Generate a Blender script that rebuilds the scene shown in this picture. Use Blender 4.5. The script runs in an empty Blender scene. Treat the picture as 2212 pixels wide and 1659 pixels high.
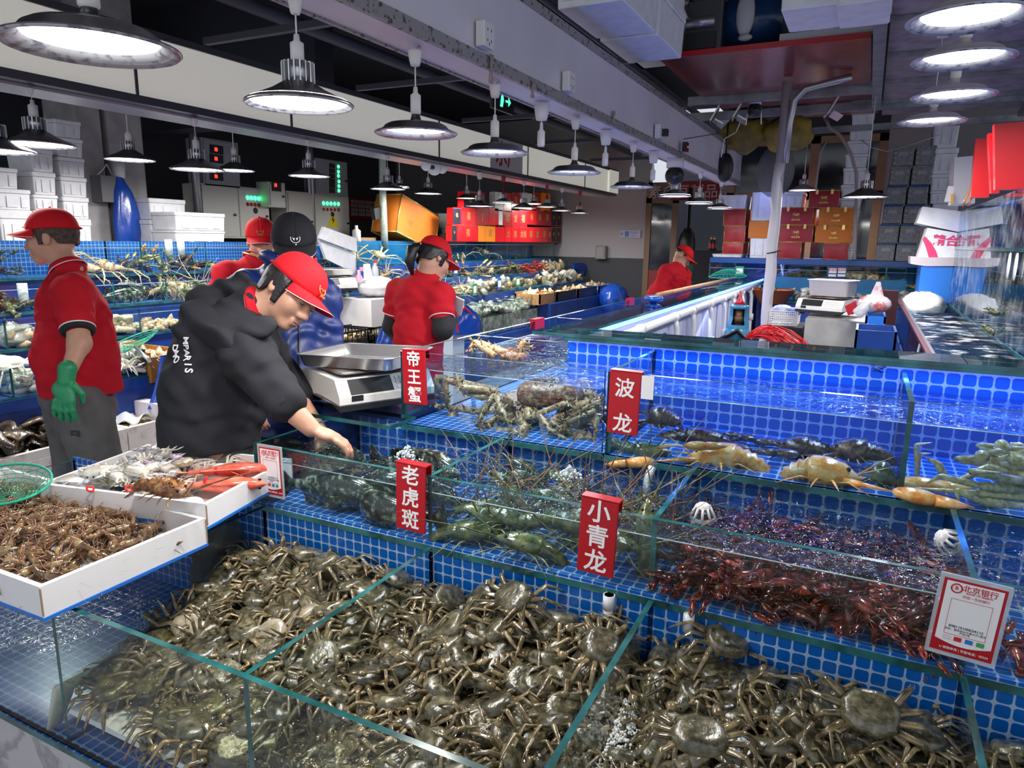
import bpy,bmesh,math,random
import numpy as np
from mathutils import Vector,Matrix,Euler,noise as mnoise
PI=math.pi
C=bpy.context.scene.collection
scene=bpy.context.scene
R_=random.Random(7)
# camera
CAMH=1.68
CR=np.array([0.8938976,0.44805591,0.01389166])
CU=np.array([-0.10208311,0.17329099,0.97956586])
CF=np.array([-0.43649297,0.87704968,-0.20064334])
FPX,CX,CY=1511.35,1106.0,829.5
cam=bpy.data.cameras.new('camera')
cam.sensor_width=36.0
cam.lens=FPX/2212*36.0
cam.clip_start=0.05
cam.clip_end=60
camo=bpy.data.objects.new('camera',cam)
C.objects.link(camo)
camo.matrix_world=Matrix(((CR[0],CU[0],-CF[0],0),(CR[1],CU[1],-CF[1],0),(CR[2],CU[2],-CF[2],CAMH),(0,0,0,1)))
scene.camera=camo
# light and exposure
scene.view_settings.view_transform='Standard'
scene.view_settings.look='None'
scene.view_settings.gamma=1.0
scene.view_settings.use_curve_mapping=False
scene.view_settings.exposure=0.2
cy=scene.cycles
cy.use_denoising=True
cy.max_bounces=7
cy.diffuse_bounces=3
cy.glossy_bounces=3
cy.transmission_bounces=4
cy.transparent_max_bounces=24
cy.caustics_reflective=False
cy.caustics_refractive=False
cy.sample_clamp_indirect=4.0
cy.use_adaptive_sampling=True
cy.adaptive_threshold=0.04
world=bpy.data.worlds.new('hall_air')
scene.world=world
world.use_nodes=True
wb=world.node_tree.nodes['Background']
wb.inputs[0].default_value=(0.86,0.9,1.0,1)
wb.inputs[1].default_value=0.7
LAMP_W=8.0
LED_W=6.0
def area_light(name,loc,size,power,color=(1,1,1),rot=(0,0,0),parent=None,size_y=None,spread=PI):
 l=bpy.data.lights.new(name,'AREA')
 l.energy=power
 l.color=color
 l.size=size
 if size_y:
  l.shape='RECTANGLE';l.size_y=size_y
 else:
  l.shape='DISK'
 l.spread=spread
 o=bpy.data.objects.new(name,l)
 C.objects.link(o)
 o.location=loc
 o.rotation_euler=rot
 if parent:o.parent=parent
 return o
# where a photographed point lies in the hall
def _ray(px,py):
 return(px-CX)*CR-(py-CY)*CU+FPX*CF
def at(px,py,X=None,Y=None,Z=None,D=None):
 d=_ray(px,py)
 if X is not None:t=X/d[0]
 elif Y is not None:t=Y/d[1]
 elif Z is not None:t=(Z-CAMH)/d[2]
 else:t=D/FPX
 return Vector((t*d[0],t*d[1],CAMH+t*d[2]))
# node helpers and materials
MATS={}
def newmat(name):
 m=bpy.data.materials.new(name)
 m.use_nodes=True
 nt=m.node_tree
 return m,nt,nt.nodes,nt.links,nt.nodes['Principled BSDF']
def N(nt,t,**kw):
 n=nt.nodes.new(t)
 for k,v in kw.items():
  if k in n.inputs:n.inputs[k].default_value=v
  else:setattr(n,k,v)
 return n
def coord(nt,kind='Object'):
 return N(nt,'ShaderNodeTexCoord').outputs[kind]
def posn(nt):
 return N(nt,'ShaderNodeNewGeometry').outputs['Position']
def rgb(c):
 return(c[0],c[1],c[2],1.0)
def mat(name,col,rough=0.5,metal=0.0,col2=None,nscale=20.0,bump=0.0,bscale=None,coat=0.0,spec=0.5,emit=None,estr=0.0,dist=0.0,detail=4.0,rand=0.0,ramp=(0.4,0.65),trans=0.0,sss=0.0,alpha=1.0,kind='Object',col3=None):
 if name in MATS:return MATS[name]
 m,nt,ns,ln,b=newmat(name)
 b.inputs['Roughness'].default_value=rough
 b.inputs['Metallic'].default_value=metal
 b.inputs['Base Color'].default_value=rgb(col)
 b.inputs['Specular IOR Level'].default_value=spec
 b.inputs['Coat Weight'].default_value=coat
 b.inputs['Coat Roughness'].default_value=0.08
 b.inputs['Alpha'].default_value=alpha
 if trans:b.inputs['Transmission Weight'].default_value=trans
 if sss:
  b.inputs['Subsurface Weight'].default_value=sss
  b.inputs['Subsurface Radius'].default_value=(0.01,0.004,0.002)
 if emit:
  b.inputs['Emission Color'].default_value=rgb(emit)
  b.inputs['Emission Strength'].default_value=estr
 co=None
 if col2 is not None or bump:
  co=coord(nt,kind)
 if col2 is not None:
  nz=N(nt,'ShaderNodeTexNoise',Scale=nscale,Detail=detail,Distortion=dist)
  ln.new(co,nz.inputs['Vector'])
  cr=N(nt,'ShaderNodeValToRGB')
  cr.color_ramp.elements[0].position=ramp[0];cr.color_ramp.elements[0].color=rgb(col)
  cr.color_ramp.elements[1].position=ramp[1];cr.color_ramp.elements[1].color=rgb(col2)
  if col3 is not None:
   e=cr.color_ramp.elements.new(min(0.98,ramp[1]+0.08));e.color=rgb(col3)
  ln.new(nz.outputs['Fac'],cr.inputs['Fac'])
  out=cr.outputs['Color']
  if rand:
   oi=N(nt,'ShaderNodeObjectInfo')
   mr=N(nt,'ShaderNodeMapRange');mr.inputs['To Min'].default_value=1-rand;mr.inputs['To Max'].default_value=1+rand
   ln.new(oi.outputs['Random'],mr.inputs['Value'])
   hs=N(nt,'ShaderNodeHueSaturation')
   ln.new(mr.outputs['Result'],hs.inputs['Value']);ln.new(out,hs.inputs['Color'])
   out=hs.outputs['Color']
  ln.new(out,b.inputs['Base Color'])
 if bump:
  nz2=N(nt,'ShaderNodeTexNoise',Scale=bscale or nscale,Detail=detail)
  ln.new(co,nz2.inputs['Vector'])
  bp=N(nt,'ShaderNodeBump',Strength=bump,Distance=0.004)
  ln.new(nz2.outputs['Fac'],bp.inputs['Height'])
  ln.new(bp.outputs['Normal'],b.inputs['Normal'])
 MATS[name]=m
 return m
def schlick(nt,f0,f1,normal=None):
 lw=N(nt,'ShaderNodeLayerWeight',Blend=0.5)
 if normal is not None:nt.links.new(normal,lw.inputs['Normal'])
 pw=N(nt,'ShaderNodeMath',operation='POWER');pw.inputs[1].default_value=5.0
 mr=N(nt,'ShaderNodeMapRange');mr.inputs['To Min'].default_value=f0;mr.inputs['To Max'].default_value=f1
 nt.links.new(lw.outputs['Facing'],pw.inputs[0]);nt.links.new(pw.outputs[0],mr.inputs['Value'])
 return mr.outputs['Result']
def glassmat(name,tint,refl=1.0,rough=0.0,fr=1.45,dirt=0.0):
 """clear sheet: lets light straight through, mirrors by Fresnel"""
 m,nt,ns,ln,b=newmat(name)
 ns.remove(b)
 tr=N(nt,'ShaderNodeBsdfTransparent');tr.inputs[0].default_value=rgb(tint)
 gl=N(nt,'ShaderNodeBsdfGlossy',Roughness=rough)
 mx=N(nt,'ShaderNodeMixShader')
 ln.new(schlick(nt,.035*refl,.8),mx.inputs[0])
 ln.new(tr.outputs[0],mx.inputs[1]);ln.new(gl.outputs[0],mx.inputs[2])
 out=mx.outputs[0]
 if dirt:
  df=N(nt,'ShaderNodeBsdfDiffuse');df.inputs[0].default_value=(0.8,0.85,0.9,1)
  nz=N(nt,'ShaderNodeTexNoise',Scale=9.0,Detail=6.0)
  ln.new(posn(nt),nz.inputs['Vector'])
  mr=N(nt,'ShaderNodeMapRange');mr.inputs['From Min'].default_value=0.45;mr.inputs['From Max'].default_value=0.8
  mr.inputs['To Max'].default_value=dirt
  ln.new(nz.outputs['Fac'],mr.inputs['Value'])
  m2=N(nt,'ShaderNodeMixShader')
  ln.new(mr.outputs['Result'],m2.inputs[0]);ln.new(out,m2.inputs[1]);ln.new(df.outputs[0],m2.inputs[2])
  out=m2.outputs[0]
 ln.new(out,ns['Material Output'].inputs['Surface'])
 MATS[name]=m
 return m
def watermat(name,tint,foam=0.0,wave=1.0,fscale=7.0,foamcol=(0.9,0.93,0.95),murk=0.0,murkcol=(0.3,0.28,0.2),wscale=28.0):
 m,nt,ns,ln,b=newmat(name)
 ns.remove(b)
 p=posn(nt)
 n1=N(nt,'ShaderNodeTexNoise',Scale=wscale,Detail=3.0,Distortion=0.6)
 ln.new(p,n1.inputs['Vector'])
 bp=N(nt,'ShaderNodeBump',Strength=0.9*wave,Distance=0.012)
 ln.new(n1.outputs['Fac'],bp.inputs['Height'])
 tr=N(nt,'ShaderNodeBsdfTransparent');tr.inputs[0].default_value=rgb(tint)
 gl=N(nt,'ShaderNodeBsdfGlossy',Roughness=0.03)
 ln.new(bp.outputs[0],gl.inputs['Normal'])
 base=tr.outputs[0]
 if murk:
  df=N(nt,'ShaderNodeBsdfDiffuse');df.inputs[0].default_value=rgb(murkcol)
  m0=N(nt,'ShaderNodeMixShader');m0.inputs[0].default_value=murk
  ln.new(base,m0.inputs[1]);ln.new(df.outputs[0],m0.inputs[2]);base=m0.outputs[0]
 mx=N(nt,'ShaderNodeMixShader')
 ln.new(schlick(nt,.04,1.0,bp.outputs[0]),mx.inputs[0]);ln.new(base,mx.inputs[1]);ln.new(gl.outputs[0],mx.inputs[2])
 out=mx.outputs[0]
 if foam:
  df=N(nt,'ShaderNodeBsdfDiffuse');df.inputs[0].default_value=rgb(foamcol)
  nz=N(nt,'ShaderNodeTexNoise',Scale=fscale,Detail=2.0)
  vo=N(nt,'ShaderNodeTexVoronoi',Scale=170.0)
  ln.new(p,nz.inputs['Vector']);ln.new(p,vo.inputs['Vector'])
  mr=N(nt,'ShaderNodeMapRange');mr.inputs['From Min'].default_value=0.62-foam*0.25;mr.inputs['From Max'].default_value=0.74-foam*0.2
  ln.new(nz.outputs['Fac'],mr.inputs['Value'])
  mr2=N(nt,'ShaderNodeMapRange');mr2.inputs['From Min'].default_value=0.2;mr2.inputs['From Max'].default_value=0.5
  ln.new(vo.outputs['Distance'],mr2.inputs['Value'])
  mm=N(nt,'ShaderNodeMath',operation='MULTIPLY')
  ln.new(mr.outputs[0],mm.inputs[0]);ln.new(mr2.outputs[0],mm.inputs[1])
  m2=N(nt,'ShaderNodeMixShader')
  ln.new(mm.outputs[0],m2.inputs[0]);ln.new(out,m2.inputs[1]);ln.new(df.outputs[0],m2.inputs[2])
  out=m2.outputs[0]
 ln.new(out,ns['Material Output'].inputs['Surface'])
 MATS[name]=m
 return m
def tilemat(name,col,grout,pitch,gap=0.08,rough=0.25,radius=0.12,var=0.15):
 """rounded mosaic squares repeated in the hall's own axes"""
 m,nt,ns,ln,b=newmat(name)
 p=posn(nt)
 ge=N(nt,'ShaderNodeNewGeometry')
 sc=N(nt,'ShaderNodeVectorMath',operation='SCALE');sc.inputs['Scale'].default_value=1.0/pitch
 ln.new(p,sc.inputs[0])
 fr=N(nt,'ShaderNodeVectorMath',operation='FRACTION');ln.new(sc.outputs[0],fr.inputs[0])
 sb=N(nt,'ShaderNodeVectorMath',operation='SUBTRACT');sb.inputs[1].default_value=(0.5,0.5,0.5);ln.new(fr.outputs[0],sb.inputs[0])
 ab=N(nt,'ShaderNodeVectorMath',operation='ABSOLUTE');ln.new(sb.outputs[0],ab.inputs[0])
 s2=N(nt,'ShaderNodeVectorMath',operation='SUBTRACT')
 q=0.5-gap/2-radius
 s2.inputs[1].default_value=(q,q,q);ln.new(ab.outputs[0],s2.inputs[0])
 mxv=N(nt,'ShaderNodeVectorMath',operation='MAXIMUM');mxv.inputs[1].default_value=(0,0,0);ln.new(s2.outputs[0],mxv.inputs[0])
 an=N(nt,'ShaderNodeVectorMath',operation='ABSOLUTE');ln.new(ge.outputs['True Normal'],an.inputs[0])
 rd=N(nt,'ShaderNodeVectorMath',operation='MULTIPLY_ADD');rd.inputs[1].default_value=(-1,-1,-1);rd.inputs[2].default_value=(1,1,1)
 ln.new(an.outputs[0],rd.inputs[0])
 ml=N(nt,'ShaderNodeVectorMath',operation='MULTIPLY');ln.new(mxv.outputs[0],ml.inputs[0]);ln.new(rd.outputs[0],ml.inputs[1])
 le=N(nt,'ShaderNodeVectorMath',operation='LENGTH');ln.new(ml.outputs[0],le.inputs[0])
 mr=N(nt,'ShaderNodeMapRange');mr.inputs['From Min'].default_value=radius-0.02;mr.inputs['From Max'].default_value=radius+0.02
 ln.new(le.outputs['Value'],mr.inputs['Value'])
 nz=N(nt,'ShaderNodeTexNoise',Scale=6.0,Detail=3.0);ln.new(p,nz.inputs['Vector'])
 hs=N(nt,'ShaderNodeHueSaturation');hs.inputs['Color'].default_value=rgb(col)
 m3=N(nt,'ShaderNodeMapRange');m3.inputs['To Min'].default_value=1-var;m3.inputs['To Max'].default_value=1+var
 ln.new(nz.outputs['Fac'],m3.inputs['Value']);ln.new(m3.outputs[0],hs.inputs['Value'])
 mix=N(nt,'ShaderNodeMix',data_type='RGBA')
 ln.new(mr.outputs[0],mix.inputs[0]);ln.new(hs.outputs[0],mix.inputs[6]);mix.inputs[7].default_value=rgb(grout)
 ln.new(mix.outputs[2],b.inputs['Base Color'])
 b.inputs['Roughness'].default_value=rough
 MATS[name]=m
 return m
def shellmat(name,c1,c2,c3,sc=60.0,rough=0.18,spots=0.0,spotcol=(0.7,0.65,0.5),bump=0.5,rand=0.25,grad=None,coat=0.6,cr_=.05):
 """wet shell: mottled colour that varies from animal to animal"""
 m,nt,ns,ln,b=newmat(name)
 co=coord(nt)
 oi=N(nt,'ShaderNodeObjectInfo')
 nz=N(nt,'ShaderNodeTexNoise',Scale=sc,Detail=5.0,Roughness=0.6)
 ad=N(nt,'ShaderNodeVectorMath',operation='ADD')
 ln.new(co,ad.inputs[0]);ln.new(oi.outputs['Random'],ad.inputs[1])
 ln.new(ad.outputs[0],nz.inputs['Vector'])
 cr=N(nt,'ShaderNodeValToRGB')
 e=cr.color_ramp.elements
 e[0].position=0.36;e[0].color=rgb(c1);e[1].position=0.52;e[1].color=rgb(c2)
 x=e.new(0.68);x.color=rgb(c3)
 ln.new(nz.outputs['Fac'],cr.inputs['Fac'])
 out=cr.outputs[0]
 if spots:
  vo=N(nt,'ShaderNodeTexVoronoi',Scale=sc*2.2);ln.new(ad.outputs[0],vo.inputs['Vector'])
  mr=N(nt,'ShaderNodeMapRange');mr.inputs['From Min'].default_value=spots;mr.inputs['From Max'].default_value=spots-0.1
  ln.new(vo.outputs['Distance'],mr.inputs['Value'])
  mx=N(nt,'ShaderNodeMix',data_type='RGBA');ln.new(mr.outputs[0],mx.inputs[0]);ln.new(out,mx.inputs[6]);mx.inputs[7].default_value=rgb(spotcol)
  out=mx.outputs[2]
 mr=N(nt,'ShaderNodeMapRange');mr.inputs['To Min'].default_value=1-rand;mr.inputs['To Max'].default_value=1+rand
 ln.new(oi.outputs['Random'],mr.inputs['Value'])
 hs=N(nt,'ShaderNodeHueSaturation');ln.new(mr.outputs[0],hs.inputs['Value']);ln.new(out,hs.inputs['Color'])
 ln.new(hs.outputs[0],b.inputs['Base Color'])
 b.inputs['Roughness'].default_value=rough
 b.inputs['Coat Weight'].default_value=coat;b.inputs['Coat Roughness'].default_value=cr_
 nb=N(nt,'ShaderNodeTexNoise',Scale=sc*2.2,Detail=5.0);ln.new(co,nb.inputs['Vector'])
 bp=N(nt,'ShaderNodeBump',Strength=bump,Distance=0.003);ln.new(nb.outputs['Fac'],bp.inputs['Height']);ln.new(bp.outputs[0],b.inputs['Normal'])
 ln.new(bp.outputs[0],b.inputs['Coat Normal'])
 MATS[name]=m
 return m
# mesh helpers
def V(*a):return Vector(a)
class MB:
 """collects shapes in hall coordinates and links them as ONE mesh object"""
 def __init__(s):s.v=[];s.f=[];s.m=[];s.sm=[];s.cm=0;s.cs=False
 def mi(s,i,smooth=None):
  s.cm=i
  if smooth is not None:s.cs=smooth
  return s
 def add(s,vs,fs,smooth=None):
  o=len(s.v);s.v+=[tuple(v)for v in vs]
  for f in fs:
   s.f.append(tuple(i+o for i in f));s.m.append(s.cm);s.sm.append(s.cs if smooth is None else smooth)
  return s
 def box(s,x0,x1,y0,y1,z0,z1,rot=None,M=None):
  vs=[V(x,y,z)for z in(z0,z1)for y in(y0,y1)for x in(x0,x1)]
  if rot is not None:
   c=V((x0+x1)/2,(y0+y1)/2,(z0+z1)/2);R=Euler(rot).to_matrix()
   vs=[c+R@(v-c)for v in vs]
  if M is not None:vs=[M@v for v in vs]
  return s.add(vs,[(0,2,3,1),(4,5,7,6),(0,1,5,4),(2,6,7,3),(0,4,6,2),(1,3,7,5)],smooth=False)
 def bbox(s,x0,x1,y0,y1,z0,z1,b=0.01,M=None,taper=0.0,seg=2):
  """box with rounded upright corners and eased top and bottom; taper narrows the bottom"""
  rings=[]
  def ring(ins,z,tp):
   X0,X1,Y0,Y1=x0+ins+tp,x1-ins-tp,y0+ins+tp,y1-ins-tp
   r=max(b-ins,0.0005);pts=[]
   for cx,cy_,a0 in((X1-r,Y1-r,0),(X0+r,Y1-r,PI/2),(X0+r,Y0+r,PI),(X1-r,Y0+r,1.5*PI)):
    for i in range(seg+1):
     a=a0+PI/2*i/seg
     pts.append(V(cx+r*math.cos(a),cy_+r*math.sin(a),z))
   return pts
  e=b*0.3
  for ins,z,tp in((e,z0,taper),(0,z0+e,taper),(0,z1-e,0),(e,z1,0)):rings.append(ring(ins,z,tp))
  n=len(rings[0]);vs=[p for r in rings for p in r]
  if M is not None:vs=[M@v for v in vs]
  fs=[(k*n+i,k*n+(i+1)%n,(k+1)*n+(i+1)%n,(k+1)*n+i)for k in range(3)for i in range(n)]
  fs+=[tuple(range(n-1,-1,-1)),tuple(3*n+i for i in range(n))]
  return s.add(vs,fs,smooth=False)
 def tube(s,pts,rad,n=8,cap=True,flat=1.0,up=None):
  pts=[Vector(p)for p in pts];k=len(pts)
  if not hasattr(rad,'__len__'):rad=[rad]*k
  vs=[];t0=None;a=None
  for i,p in enumerate(pts):
   t=(pts[min(i+1,k-1)]-pts[max(i-1,0)])
   if t.length<1e-9:t=V(0,0,1)
   t.normalize()
   if a is None:
    u=Vector(up)if up is not None else(V(0,0,1)if abs(t.z)<0.9 else V(1,0,0))
    a=u-t*u.dot(t);a.normalize()
   else:
    a=a-t*a.dot(t)
    if a.length<1e-6:a=t.orthogonal()
    a.normalize()
   b=t.cross(a)
   for j in range(n):
    an=2*PI*j/n
    vs.append(p+b*(rad[i]*math.cos(an))+a*(rad[i]*flat*math.sin(an)))
  fs=[(i*n+j,i*n+(j+1)%n,(i+1)*n+(j+1)%n,(i+1)*n+j)for i in range(k-1)for j in range(n)]
  if cap:fs+=[tuple(range(n-1,-1,-1)),tuple((k-1)*n+j for j in range(n))]
  return s.add(vs,fs,smooth=True)
 def cyl(s,p0,p1,r0,r1=None,n=16,smooth=True):
  s.tube([p0,p1],[r0,r0 if r1 is None else r1],n)
  if not smooth:
   for i in range(len(s.sm)-n-2,len(s.sm)):s.sm[i]=False
  else:
   s.sm[-1]=s.sm[-2]=False
  return s
 def lathe(s,prof,c=(0,0,0),n=32,M=None,close=False):
  """prof: (radius, height) pairs, about a vertical axis through c"""
  vs=[];k=len(prof)
  for r,z in prof:
   for j in range(n):
    a=2*PI*j/n
    v=V(r*math.cos(a),r*math.sin(a),z)
    if M is not None:v=M@v
    vs.append(v+Vector(c))
  fs=[(i*n+j,i*n+(j+1)%n,(i+1)*n+(j+1)%n,(i+1)*n+j)for i in range(k-1)for j in range(n)]
  return s.add(vs,fs,smooth=True)
 def ell(s,c,r,n=12,m=8,M=None,lump=0.0):
  vs=[];c=Vector(c)
  for i in range(1,m):
   th=PI*i/m
   for j in range(n):
    a=2*PI*j/n
    v=V(r[0]*math.sin(th)*math.cos(a),r[1]*math.sin(th)*math.sin(a),r[2]*math.cos(th))
    if lump:v*=1+lump*(math.sin(a*4+th*7)*math.sin(th*5+c.x*9)+.6*math.sin(a*9+th*3))
    vs.append((M@v if M is not None else v)+c)
  t=V(0,0,r[2]);b=V(0,0,-r[2])
  vs+=[(M@t if M is not None else t)+c,(M@b if M is not None else b)+c]
  fs=[(i*n+j,(i+1)*n+j,(i+1)*n+(j+1)%n,i*n+(j+1)%n)for i in range(m-2)for j in range(n)]
  T=(m-1)*n
  fs+=[(T,j,(j+1)%n)for j in range(n)]+[(T+1,(m-2)*n+(j+1)%n,(m-2)*n+j)for j in range(n)]
  return s.add(vs,fs,smooth=True)
 def grid(s,fn,nu,nv,smooth=True,both=0.0):
  """surface from fn(u,v) with u,v in 0..1; both>0 gives it that thickness"""
  vs=[fn(i/nu,j/nv)for j in range(nv+1)for i in range(nu+1)]
  w=nu+1
  fs=[(j*w+i,j*w+i+1,(j+1)*w+i+1,(j+1)*w+i)for j in range(nv)for i in range(nu)]
  if both:
   vs=[Vector(v)for v in vs];nn=[V(0,0,0)for _ in vs]
   for f in fs:
    nr=(vs[f[2]]-vs[f[0]]).cross(vs[f[3]]-vs[f[1]])
    for i in f:nn[i]+=nr
   o=len(vs)
   v2=[v-(n.normalized()*both if n.length>1e-12 else V(0,0,both))for v,n in zip(vs,nn)]
   f2=[tuple(o+i for i in reversed(f))for f in fs]
   rim=[i for i in range(w)]+[j*w+nu for j in range(1,nv+1)]+[nv*w+i for i in range(nu-1,-1,-1)]+[j*w for j in range(nv-1,0,-1)]
   f3=[(rim[(k+1)%len(rim)],rim[k],rim[k]+o,rim[(k+1)%len(rim)]+o)for k in range(len(rim))]
   vs=vs+v2;fs=fs+f2+f3
  return s.add(vs,fs,smooth=smooth)
 def poly(s,pts,d=None):
  """flat polygon, or a prism when d (a vector) is given"""
  n=len(pts);pts=[Vector(p)for p in pts]
  if d is None:return s.add(pts,[tuple(range(n))],smooth=False)
  d=Vector(d)
  return s.add(pts+[p+d for p in pts],[tuple(range(n-1,-1,-1)),tuple(range(n,2*n))]+[(i,(i+1)%n,n+(i+1)%n,n+i)for i in range(n)],smooth=False)
 def build(s,name,mats,parent=None,raw=False,origin=None,me_name=None):
  me=bpy.data.meshes.new(me_name or name)
  vs=np.array(s.v,float)if s.v else np.zeros((0,3))
  off=V(0,0,0)
  if not raw:
   if parent is not None:off=parent.get('_w')and Vector(parent['_w'])or V(0,0,0)
   elif origin is not None:off=Vector(origin)
   elif len(vs):off=V((vs[:,0].min()+vs[:,0].max())/2,(vs[:,1].min()+vs[:,1].max())/2,vs[:,2].min())
   vs=vs-np.array(off)
  me.from_pydata(vs.tolist(),[],s.f)
  for mm in(mats if isinstance(mats,(list,tuple))else[mats]):me.materials.append(mm)
  me.polygons.foreach_set('material_index',s.m)
  me.polygons.foreach_set('use_smooth',s.sm)
  me.update()
  o=bpy.data.objects.new(name,me)
  C.objects.link(o)
  if parent is not None:o.parent=parent;WPOS[o.name]=off
  elif not raw:o.location=off
  if not raw:o['_w']=tuple(off)
  return o
WPOS={}
def mesh_np(name,vs,fs,mats,parent=None,smooth=True):
 """object from numpy arrays in hall coordinates"""
 vs=np.asarray(vs,float)
 if parent is not None:off=np.array(parent.get('_w')or(0,0,0))
 else:off=np.array([(vs[:,0].min()+vs[:,0].max())/2,(vs[:,1].min()+vs[:,1].max())/2,vs[:,2].min()])
 me=bpy.data.meshes.new(name)
 me.from_pydata((vs-off).tolist(),[],np.asarray(fs).tolist())
 for mm in(mats if isinstance(mats,(list,tuple))else[mats]):me.materials.append(mm)
 me.polygons.foreach_set('use_smooth',[smooth]*len(me.polygons))
 o=bpy.data.objects.new(name,me);C.objects.link(o)
 if parent is not None:o.parent=parent
 else:o.location=off
 o['_w']=tuple(off)
 return o
def tag(o,label=None,cat=None,group=None,kind=None):
 if label:o['label']=label
 if cat:o['category']=cat
 if group:o['group']=group
 if kind:o['kind']=kind
 return o
def thing(name,label,cat,loc=(0,0,0),group=None,rot=None):
 o=bpy.data.objects.new(name,None);C.objects.link(o);o.location=loc;o.empty_display_size=0.05
 o['_w']=tuple(loc)
 if rot:o.rotation_euler=rot
 return tag(o,label,cat,group)
def tree(o):
 return[o]+[d for c in o.children for d in tree(c)]
def dup(root,loc=None,rot=None,scale=None,label=None,group=None,swap=None):
 """copy of a thing with copies of its parts and sub-parts"""
 def cp(o,par):
  c=o.copy();C.objects.link(c)
  if par is not None:c.parent=par
  for ch in o.children:cp(ch,c)
  if swap and c.type=='MESH' and c.data.name in swap:c.data=swap[c.data.name]
  return c
 r=cp(root,None)
 if loc is not None:r.location=loc
 if rot is not None:r.rotation_euler=rot
 if scale is not None:r.scale=(scale,)*3 if not hasattr(scale,'__len__')else scale
 if label:r['label']=label
 if group:r['group']=group
 return r
# lettering
def text(name,body,M,size,m,parent=None,bold=0.0,ext=0.0006,align='CENTER',raw=False,space=1.0,sx=1.0):
 """lettering as a mesh; M places the text plane (x right, y up, z out of the face)"""
 cu=bpy.data.curves.new('t','FONT')
 cu.body=body;cu.size=size;cu.align_x=align;cu.align_y='CENTER';cu.extrude=ext;cu.offset=bold*size
 cu.space_line=space;cu.resolution_u=3
 o=bpy.data.objects.new('t',cu);C.objects.link(o)
 dg=bpy.context.evaluated_depsgraph_get()
 me=bpy.data.meshes.new_from_object(o.evaluated_get(dg))
 bpy.data.objects.remove(o);bpy.data.curves.remove(cu)
 if sx!=1.0:me.transform(Matrix.Diagonal((sx,1,1,1)))
 me.transform(M)
 if parent is not None and not raw:me.transform(Matrix.Translation(-Vector(parent.get('_w')or(0,0,0))))
 me.materials.clear();me.materials.append(m);me.name=name
 o=bpy.data.objects.new(name,me);C.objects.link(o)
 if parent is not None:o.parent=parent;o['_w']=parent.get('_w')or(0,0,0)
 return o
def frame(o,x,y):
 """matrix from origin and two in-plane directions"""
 x=Vector(x).normalized();y=Vector(y);y=(y-x*y.dot(x)).normalized();z=x.cross(y)
 return Matrix(((x.x,y.x,z.x,o[0]),(x.y,y.y,z.y,o[1]),(x.z,y.z,z.z,o[2]),(0,0,0,1)))
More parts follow.
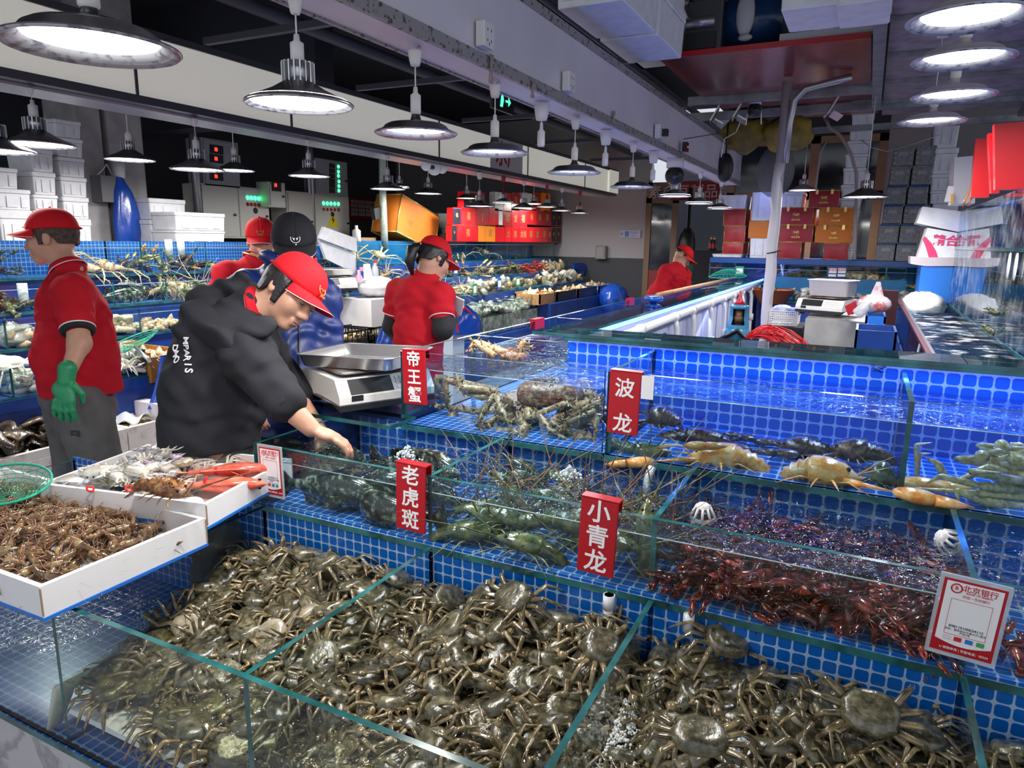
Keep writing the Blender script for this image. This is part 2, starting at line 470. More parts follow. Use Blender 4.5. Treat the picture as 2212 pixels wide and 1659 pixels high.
# smooth bodies: blended distance fields turned into one continuous surface
class Body:
 def __init__(s,lo,hi,h):
  s.lo=np.array(lo,float);s.h=h
  s.n=np.maximum(np.ceil((np.array(hi)-s.lo)/h).astype(int)+1,4)
  s.d=np.full(s.n,1.0,np.float32)
 def _sl(s,lo,hi):
  a=np.clip(np.floor((np.array(lo)-s.lo)/s.h).astype(int),0,s.n-1)
  b=np.clip(np.ceil((np.array(hi)-s.lo)/s.h).astype(int)+1,1,s.n)
  if np.any(b<=a):return None
  ax=[s.lo[i]+s.h*np.arange(a[i],b[i])for i in range(3)]
  return tuple(slice(a[i],b[i])for i in range(3)),np.meshgrid(*ax,indexing='ij')
 def _mix(s,sl,dn,k,mode):
  d=s.d[sl]
  if mode=='add':
   h=np.clip(0.5+0.5*(d-dn)/k,0,1);s.d[sl]=d*(1-h)+dn*h-k*h*(1-h)
  elif mode=='sub':
   h=np.clip(0.5-0.5*(d+dn)/k,0,1);s.d[sl]=d*(1-h)-dn*h+k*h*(1-h)
 def cone(s,p0,p1,r0,r1,k=0.02,mode='add',flat=None):
  """round cone; flat=(axis vector, factor) squashes it along that axis"""
  p0=np.array(p0,float);p1=np.array(p1,float)
  m=max(r0,r1)*(1.0 if flat is None else 1.0/min(1,flat[1])if flat[1]<1 else flat[1])+k+2*s.h
  q=s._sl(np.minimum(p0,p1)-m,np.maximum(p0,p1)+m)
  if q is None:return s
  sl,(X,Y,Z)=q
  ab=p1-p0;L=ab@ab+1e-12
  px,py,pz=X-p0[0],Y-p0[1],Z-p0[2]
  t=np.clip((px*ab[0]+py*ab[1]+pz*ab[2])/L,0,1)
  dx,dy,dz=px-t*ab[0],py-t*ab[1],pz-t*ab[2]
  if flat is not None:
   a=np.array(flat[0],float);a/=np.linalg.norm(a);c=(dx*a[0]+dy*a[1]+dz*a[2])*(1/flat[1]-1)
   dx,dy,dz=dx+c*a[0],dy+c*a[1],dz+c*a[2]
  dn=np.sqrt(dx*dx+dy*dy+dz*dz)-(r0+(r1-r0)*t)
  if flat is not None:dn*=min(1.0,(flat[1]+1)/2)
  s._mix(sl,dn,k,mode);return s
 def ell(s,c,r,R=None,k=0.02,mode='add'):
  """ellipsoid with radii r in the frame whose columns are R"""
  c=np.array(c,float);r=np.array(r,float);m=max(r)+k+2*s.h
  q=s._sl(c-m,c+m)
  if q is None:return s
  sl,(X,Y,Z)=q
  P=np.stack([X-c[0],Y-c[1],Z-c[2]],-1)
  if R is not None:P=P@np.array(R,float)
  k0=np.linalg.norm(P/r,axis=-1);k1=np.linalg.norm(P/(r*r),axis=-1)+1e-9
  s._mix(sl,k0*(k0-1)/k1,k,mode);return s
 def plane(s,p,n,k=0.004):
  """cut away everything on the side n points to"""
  n=np.array(n,float);n/=np.linalg.norm(n)
  ax=[s.lo[i]+s.h*np.arange(s.n[i])for i in range(3)]
  X,Y,Z=np.meshgrid(*ax,indexing='ij',sparse=True)
  dn=(X-p[0])*n[0]+(Y-p[1])*n[1]+(Z-p[2])*n[2]
  s.d=np.maximum(s.d,dn);return s
 def warp(s,fn):
  """adds fn(X,Y,Z) to the distance: folds and creases"""
  ax=[s.lo[i]+s.h*np.arange(s.n[i])for i in range(3)]
  X,Y,Z=np.meshgrid(*ax,indexing='ij',sparse=True)
  s.d=s.d+fn(X,Y,Z).astype(np.float32);return s
 def surface(s):
  d=s.d.copy();d[0]=d[-1]=1;d[:,0]=d[:,-1]=1;d[:,:,0]=d[:,:,-1]=1
  ins=d<0
  nx,ny,nz=s.n
  c=np.zeros((nx-1,ny-1,nz-1),int)
  for a in(0,1):
   for b in(0,1):
    for e in(0,1):c+=ins[a:nx-1+a,b:ny-1+b,e:nz-1+e]
  act=(c>0)&(c<8)
  idx=-np.ones(act.shape,int);idx[act]=np.arange(act.sum())
  ci=np.argwhere(act)
  acc=np.zeros((len(ci),3));cnt=np.zeros(len(ci))
  cor=[(a,b,e)for a in(0,1)for b in(0,1)for e in(0,1)]
  for p in cor:
   for ax in range(3):
    if p[ax]==1:continue
    q=list(p);q[ax]=1
    dp=d[ci[:,0]+p[0],ci[:,1]+p[1],ci[:,2]+p[2]];dq=d[ci[:,0]+q[0],ci[:,1]+q[1],ci[:,2]+q[2]]
    x=(dp<0)!=(dq<0)
    t=np.where(x,dp/(dp-dq+1e-12*(dp==dq)),0)
    pt=ci+np.array(p);pt=pt.astype(float);pt[:,ax]+=t
    acc[x]+=pt[x];cnt[x]+=1
  vs=s.lo+s.h*acc/np.maximum(cnt,1)[:,None]
  fs=[]
  for ax in range(3):
   o1,o2=[(1,2),(2,0),(0,1)][ax]
   sl0=[slice(1,-1)]*3;sl1=[slice(1,-1)]*3
   sl0[ax]=slice(0,-1);sl1[ax]=slice(1,None)
   A=ins[tuple(sl0)];B=ins[tuple(sl1)]
   e=np.argwhere(A!=B)
   if not len(e):continue
   fl=A[e[:,0],e[:,1],e[:,2]]
   g=e.copy();g[:,o1]+=1;g[:,o2]+=1
   def cell(da,db):
    h=g.copy();h[:,o1]-=da;h[:,o2]-=db
    return idx[h[:,0],h[:,1],h[:,2]]
   q=np.stack([cell(1,1),cell(0,1),cell(0,0),cell(1,0)],1)
   q[~fl]=q[~fl][:,::-1]
   fs.append(q[(q>=0).all(1)])
  return vs,np.concatenate(fs)
 def build(s,name,mats,parent=None):
  vs,fs=s.surface()
  return mesh_np(name,vs,fs,mats,parent)
# ================================================================= materials of the hall
M_white=mat('white_paint',(0.72,0.71,0.72),0.55,col2=(0.62,0.61,0.62),nscale=3,bump=0.1,bscale=30)
M_plastic=mat('white_plastic',(0.82,0.80,0.78),0.35)
M_foam=mat('white_foam',(0.84,0.85,0.88),0.7,col2=(0.76,0.77,0.80),nscale=14,bump=0.25,bscale=160)
M_foamdirty=mat('dirty_foam',(0.80,0.78,0.73),0.75,col2=(0.52,0.44,0.36),nscale=16,bump=0.3,bscale=120,ramp=(0.5,0.78),detail=8)
M_cream=mat('cream_panel',(0.74,0.73,0.63),0.35,col2=(0.80,0.79,0.69),nscale=1.2,emit=(.9,.88,.76),estr=.26)
M_beam=mat('lilac_white_panel',(0.74,0.71,0.76),0.4,col2=(0.64,0.61,0.66),nscale=2.5,ramp=(0.45,0.8))
M_speck=mat('speckled_steel',(0.36,0.35,0.35),0.5,metal=0.3,col2=(0.10,0.09,0.08),nscale=55,ramp=(0.56,0.62))
M_steel=mat('grey_steel',(0.42,0.42,0.44),0.35,metal=0.8)
M_dsteel=mat('dark_steel',(0.09,0.09,0.10),0.45,metal=0.5)
M_alu=mat('aluminium',(0.66,0.66,0.68),0.28,metal=0.95)
M_dark=mat('dark_void',(0.018,0.018,0.026),0.8)
M_duct=mat('duct_grey',(0.045,0.047,0.065),0.6)
M_ceil=mat('dark_ceiling',(0.016,0.017,0.026),0.8)
M_black=mat('black_plastic',(0.015,0.015,0.017),0.4)
M_shade=mat('lamp_grey_metal',(0.12,0.115,0.12),0.28,metal=0.75)
M_shadein=mat('lamp_inner_white',(0.55,0.56,0.6),0.3,metal=0.2,col2=(0.2,0.2,0.24),nscale=40,ramp=(0.5,0.62))
M_shadewhite=mat('lamp_white_metal',(0.62,0.58,0.60),0.35,metal=0.2)
M_blue=mat('blue_board',(0.008,0.055,0.30),0.4,col2=(0.006,0.035,0.20),nscale=4)
M_lblue=mat('bright_blue_board',(0.02,0.17,0.62),0.4)
M_red=mat('red_gloss',(0.44,0.006,0.014),0.3)
M_redcard=mat('red_card',(0.72,0.01,0.018),0.3)
M_orange=mat('orange_card',(0.85,0.22,0.015),0.5)
M_gold=mat('gold_foil',(0.75,0.50,0.16),0.3,metal=0.7)
M_brown=mat('brown_frame',(0.20,0.12,0.07),0.45)
M_bamboo=mat('pale_wood',(0.45,0.25,0.11),0.5,col2=(0.32,0.17,0.07),nscale=30)
M_pvc=mat('white_pvc',(0.80,0.82,0.84),0.3)
M_edge=mat('glass_edge',(0.008,0.06,0.06),0.12,spec=0.9,col2=(0.03,0.17,0.18),nscale=9)
M_edgedark=mat('dark_glass_edge',(0.008,0.04,0.04),0.12,spec=0.8)
M_glass=glassmat('clear_glass',(0.95,0.985,0.985))
M_glassb=glassmat('blue_clear_glass',(0.84,0.93,0.97),refl=0.9)
M_glassdirty=glassmat('streaked_glass',(0.72,0.83,0.90),refl=1.0,dirt=0.25)
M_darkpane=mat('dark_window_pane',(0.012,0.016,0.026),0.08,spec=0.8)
M_tile=tilemat('blue_mosaic',(0.0,0.105,0.44),(0.34,0.47,0.66),0.031,gap=0.12,radius=.22)
M_tilebig=tilemat('blue_mosaic_large',(0.0,0.10,0.42),(0.36,0.48,0.68),0.042,gap=0.12,radius=.23)
M_tilesm=tilemat('blue_mosaic_small',(0.01,0.10,0.36),(0.28,0.45,0.66),0.032,gap=0.09,radius=0.04)
M_bluefilm=mat('turquoise_film',(0.0,0.12,0.30),0.4,col2=(0.0,0.16,0.37),nscale=3)
M_emit=mat('lamp_disc',(1,1,1),0.5,emit=(1.0,0.98,0.95),estr=9.0)
M_led=mat('blue_led',(0.1,0.2,1),0.5,emit=(0.08,0.16,1.0),estr=6.0)
M_leddot=mat('blue_led_dot',(0.8,0.9,1),0.5,emit=(0.6,0.75,1.0),estr=14.0)
M_greenled=mat('green_led',(0,1,0.3),0.5,emit=(0.05,1.0,0.3),estr=3.0)
M_redled=mat('red_led',(1,0,0),0.5,emit=(1.0,0.05,0.04),estr=1.5)
M_skin=mat('skin',(0.56,0.31,0.21),0.5,col2=(0.50,0.255,0.17),nscale=9,sss=0.05,bump=0.04,bscale=200)
M_hair=mat('black_hair',(0.012,0.010,0.011),0.4,bump=0.5,bscale=120)
M_redcloth=mat('red_jersey',(0.50,0.010,0.022),0.85,col2=(0.44,0.008,0.018),nscale=8,bump=0.12,bscale=260,spec=0.2)
M_redcap=mat('red_cap_cotton',(0.58,0.010,0.018),0.8,bump=0.15,bscale=300,spec=0.2)
M_hood=mat('charcoal_fleece',(0.018,0.019,0.024),0.85,bump=0.2,bscale=240,spec=0.25)
M_navy=mat('navy_nylon',(0.012,0.03,0.155),0.4,bump=0.25,bscale=22,spec=0.45)
M_greytr=mat('grey_canvas',(0.135,0.13,0.13),0.85,col2=(0.10,0.095,0.09),nscale=9,bump=0.12,bscale=200,spec=0.2)
M_blackcloth=mat('black_cotton',(0.012,0.012,0.014),0.8)
M_whitecloth=mat('white_trim',(0.85,0.85,0.85),0.8)
M_greenglove=mat('green_rubber',(0.015,0.25,0.10),0.45)
M_card=mat('brown_card',(0.30,0.19,0.10),0.8)
M_bluebag=mat('blue_plastic_bag',(0.012,0.07,0.42),0.22,bump=0.6,bscale=14,spec=0.6)
M_wax=mat('white_board',(0.86,0.85,0.84),0.3)
# ================================================================= the hall itself
def struct(o):o['kind']='structure';return o
mm,nt_,ns_,ln_,bb_=newmat('wet_marble_floor')
w_=N(nt_,'ShaderNodeTexNoise',Scale=2.2,Detail=8.0,Distortion=1.8);ln_.new(posn(nt_),w_.inputs['Vector'])
c_=N(nt_,'ShaderNodeValToRGB');e_=c_.color_ramp.elements
e_[0].position=0.46;e_[0].color=(0.50,0.49,0.51,1);e_[1].position=0.52;e_[1].color=(0.30,0.29,0.31,1);x_=e_.new(0.56);x_.color=(0.52,0.51,0.53,1)
ln_.new(w_.outputs['Fac'],c_.inputs['Fac']);ln_.new(c_.outputs[0],bb_.inputs['Base Color']);bb_.inputs['Roughness'].default_value=0.18
b=MB();b.box(-9,6,-4,12.6,-0.1,0);struct(b.build('floor',mm))
b=MB();b.box(-9,6,-0.5,12.6,3.9,4.0);struct(b.build('ceiling',M_ceil))
b=MB();b.box(-9.1,-9,-4,12.6,0,4);struct(b.build('wall_left',mat('dim_wall',(0.10,0.10,0.115),0.7)))
mm,nt_,ns_,ln_,bb_=newmat('two_tone_wall')
sp_=N(nt_,'ShaderNodeSeparateXYZ');ln_.new(posn(nt_),sp_.inputs[0])
mr_=N(nt_,'ShaderNodeMapRange');mr_.inputs['From Min'].default_value=1.395;mr_.inputs['From Max'].default_value=1.40;ln_.new(sp_.outputs['Z'],mr_.inputs['Value'])
nz_=N(nt_,'ShaderNodeTexNoise',Scale=14.0,Detail=6.0);ln_.new(posn(nt_),nz_.inputs['Vector'])
cr_=N(nt_,'ShaderNodeValToRGB');cr_.color_ramp.elements[0].position=0.58;cr_.color_ramp.elements[0].color=(0.045,0.055,0.068,1)
cr_.color_ramp.elements[1].position=0.7;cr_.color_ramp.elements[1].color=(0.09,0.05,0.03,1);ln_.new(nz_.outputs['Fac'],cr_.inputs['Fac'])
mx_=N(nt_,'ShaderNodeMix',data_type='RGBA');ln_.new(mr_.outputs[0],mx_.inputs[0]);ln_.new(cr_.outputs[0],mx_.inputs[6]);mx_.inputs[7].default_value=(0.40,0.40,0.42,1)
ln_.new(mx_.outputs[2],bb_.inputs['Base Color']);bb_.inputs['Roughness'].default_value=0.6
xd=at(1398,560,Y=12.5).x
b=MB();b.box(-9,xd,12.5,12.6,0,4);struct(b.build('wall_back',mm))
# glazed partition to the right of the white wall, brown frames, dim room behind
b=MB();b.box(xd,6,13.8,13.9,0,4);struct(b.build('wall_far',mat('blue_grey_wall',(0.13,0.145,0.18),0.7)))
d=thing('door_1',None,None,(at(1440,560,Y=12.5).x,12.5,0));d['kind']='structure'
def framebars(parent,name,rects,m,y0,y1):
 b=MB()
 for x0,x1,z0,z1 in rects:b.box(x0,x1,y0,y1,z0,z1)
 return b.build(name,m,parent)
def px_rect(l,t,r,bt,Y):
 a=at(l,t,Y=Y);c=at(r,bt,Y=Y)
 return a.x,c.x,c.z,a.z
x0,x1,z0,z1=px_rect(1400,395,1455,640,12.5)
z0=0.0
framebars(d,'door_frame',[(x0,x0+.10,z0,z1),(x1-.1,x1,z0,z1),(x0,x1,z1-.1,z1),(x0,x1,2.36,2.46)],M_brown,12.44,12.5)
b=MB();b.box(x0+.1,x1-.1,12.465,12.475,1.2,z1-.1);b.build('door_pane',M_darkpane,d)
b=MB();b.box(x0+.1,x1-.1,12.46,12.48,0.85,1.2);b.build('red_band',mat('dull_red_band',(0.25,0.01,0.02),0.5),d)
b=MB();b.box(x0+.1,x1-.1,12.46,12.48,0,0.85);b.build('kick_panel',M_dark,d)
# tall window bank above the far tanks
w=thing('window_1',None,None,(at(1740,370,Y=9.2).x,9.2,1.5));w['kind']='structure'
xa,xb,za,zb=px_rect(1580,305,1905,430,9.2)
xm=at(1758,370,Y=9.2).x
framebars(w,'window_frame',[(xa,xb,zb-.08,zb),(xa,xb,za,za+.09),(xa,xa+.09,1.2,zb),(xm-.05,xm+.05,1.2,zb),(xb-.09,xb,1.2,zb)],M_brown,9.14,9.2)
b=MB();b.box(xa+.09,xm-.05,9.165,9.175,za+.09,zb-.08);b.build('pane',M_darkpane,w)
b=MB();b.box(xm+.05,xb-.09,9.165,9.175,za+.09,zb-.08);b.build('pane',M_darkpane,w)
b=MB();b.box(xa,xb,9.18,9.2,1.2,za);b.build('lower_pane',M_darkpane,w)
b=MB();b.box(-0.0+xb,6,9.15,9.25,0,4);struct(b.build('wall_right_back',mat('grey_paint',(0.22,0.22,0.24),0.7)))
b=MB();b.box(xa-.02,xb,9.15,9.25,zb,4);b.box(xa-.02,xb,9.15,9.25,0,1.2);struct(b.build('wall_above_window',M_dark))
# whitewashed columns behind the left tanks
for(l,r,nm)in((175,232,'trim_1'),(243,318,'trim_2')):
 a=at(l,400,X=-6.3);c=at(r,400,X=-6.3)
 b=MB();b.bbox(-6.75,-6.3,a.y,c.y,0,3.9,b=0.02);struct(b.build(nm,mat('rough_whitewash',(0.50,0.49,0.50),0.85,col2=(0.38,0.37,0.37),nscale=6,bump=0.6,bscale=60)))
# dark ductwork and pipes under the ceiling
def obj(name,label,cat,b,m,group=None):return tag(b.build(name,m),label,cat,group)
b=MB();b.box(-3.4,-2.7,0.8,12.3,3.25,3.6)
for i in range(12):b.box(-3.42,-2.68,0.9+i,0.94+i,3.23,3.62)
obj('air_duct','long dark grey rectangular air duct below the ceiling between the two sign beams','duct',b,M_duct)
b=MB();b.box(-2.4,-1.6,3.2,3.9,3.2,3.5);b.box(-2.4,-1.6,3.88,3.92,3.18,3.52)
obj('air_duct','short dark cross duct hanging nearer the grey sign beam','duct',b,M_duct)
for i,(x,z,r,lab)in enumerate(((-2.2,3.35,.035,'dark water pipe running along the ceiling beside the cross duct'),(-1.9,3.1,.02,'thin dark conduit running below the ceiling near the grey sign beam'),(-3.75,3.15,.045,'thick dark pipe running above the cream light box'))):
 b=MB();b.cyl((x,0.6,z),(x,12.4,z),r,n=10);obj('ceiling_pipe',lab,'pipe',b,M_duct,'pipes under the dark ceiling')
k=0
for yy in(2.2,3.4,4.9,6.6,8.4,10.4):
 k+=1
 b=MB();b.cyl((-3.0,yy,2.9),(-3.0,yy,3.25),.012,n=6);b.box(-3.9,-1.5,yy-.02,yy+.02,2.87,2.91)
 obj('hanging_strut','grey steel strut hung on a rod below the air duct, %s from the front'%['first','second','third','fourth','fifth','sixth'][k-1],'strut',b,M_duct,'struts under the air duct')
b=MB();b.box(-8.6,-4.6,2.2,2.5,2.9,3.9);b.box(-8.6,-4.6,5.2,5.45,2.75,3.9)
obj('ceiling_beam','dark concrete beams over the left tanks','beam',b,M_duct)
# cream light-box sign beam over the left tanks
LB=thing('light_box_sign','long cream light box sign beam hanging over the left row of tanks','sign',(-4.15,6.2,2.47))
b=MB();b.box(-4.33,-4.0,0.4,11.9,2.50,2.85);b.build('panel',M_cream,LB)
b=MB();b.box(-4.36,-3.985,0.4,11.92,2.455,2.50);b.box(-4.36,-3.985,0.4,11.92,2.85,2.89)
for px in(-100,300,628,948,1140,1265):
 y=at(px,250 if px<900 else 330,X=-4.0).y;b.box(-4.0,-3.99,y-.008,y+.008,2.5,2.85)
b.build('steel_trim',M_dsteel,LB)
b=MB();b.box(-4.34,-4.08,0.4,11.9,2.440,2.456);b.build('underside',mat('pale_underside',(0.42,0.40,0.41),0.3),LB)
p=at(1096,353,X=-3.984)
b=MB();b.box(-3.992,-3.986,p.y-.42,p.y+.42,2.5,2.86);b.build('name_patch',mat('pale_grey_patch',(0.5,0.49,0.47),0.5),LB)
text('lettering','水产',frame((-3.984,p.y,2.66),(0,1,0),(0,0,1)),0.30,M_red,LB,bold=0.02)
p=at(1320,378,X=-3.99)
b=MB();b.box(-3.99,-3.97,p.y-.1,p.y+.35,2.5,2.86);b.build('end_panel',M_cream,LB)
# grey-white sign beam over our stall
GB=thing('beam_sign','long lilac white boxed sign beam with speckled steel edges running over the aisle tank','sign',(-1.28,3.9,2.245))
b=MB();b.box(-1.355,-1.205,0.2,7.4,2.25,2.545);b.build('panel',M_beam,GB)
b=MB();b.box(-1.215,-1.198,0.2,7.42,2.243,2.283);b.build('lower_edge',M_speck,GB)
b=MB();b.box(-1.215,-1.198,0.2,7.42,2.52,2.555);b.box(-1.36,-1.35,0.2,7.42,2.243,2.262);b.build('upper_edge',M_speck,GB)
for i,px,py in((1,1040,80),(2,1222,180),(3,1418,286)):
 p=at(px,py,X=-1.195)
 o=MB();o.bbox(-1.198,-1.165,p.y-.035,p.y+.035,p.z-.035,p.z+.04,b=.004)
 so=obj('socket_box',['white double power socket box on the grey beam nearest the camera','white power socket box halfway along the grey beam','white power socket box with a black plug far along the grey beam'][i-1],'socket',o,M_plastic,'sockets on the grey beam')
 h=MB()
 for a,c in((-.012,.018),(.012,.018),(-.012,-.014),(.012,-.014),(0,-.024)):h.box(-1.1655,-1.1645,p.y+a-.002,p.y+a+.002,p.z+c-.005,p.z+c+.004)
 if i==3:h.box(-1.165,-1.135,p.y+.01,p.y+.05,p.z-.02,p.z+.02)
 h.build('holes',M_black,so)
for i,(px,py,l)in enumerate(((1060,118,.09),(1150,175,.06),(1325,240,.06))):
 p=at(px,py,X=-1.195);b=MB()
 b.grid(lambda u,v:V(-1.193+.006*math.sin(u*9+v*5),p.y+(u-.5)*.03*(1-.5*v),p.z-v*l),4,6,both=.0006)
 obj('tape_scrap','scrap of clear tape hanging from the grey beam, %s one'%['nearest','middle','farthest'][i],'tape',b,mat('old_tape',(0.45,0.38,0.33),0.3,alpha=0.7),'tape scraps on the beam')
# green running-man exit sign
p=at(1085,217,X=-2.3)
b=MB();b.box(p.x-.01,p.x+.01,p.y-.16,p.y+.16,p.z-.07,p.z+.07);b.cyl((p.x,p.y-.1,p.z+.07),(p.x,p.y-.1,3.2),.004,n=5)
ex=obj('exit_sign','small dark exit sign with a green arrow hanging under the ceiling','sign',b,M_black)
b=MB();b.mi(0)
for q in([(-.01,.0),(.0,.04),(.02,.04),(.03,.0),(.015,-.045),(-.02,-.045)],):b.poly([(p.x+.0115,p.y+u-.03,p.z+v)for u,v in q])
b.box(p.x+.011,p.x+.013,p.y+.03,p.y+.09,p.z-.006,p.z+.006)
b.poly([(p.x+.0115,p.y+.07,p.z+.03),(p.x+.0115,p.y+.105,p.z),(p.x+.0115,p.y+.07,p.z-.03)])
b.build('arrow',M_greenled,ex)
# ================================================================= pendant lamps
DOME=[(0.06,.36),(.095,.36),(.105,.30),(.13,.24),(.20,.20),(.42,.175),(.66,.155),(.74,.12),(.80,.06),(.99,.0),(1.0,-.01),(.985,-.012)]
CONE=[(.17,.36),(.19,.34),(.24,.32),(.5,.19),(.98,.015),(1.0,0),(.985,-.008)]
def pendant(label,group,x,y,zrim,ztop,D,kind='dome',cup='w',lit=1.0,shade=None,film=False,mount='cup'):
 o=thing('pendant_lamp',label,'lamp',(x,y,zrim),group)
 r=D/2;mc={'w':M_plastic,'r':M_red}[cup]
 prof=DOME if kind=='dome' else CONE
 hN=r*(.36 if kind=='dome' else .36)*1.25
 b=MB();P=[(a*r,z*r*1.25)for a,z in prof]
 b.lathe(P,(x,y,zrim),36);b.build('shade',shade or(M_shade if kind=='dome' else M_shade),o)
 b=MB();inn=[(q[0]-.003,q[1]-.004)for q in P if q[0]<.99*r and q[0]>.3*r]
 b.lathe([(.01,inn[0][1]+.0)]+inn+[(r*.985,-.014*r)],(x,y,zrim),36);b.build('inner_shade',M_shadein,o)
 zt=zrim+hN
 if kind!='dome':
  b=MB();b.cyl((x,y,zt-.01),(x,y,zt+r*.28),r*.20,r*.22,n=20)
  for j in range(18):
   a=2*PI*j/18;R=Matrix.Translation((x,y,0))@Matrix.Rotation(a,4,'Z')
   b.box(r*.19,r*.30,-r*.012,r*.012,zt-.012,zt+r*.27,M=R)
  b.build('heat_sink',M_alu,o);zt+=r*.28
 sh=r*.62 if kind=='dome' else r*.5
 b=MB();b.lathe([(r*.10,0),(r*.125,.004),(r*.125,sh*.7),(r*.06,sh*.78),(r*.05,sh),(.002,sh)],(x,y,zt-.004),14);b.build('socket',mc,o)
 zt+=sh-.006
 if mount=='cup':
  b=MB();hc=min(.075,max(.03,(ztop-zt)*.4));wc=hc*.5
  b.lathe([(.003,-hc),(wc*.62,-hc),(wc*.75,-hc*.8),(wc,-.004),(wc*.98,0),(.003,0)],(x,y,ztop-.004),18);b.build('ceiling_cup',mc,o)
  b=MB();b.cyl((x,y,zt),(x,y,ztop-hc),.0022,n=6);b.build('cord',mc,o)
  b=MB();b.tube([(x,y,ztop-.006),(x+.01,y+.01,ztop+.012),(x+.02,y,ztop)],.002,5);b.build('hook',M_steel,o)
 else:
  b=MB();b.cyl((x,y,zt),(x,y,ztop),.0035,n=6);b.build('cord',M_plastic,o)
 rd=r*(.74 if kind=='dome' else .9);zd=zrim+(r*.035 if kind=='dome' else-.002)
 b=MB();b.lathe([(.0005,0.003),(rd*.8,0.003),(rd,.006),(rd,.010),(.0005,.010)],(x,y,zd),32)
 b.build('diffuser',M_emit if lit>0 else M_shadein,o)
 if lit>0:
  l=area_light('lamp_light',(0,0,zd-zrim-.004),rd*1.9,LAMP_W*lit,(1.0,0.965,0.93),parent=o)
 return o
def bare_socket(label,x,y,z,ztop):
 o=thing('socket_pendant',label,'lamp socket',(x,y,z),'bare sockets under the grey beam')
 b=MB();b.lathe([(.001,0),(.014,0),(.016,.01),(.016,.06),(.008,.068),(.006,.095),(.002,.098)],(x,y,z),14);b.build('socket',M_plastic,o)
 b=MB();b.cyl((x,y,z+.09),(x,y,ztop-.06),.0022,n=6);b.build('cord',M_plastic,o)
 b=MB();b.lathe([(.003,-.065),(.022,-.065),(.026,-.05),(.034,-.003),(.003,0)],(x,y,ztop),16);b.build('ceiling_cup',M_plastic,o)
ORD=['first','second','third','fourth','fifth','sixth','seventh','eighth','ninth','tenth','eleventh','twelfth','thirteenth','fourteenth','fifteenth','sixteenth']
BX=-1.28
G1='dome lamps under the grey beam'
pendant('very large looking grey dome lamp at the top left corner, nearest the camera',G1,-1.18,.80,1.985,2.24,.272,lit=1.0)
pendant('grey lamp wrapped in wrinkled clear film, second under the grey beam',G1,BX,1.385,2.0,2.24,.262,kind='cone')
for i,y in enumerate((1.886,2.40,3.197,4.109)):
 pendant(['grey dome lamp next behind the film-wrapped one','grey dome lamp in front of the green exit sign','grey dome lamp between two bare sockets','farthest grey dome lamp, before the white wall'][i],G1,BX,y,2.0,2.24,.255)
for i,y in enumerate((2.814,3.627,4.542)):bare_socket('bare white lamp socket on a cord, %s under the grey beam'%['nearest','middle','farthest'][i],BX,y,2.07,2.24)
for i,(y,z)in enumerate(((5.15,2.01),(5.95,2.0),(6.85,2.0))):
 pendant('small ribbed cone lamp under the far end of the grey beam, %s of three'%ORD[i],'cone lamps at the far end of the grey beam',BX,y,z,2.24,.235,'cone',lit=.7)
G2='ribbed cone lamps under the light box'
def lampat(px,py,X,wpx):
 p=at(px,py,X=X);dep=(p-V(0,0,CAMH)).dot(Vector(CF));return p,wpx*dep/FPX
q=[(-8,326,150,'w','cone lamp cut off by the left edge of the picture'),(80,312,150,'w','glowing ribbed cone lamp above the man in the red cap at left'),(427,366,112,'w','glowing ribbed cone lamp in front of the upper electric cabinet'),(668,380,88,'w','glowing ribbed cone lamp before the tall control cabinet'),(838,408,76,'w','steel cone lamp beside the tape-wrapped post')]
for px,py,w_,c_,lab in q:
 p,D=lampat(px,py,-4.08,w_);pendant(lab,G2,-4.08,p.y,p.z,2.445,D,'cone',c_,shade=M_shade,lit=1.6)
q=[(1036,445,60,'w'),(1087,438,49,'r'),(1131,449,54,'w'),(1181,447,44,'r'),(1213,455,42,'w'),(1252,460,40,'r')]
for i,(px,py,w_,c_)in enumerate(q):
 p,D=lampat(px,py,-4.08,w_)
 pendant('steel cone lamp with a %s cup above the red gift boxes, %s from the left'%({'w':'white','r':'red'}[c_],ORD[i]),'cone lamps above the gift boxes',-4.08,p.y,p.z,2.445,D,'cone',c_,lit=1.3)
q=[(281,345,102,'conduit-hung ribbed cone lamp in front of the whitewashed column'),(507,368,84,'conduit-hung ribbed cone lamp between the two electric cabinets'),(863,405,44,'small cone lamp half hidden behind the tape-wrapped post lamp'),(925,418,60,'black cone lamp to the right of the white security camera'),(1008,428,46,'black cone lamp above the topmost dark gift box'),(1153,441,34,'small cone lamp in the back row above the gift boxes')]
for px,py,w_,lab in q:
 p,D=lampat(px,py,-5.0,w_);pendant(lab,'back row of cone lamps',-5.0,p.y,p.z,p.z+.62,D,'cone',mount='cord',shade=M_dsteel,lit=1.8)
b=MB();b.box(-5.05,-4.95,1.5,12.4,2.68,2.74);obj('cable_tray','dark cable tray running above the back row of cone lamps','tray',b,M_dsteel)
for i,(px,py,w_,ps)in enumerate(((2091,40,242,0),(2080,128,200,0),(2059,207,165,0),(2013,262,134,0))):
 D=.30;dep=D*FPX/w_;p=at(px,py,D=dep)
 pendant(['biggest looking white dome lamp in the top right corner','white dome lamp with a plain white inside, second at top right','white dome lamp third down at top right','lowest and farthest white dome lamp of the four at top right'][i],'white dome lamps over the right tanks',p.x,p.y,p.z,2.73,D,'dome',shade=M_shadewhite)
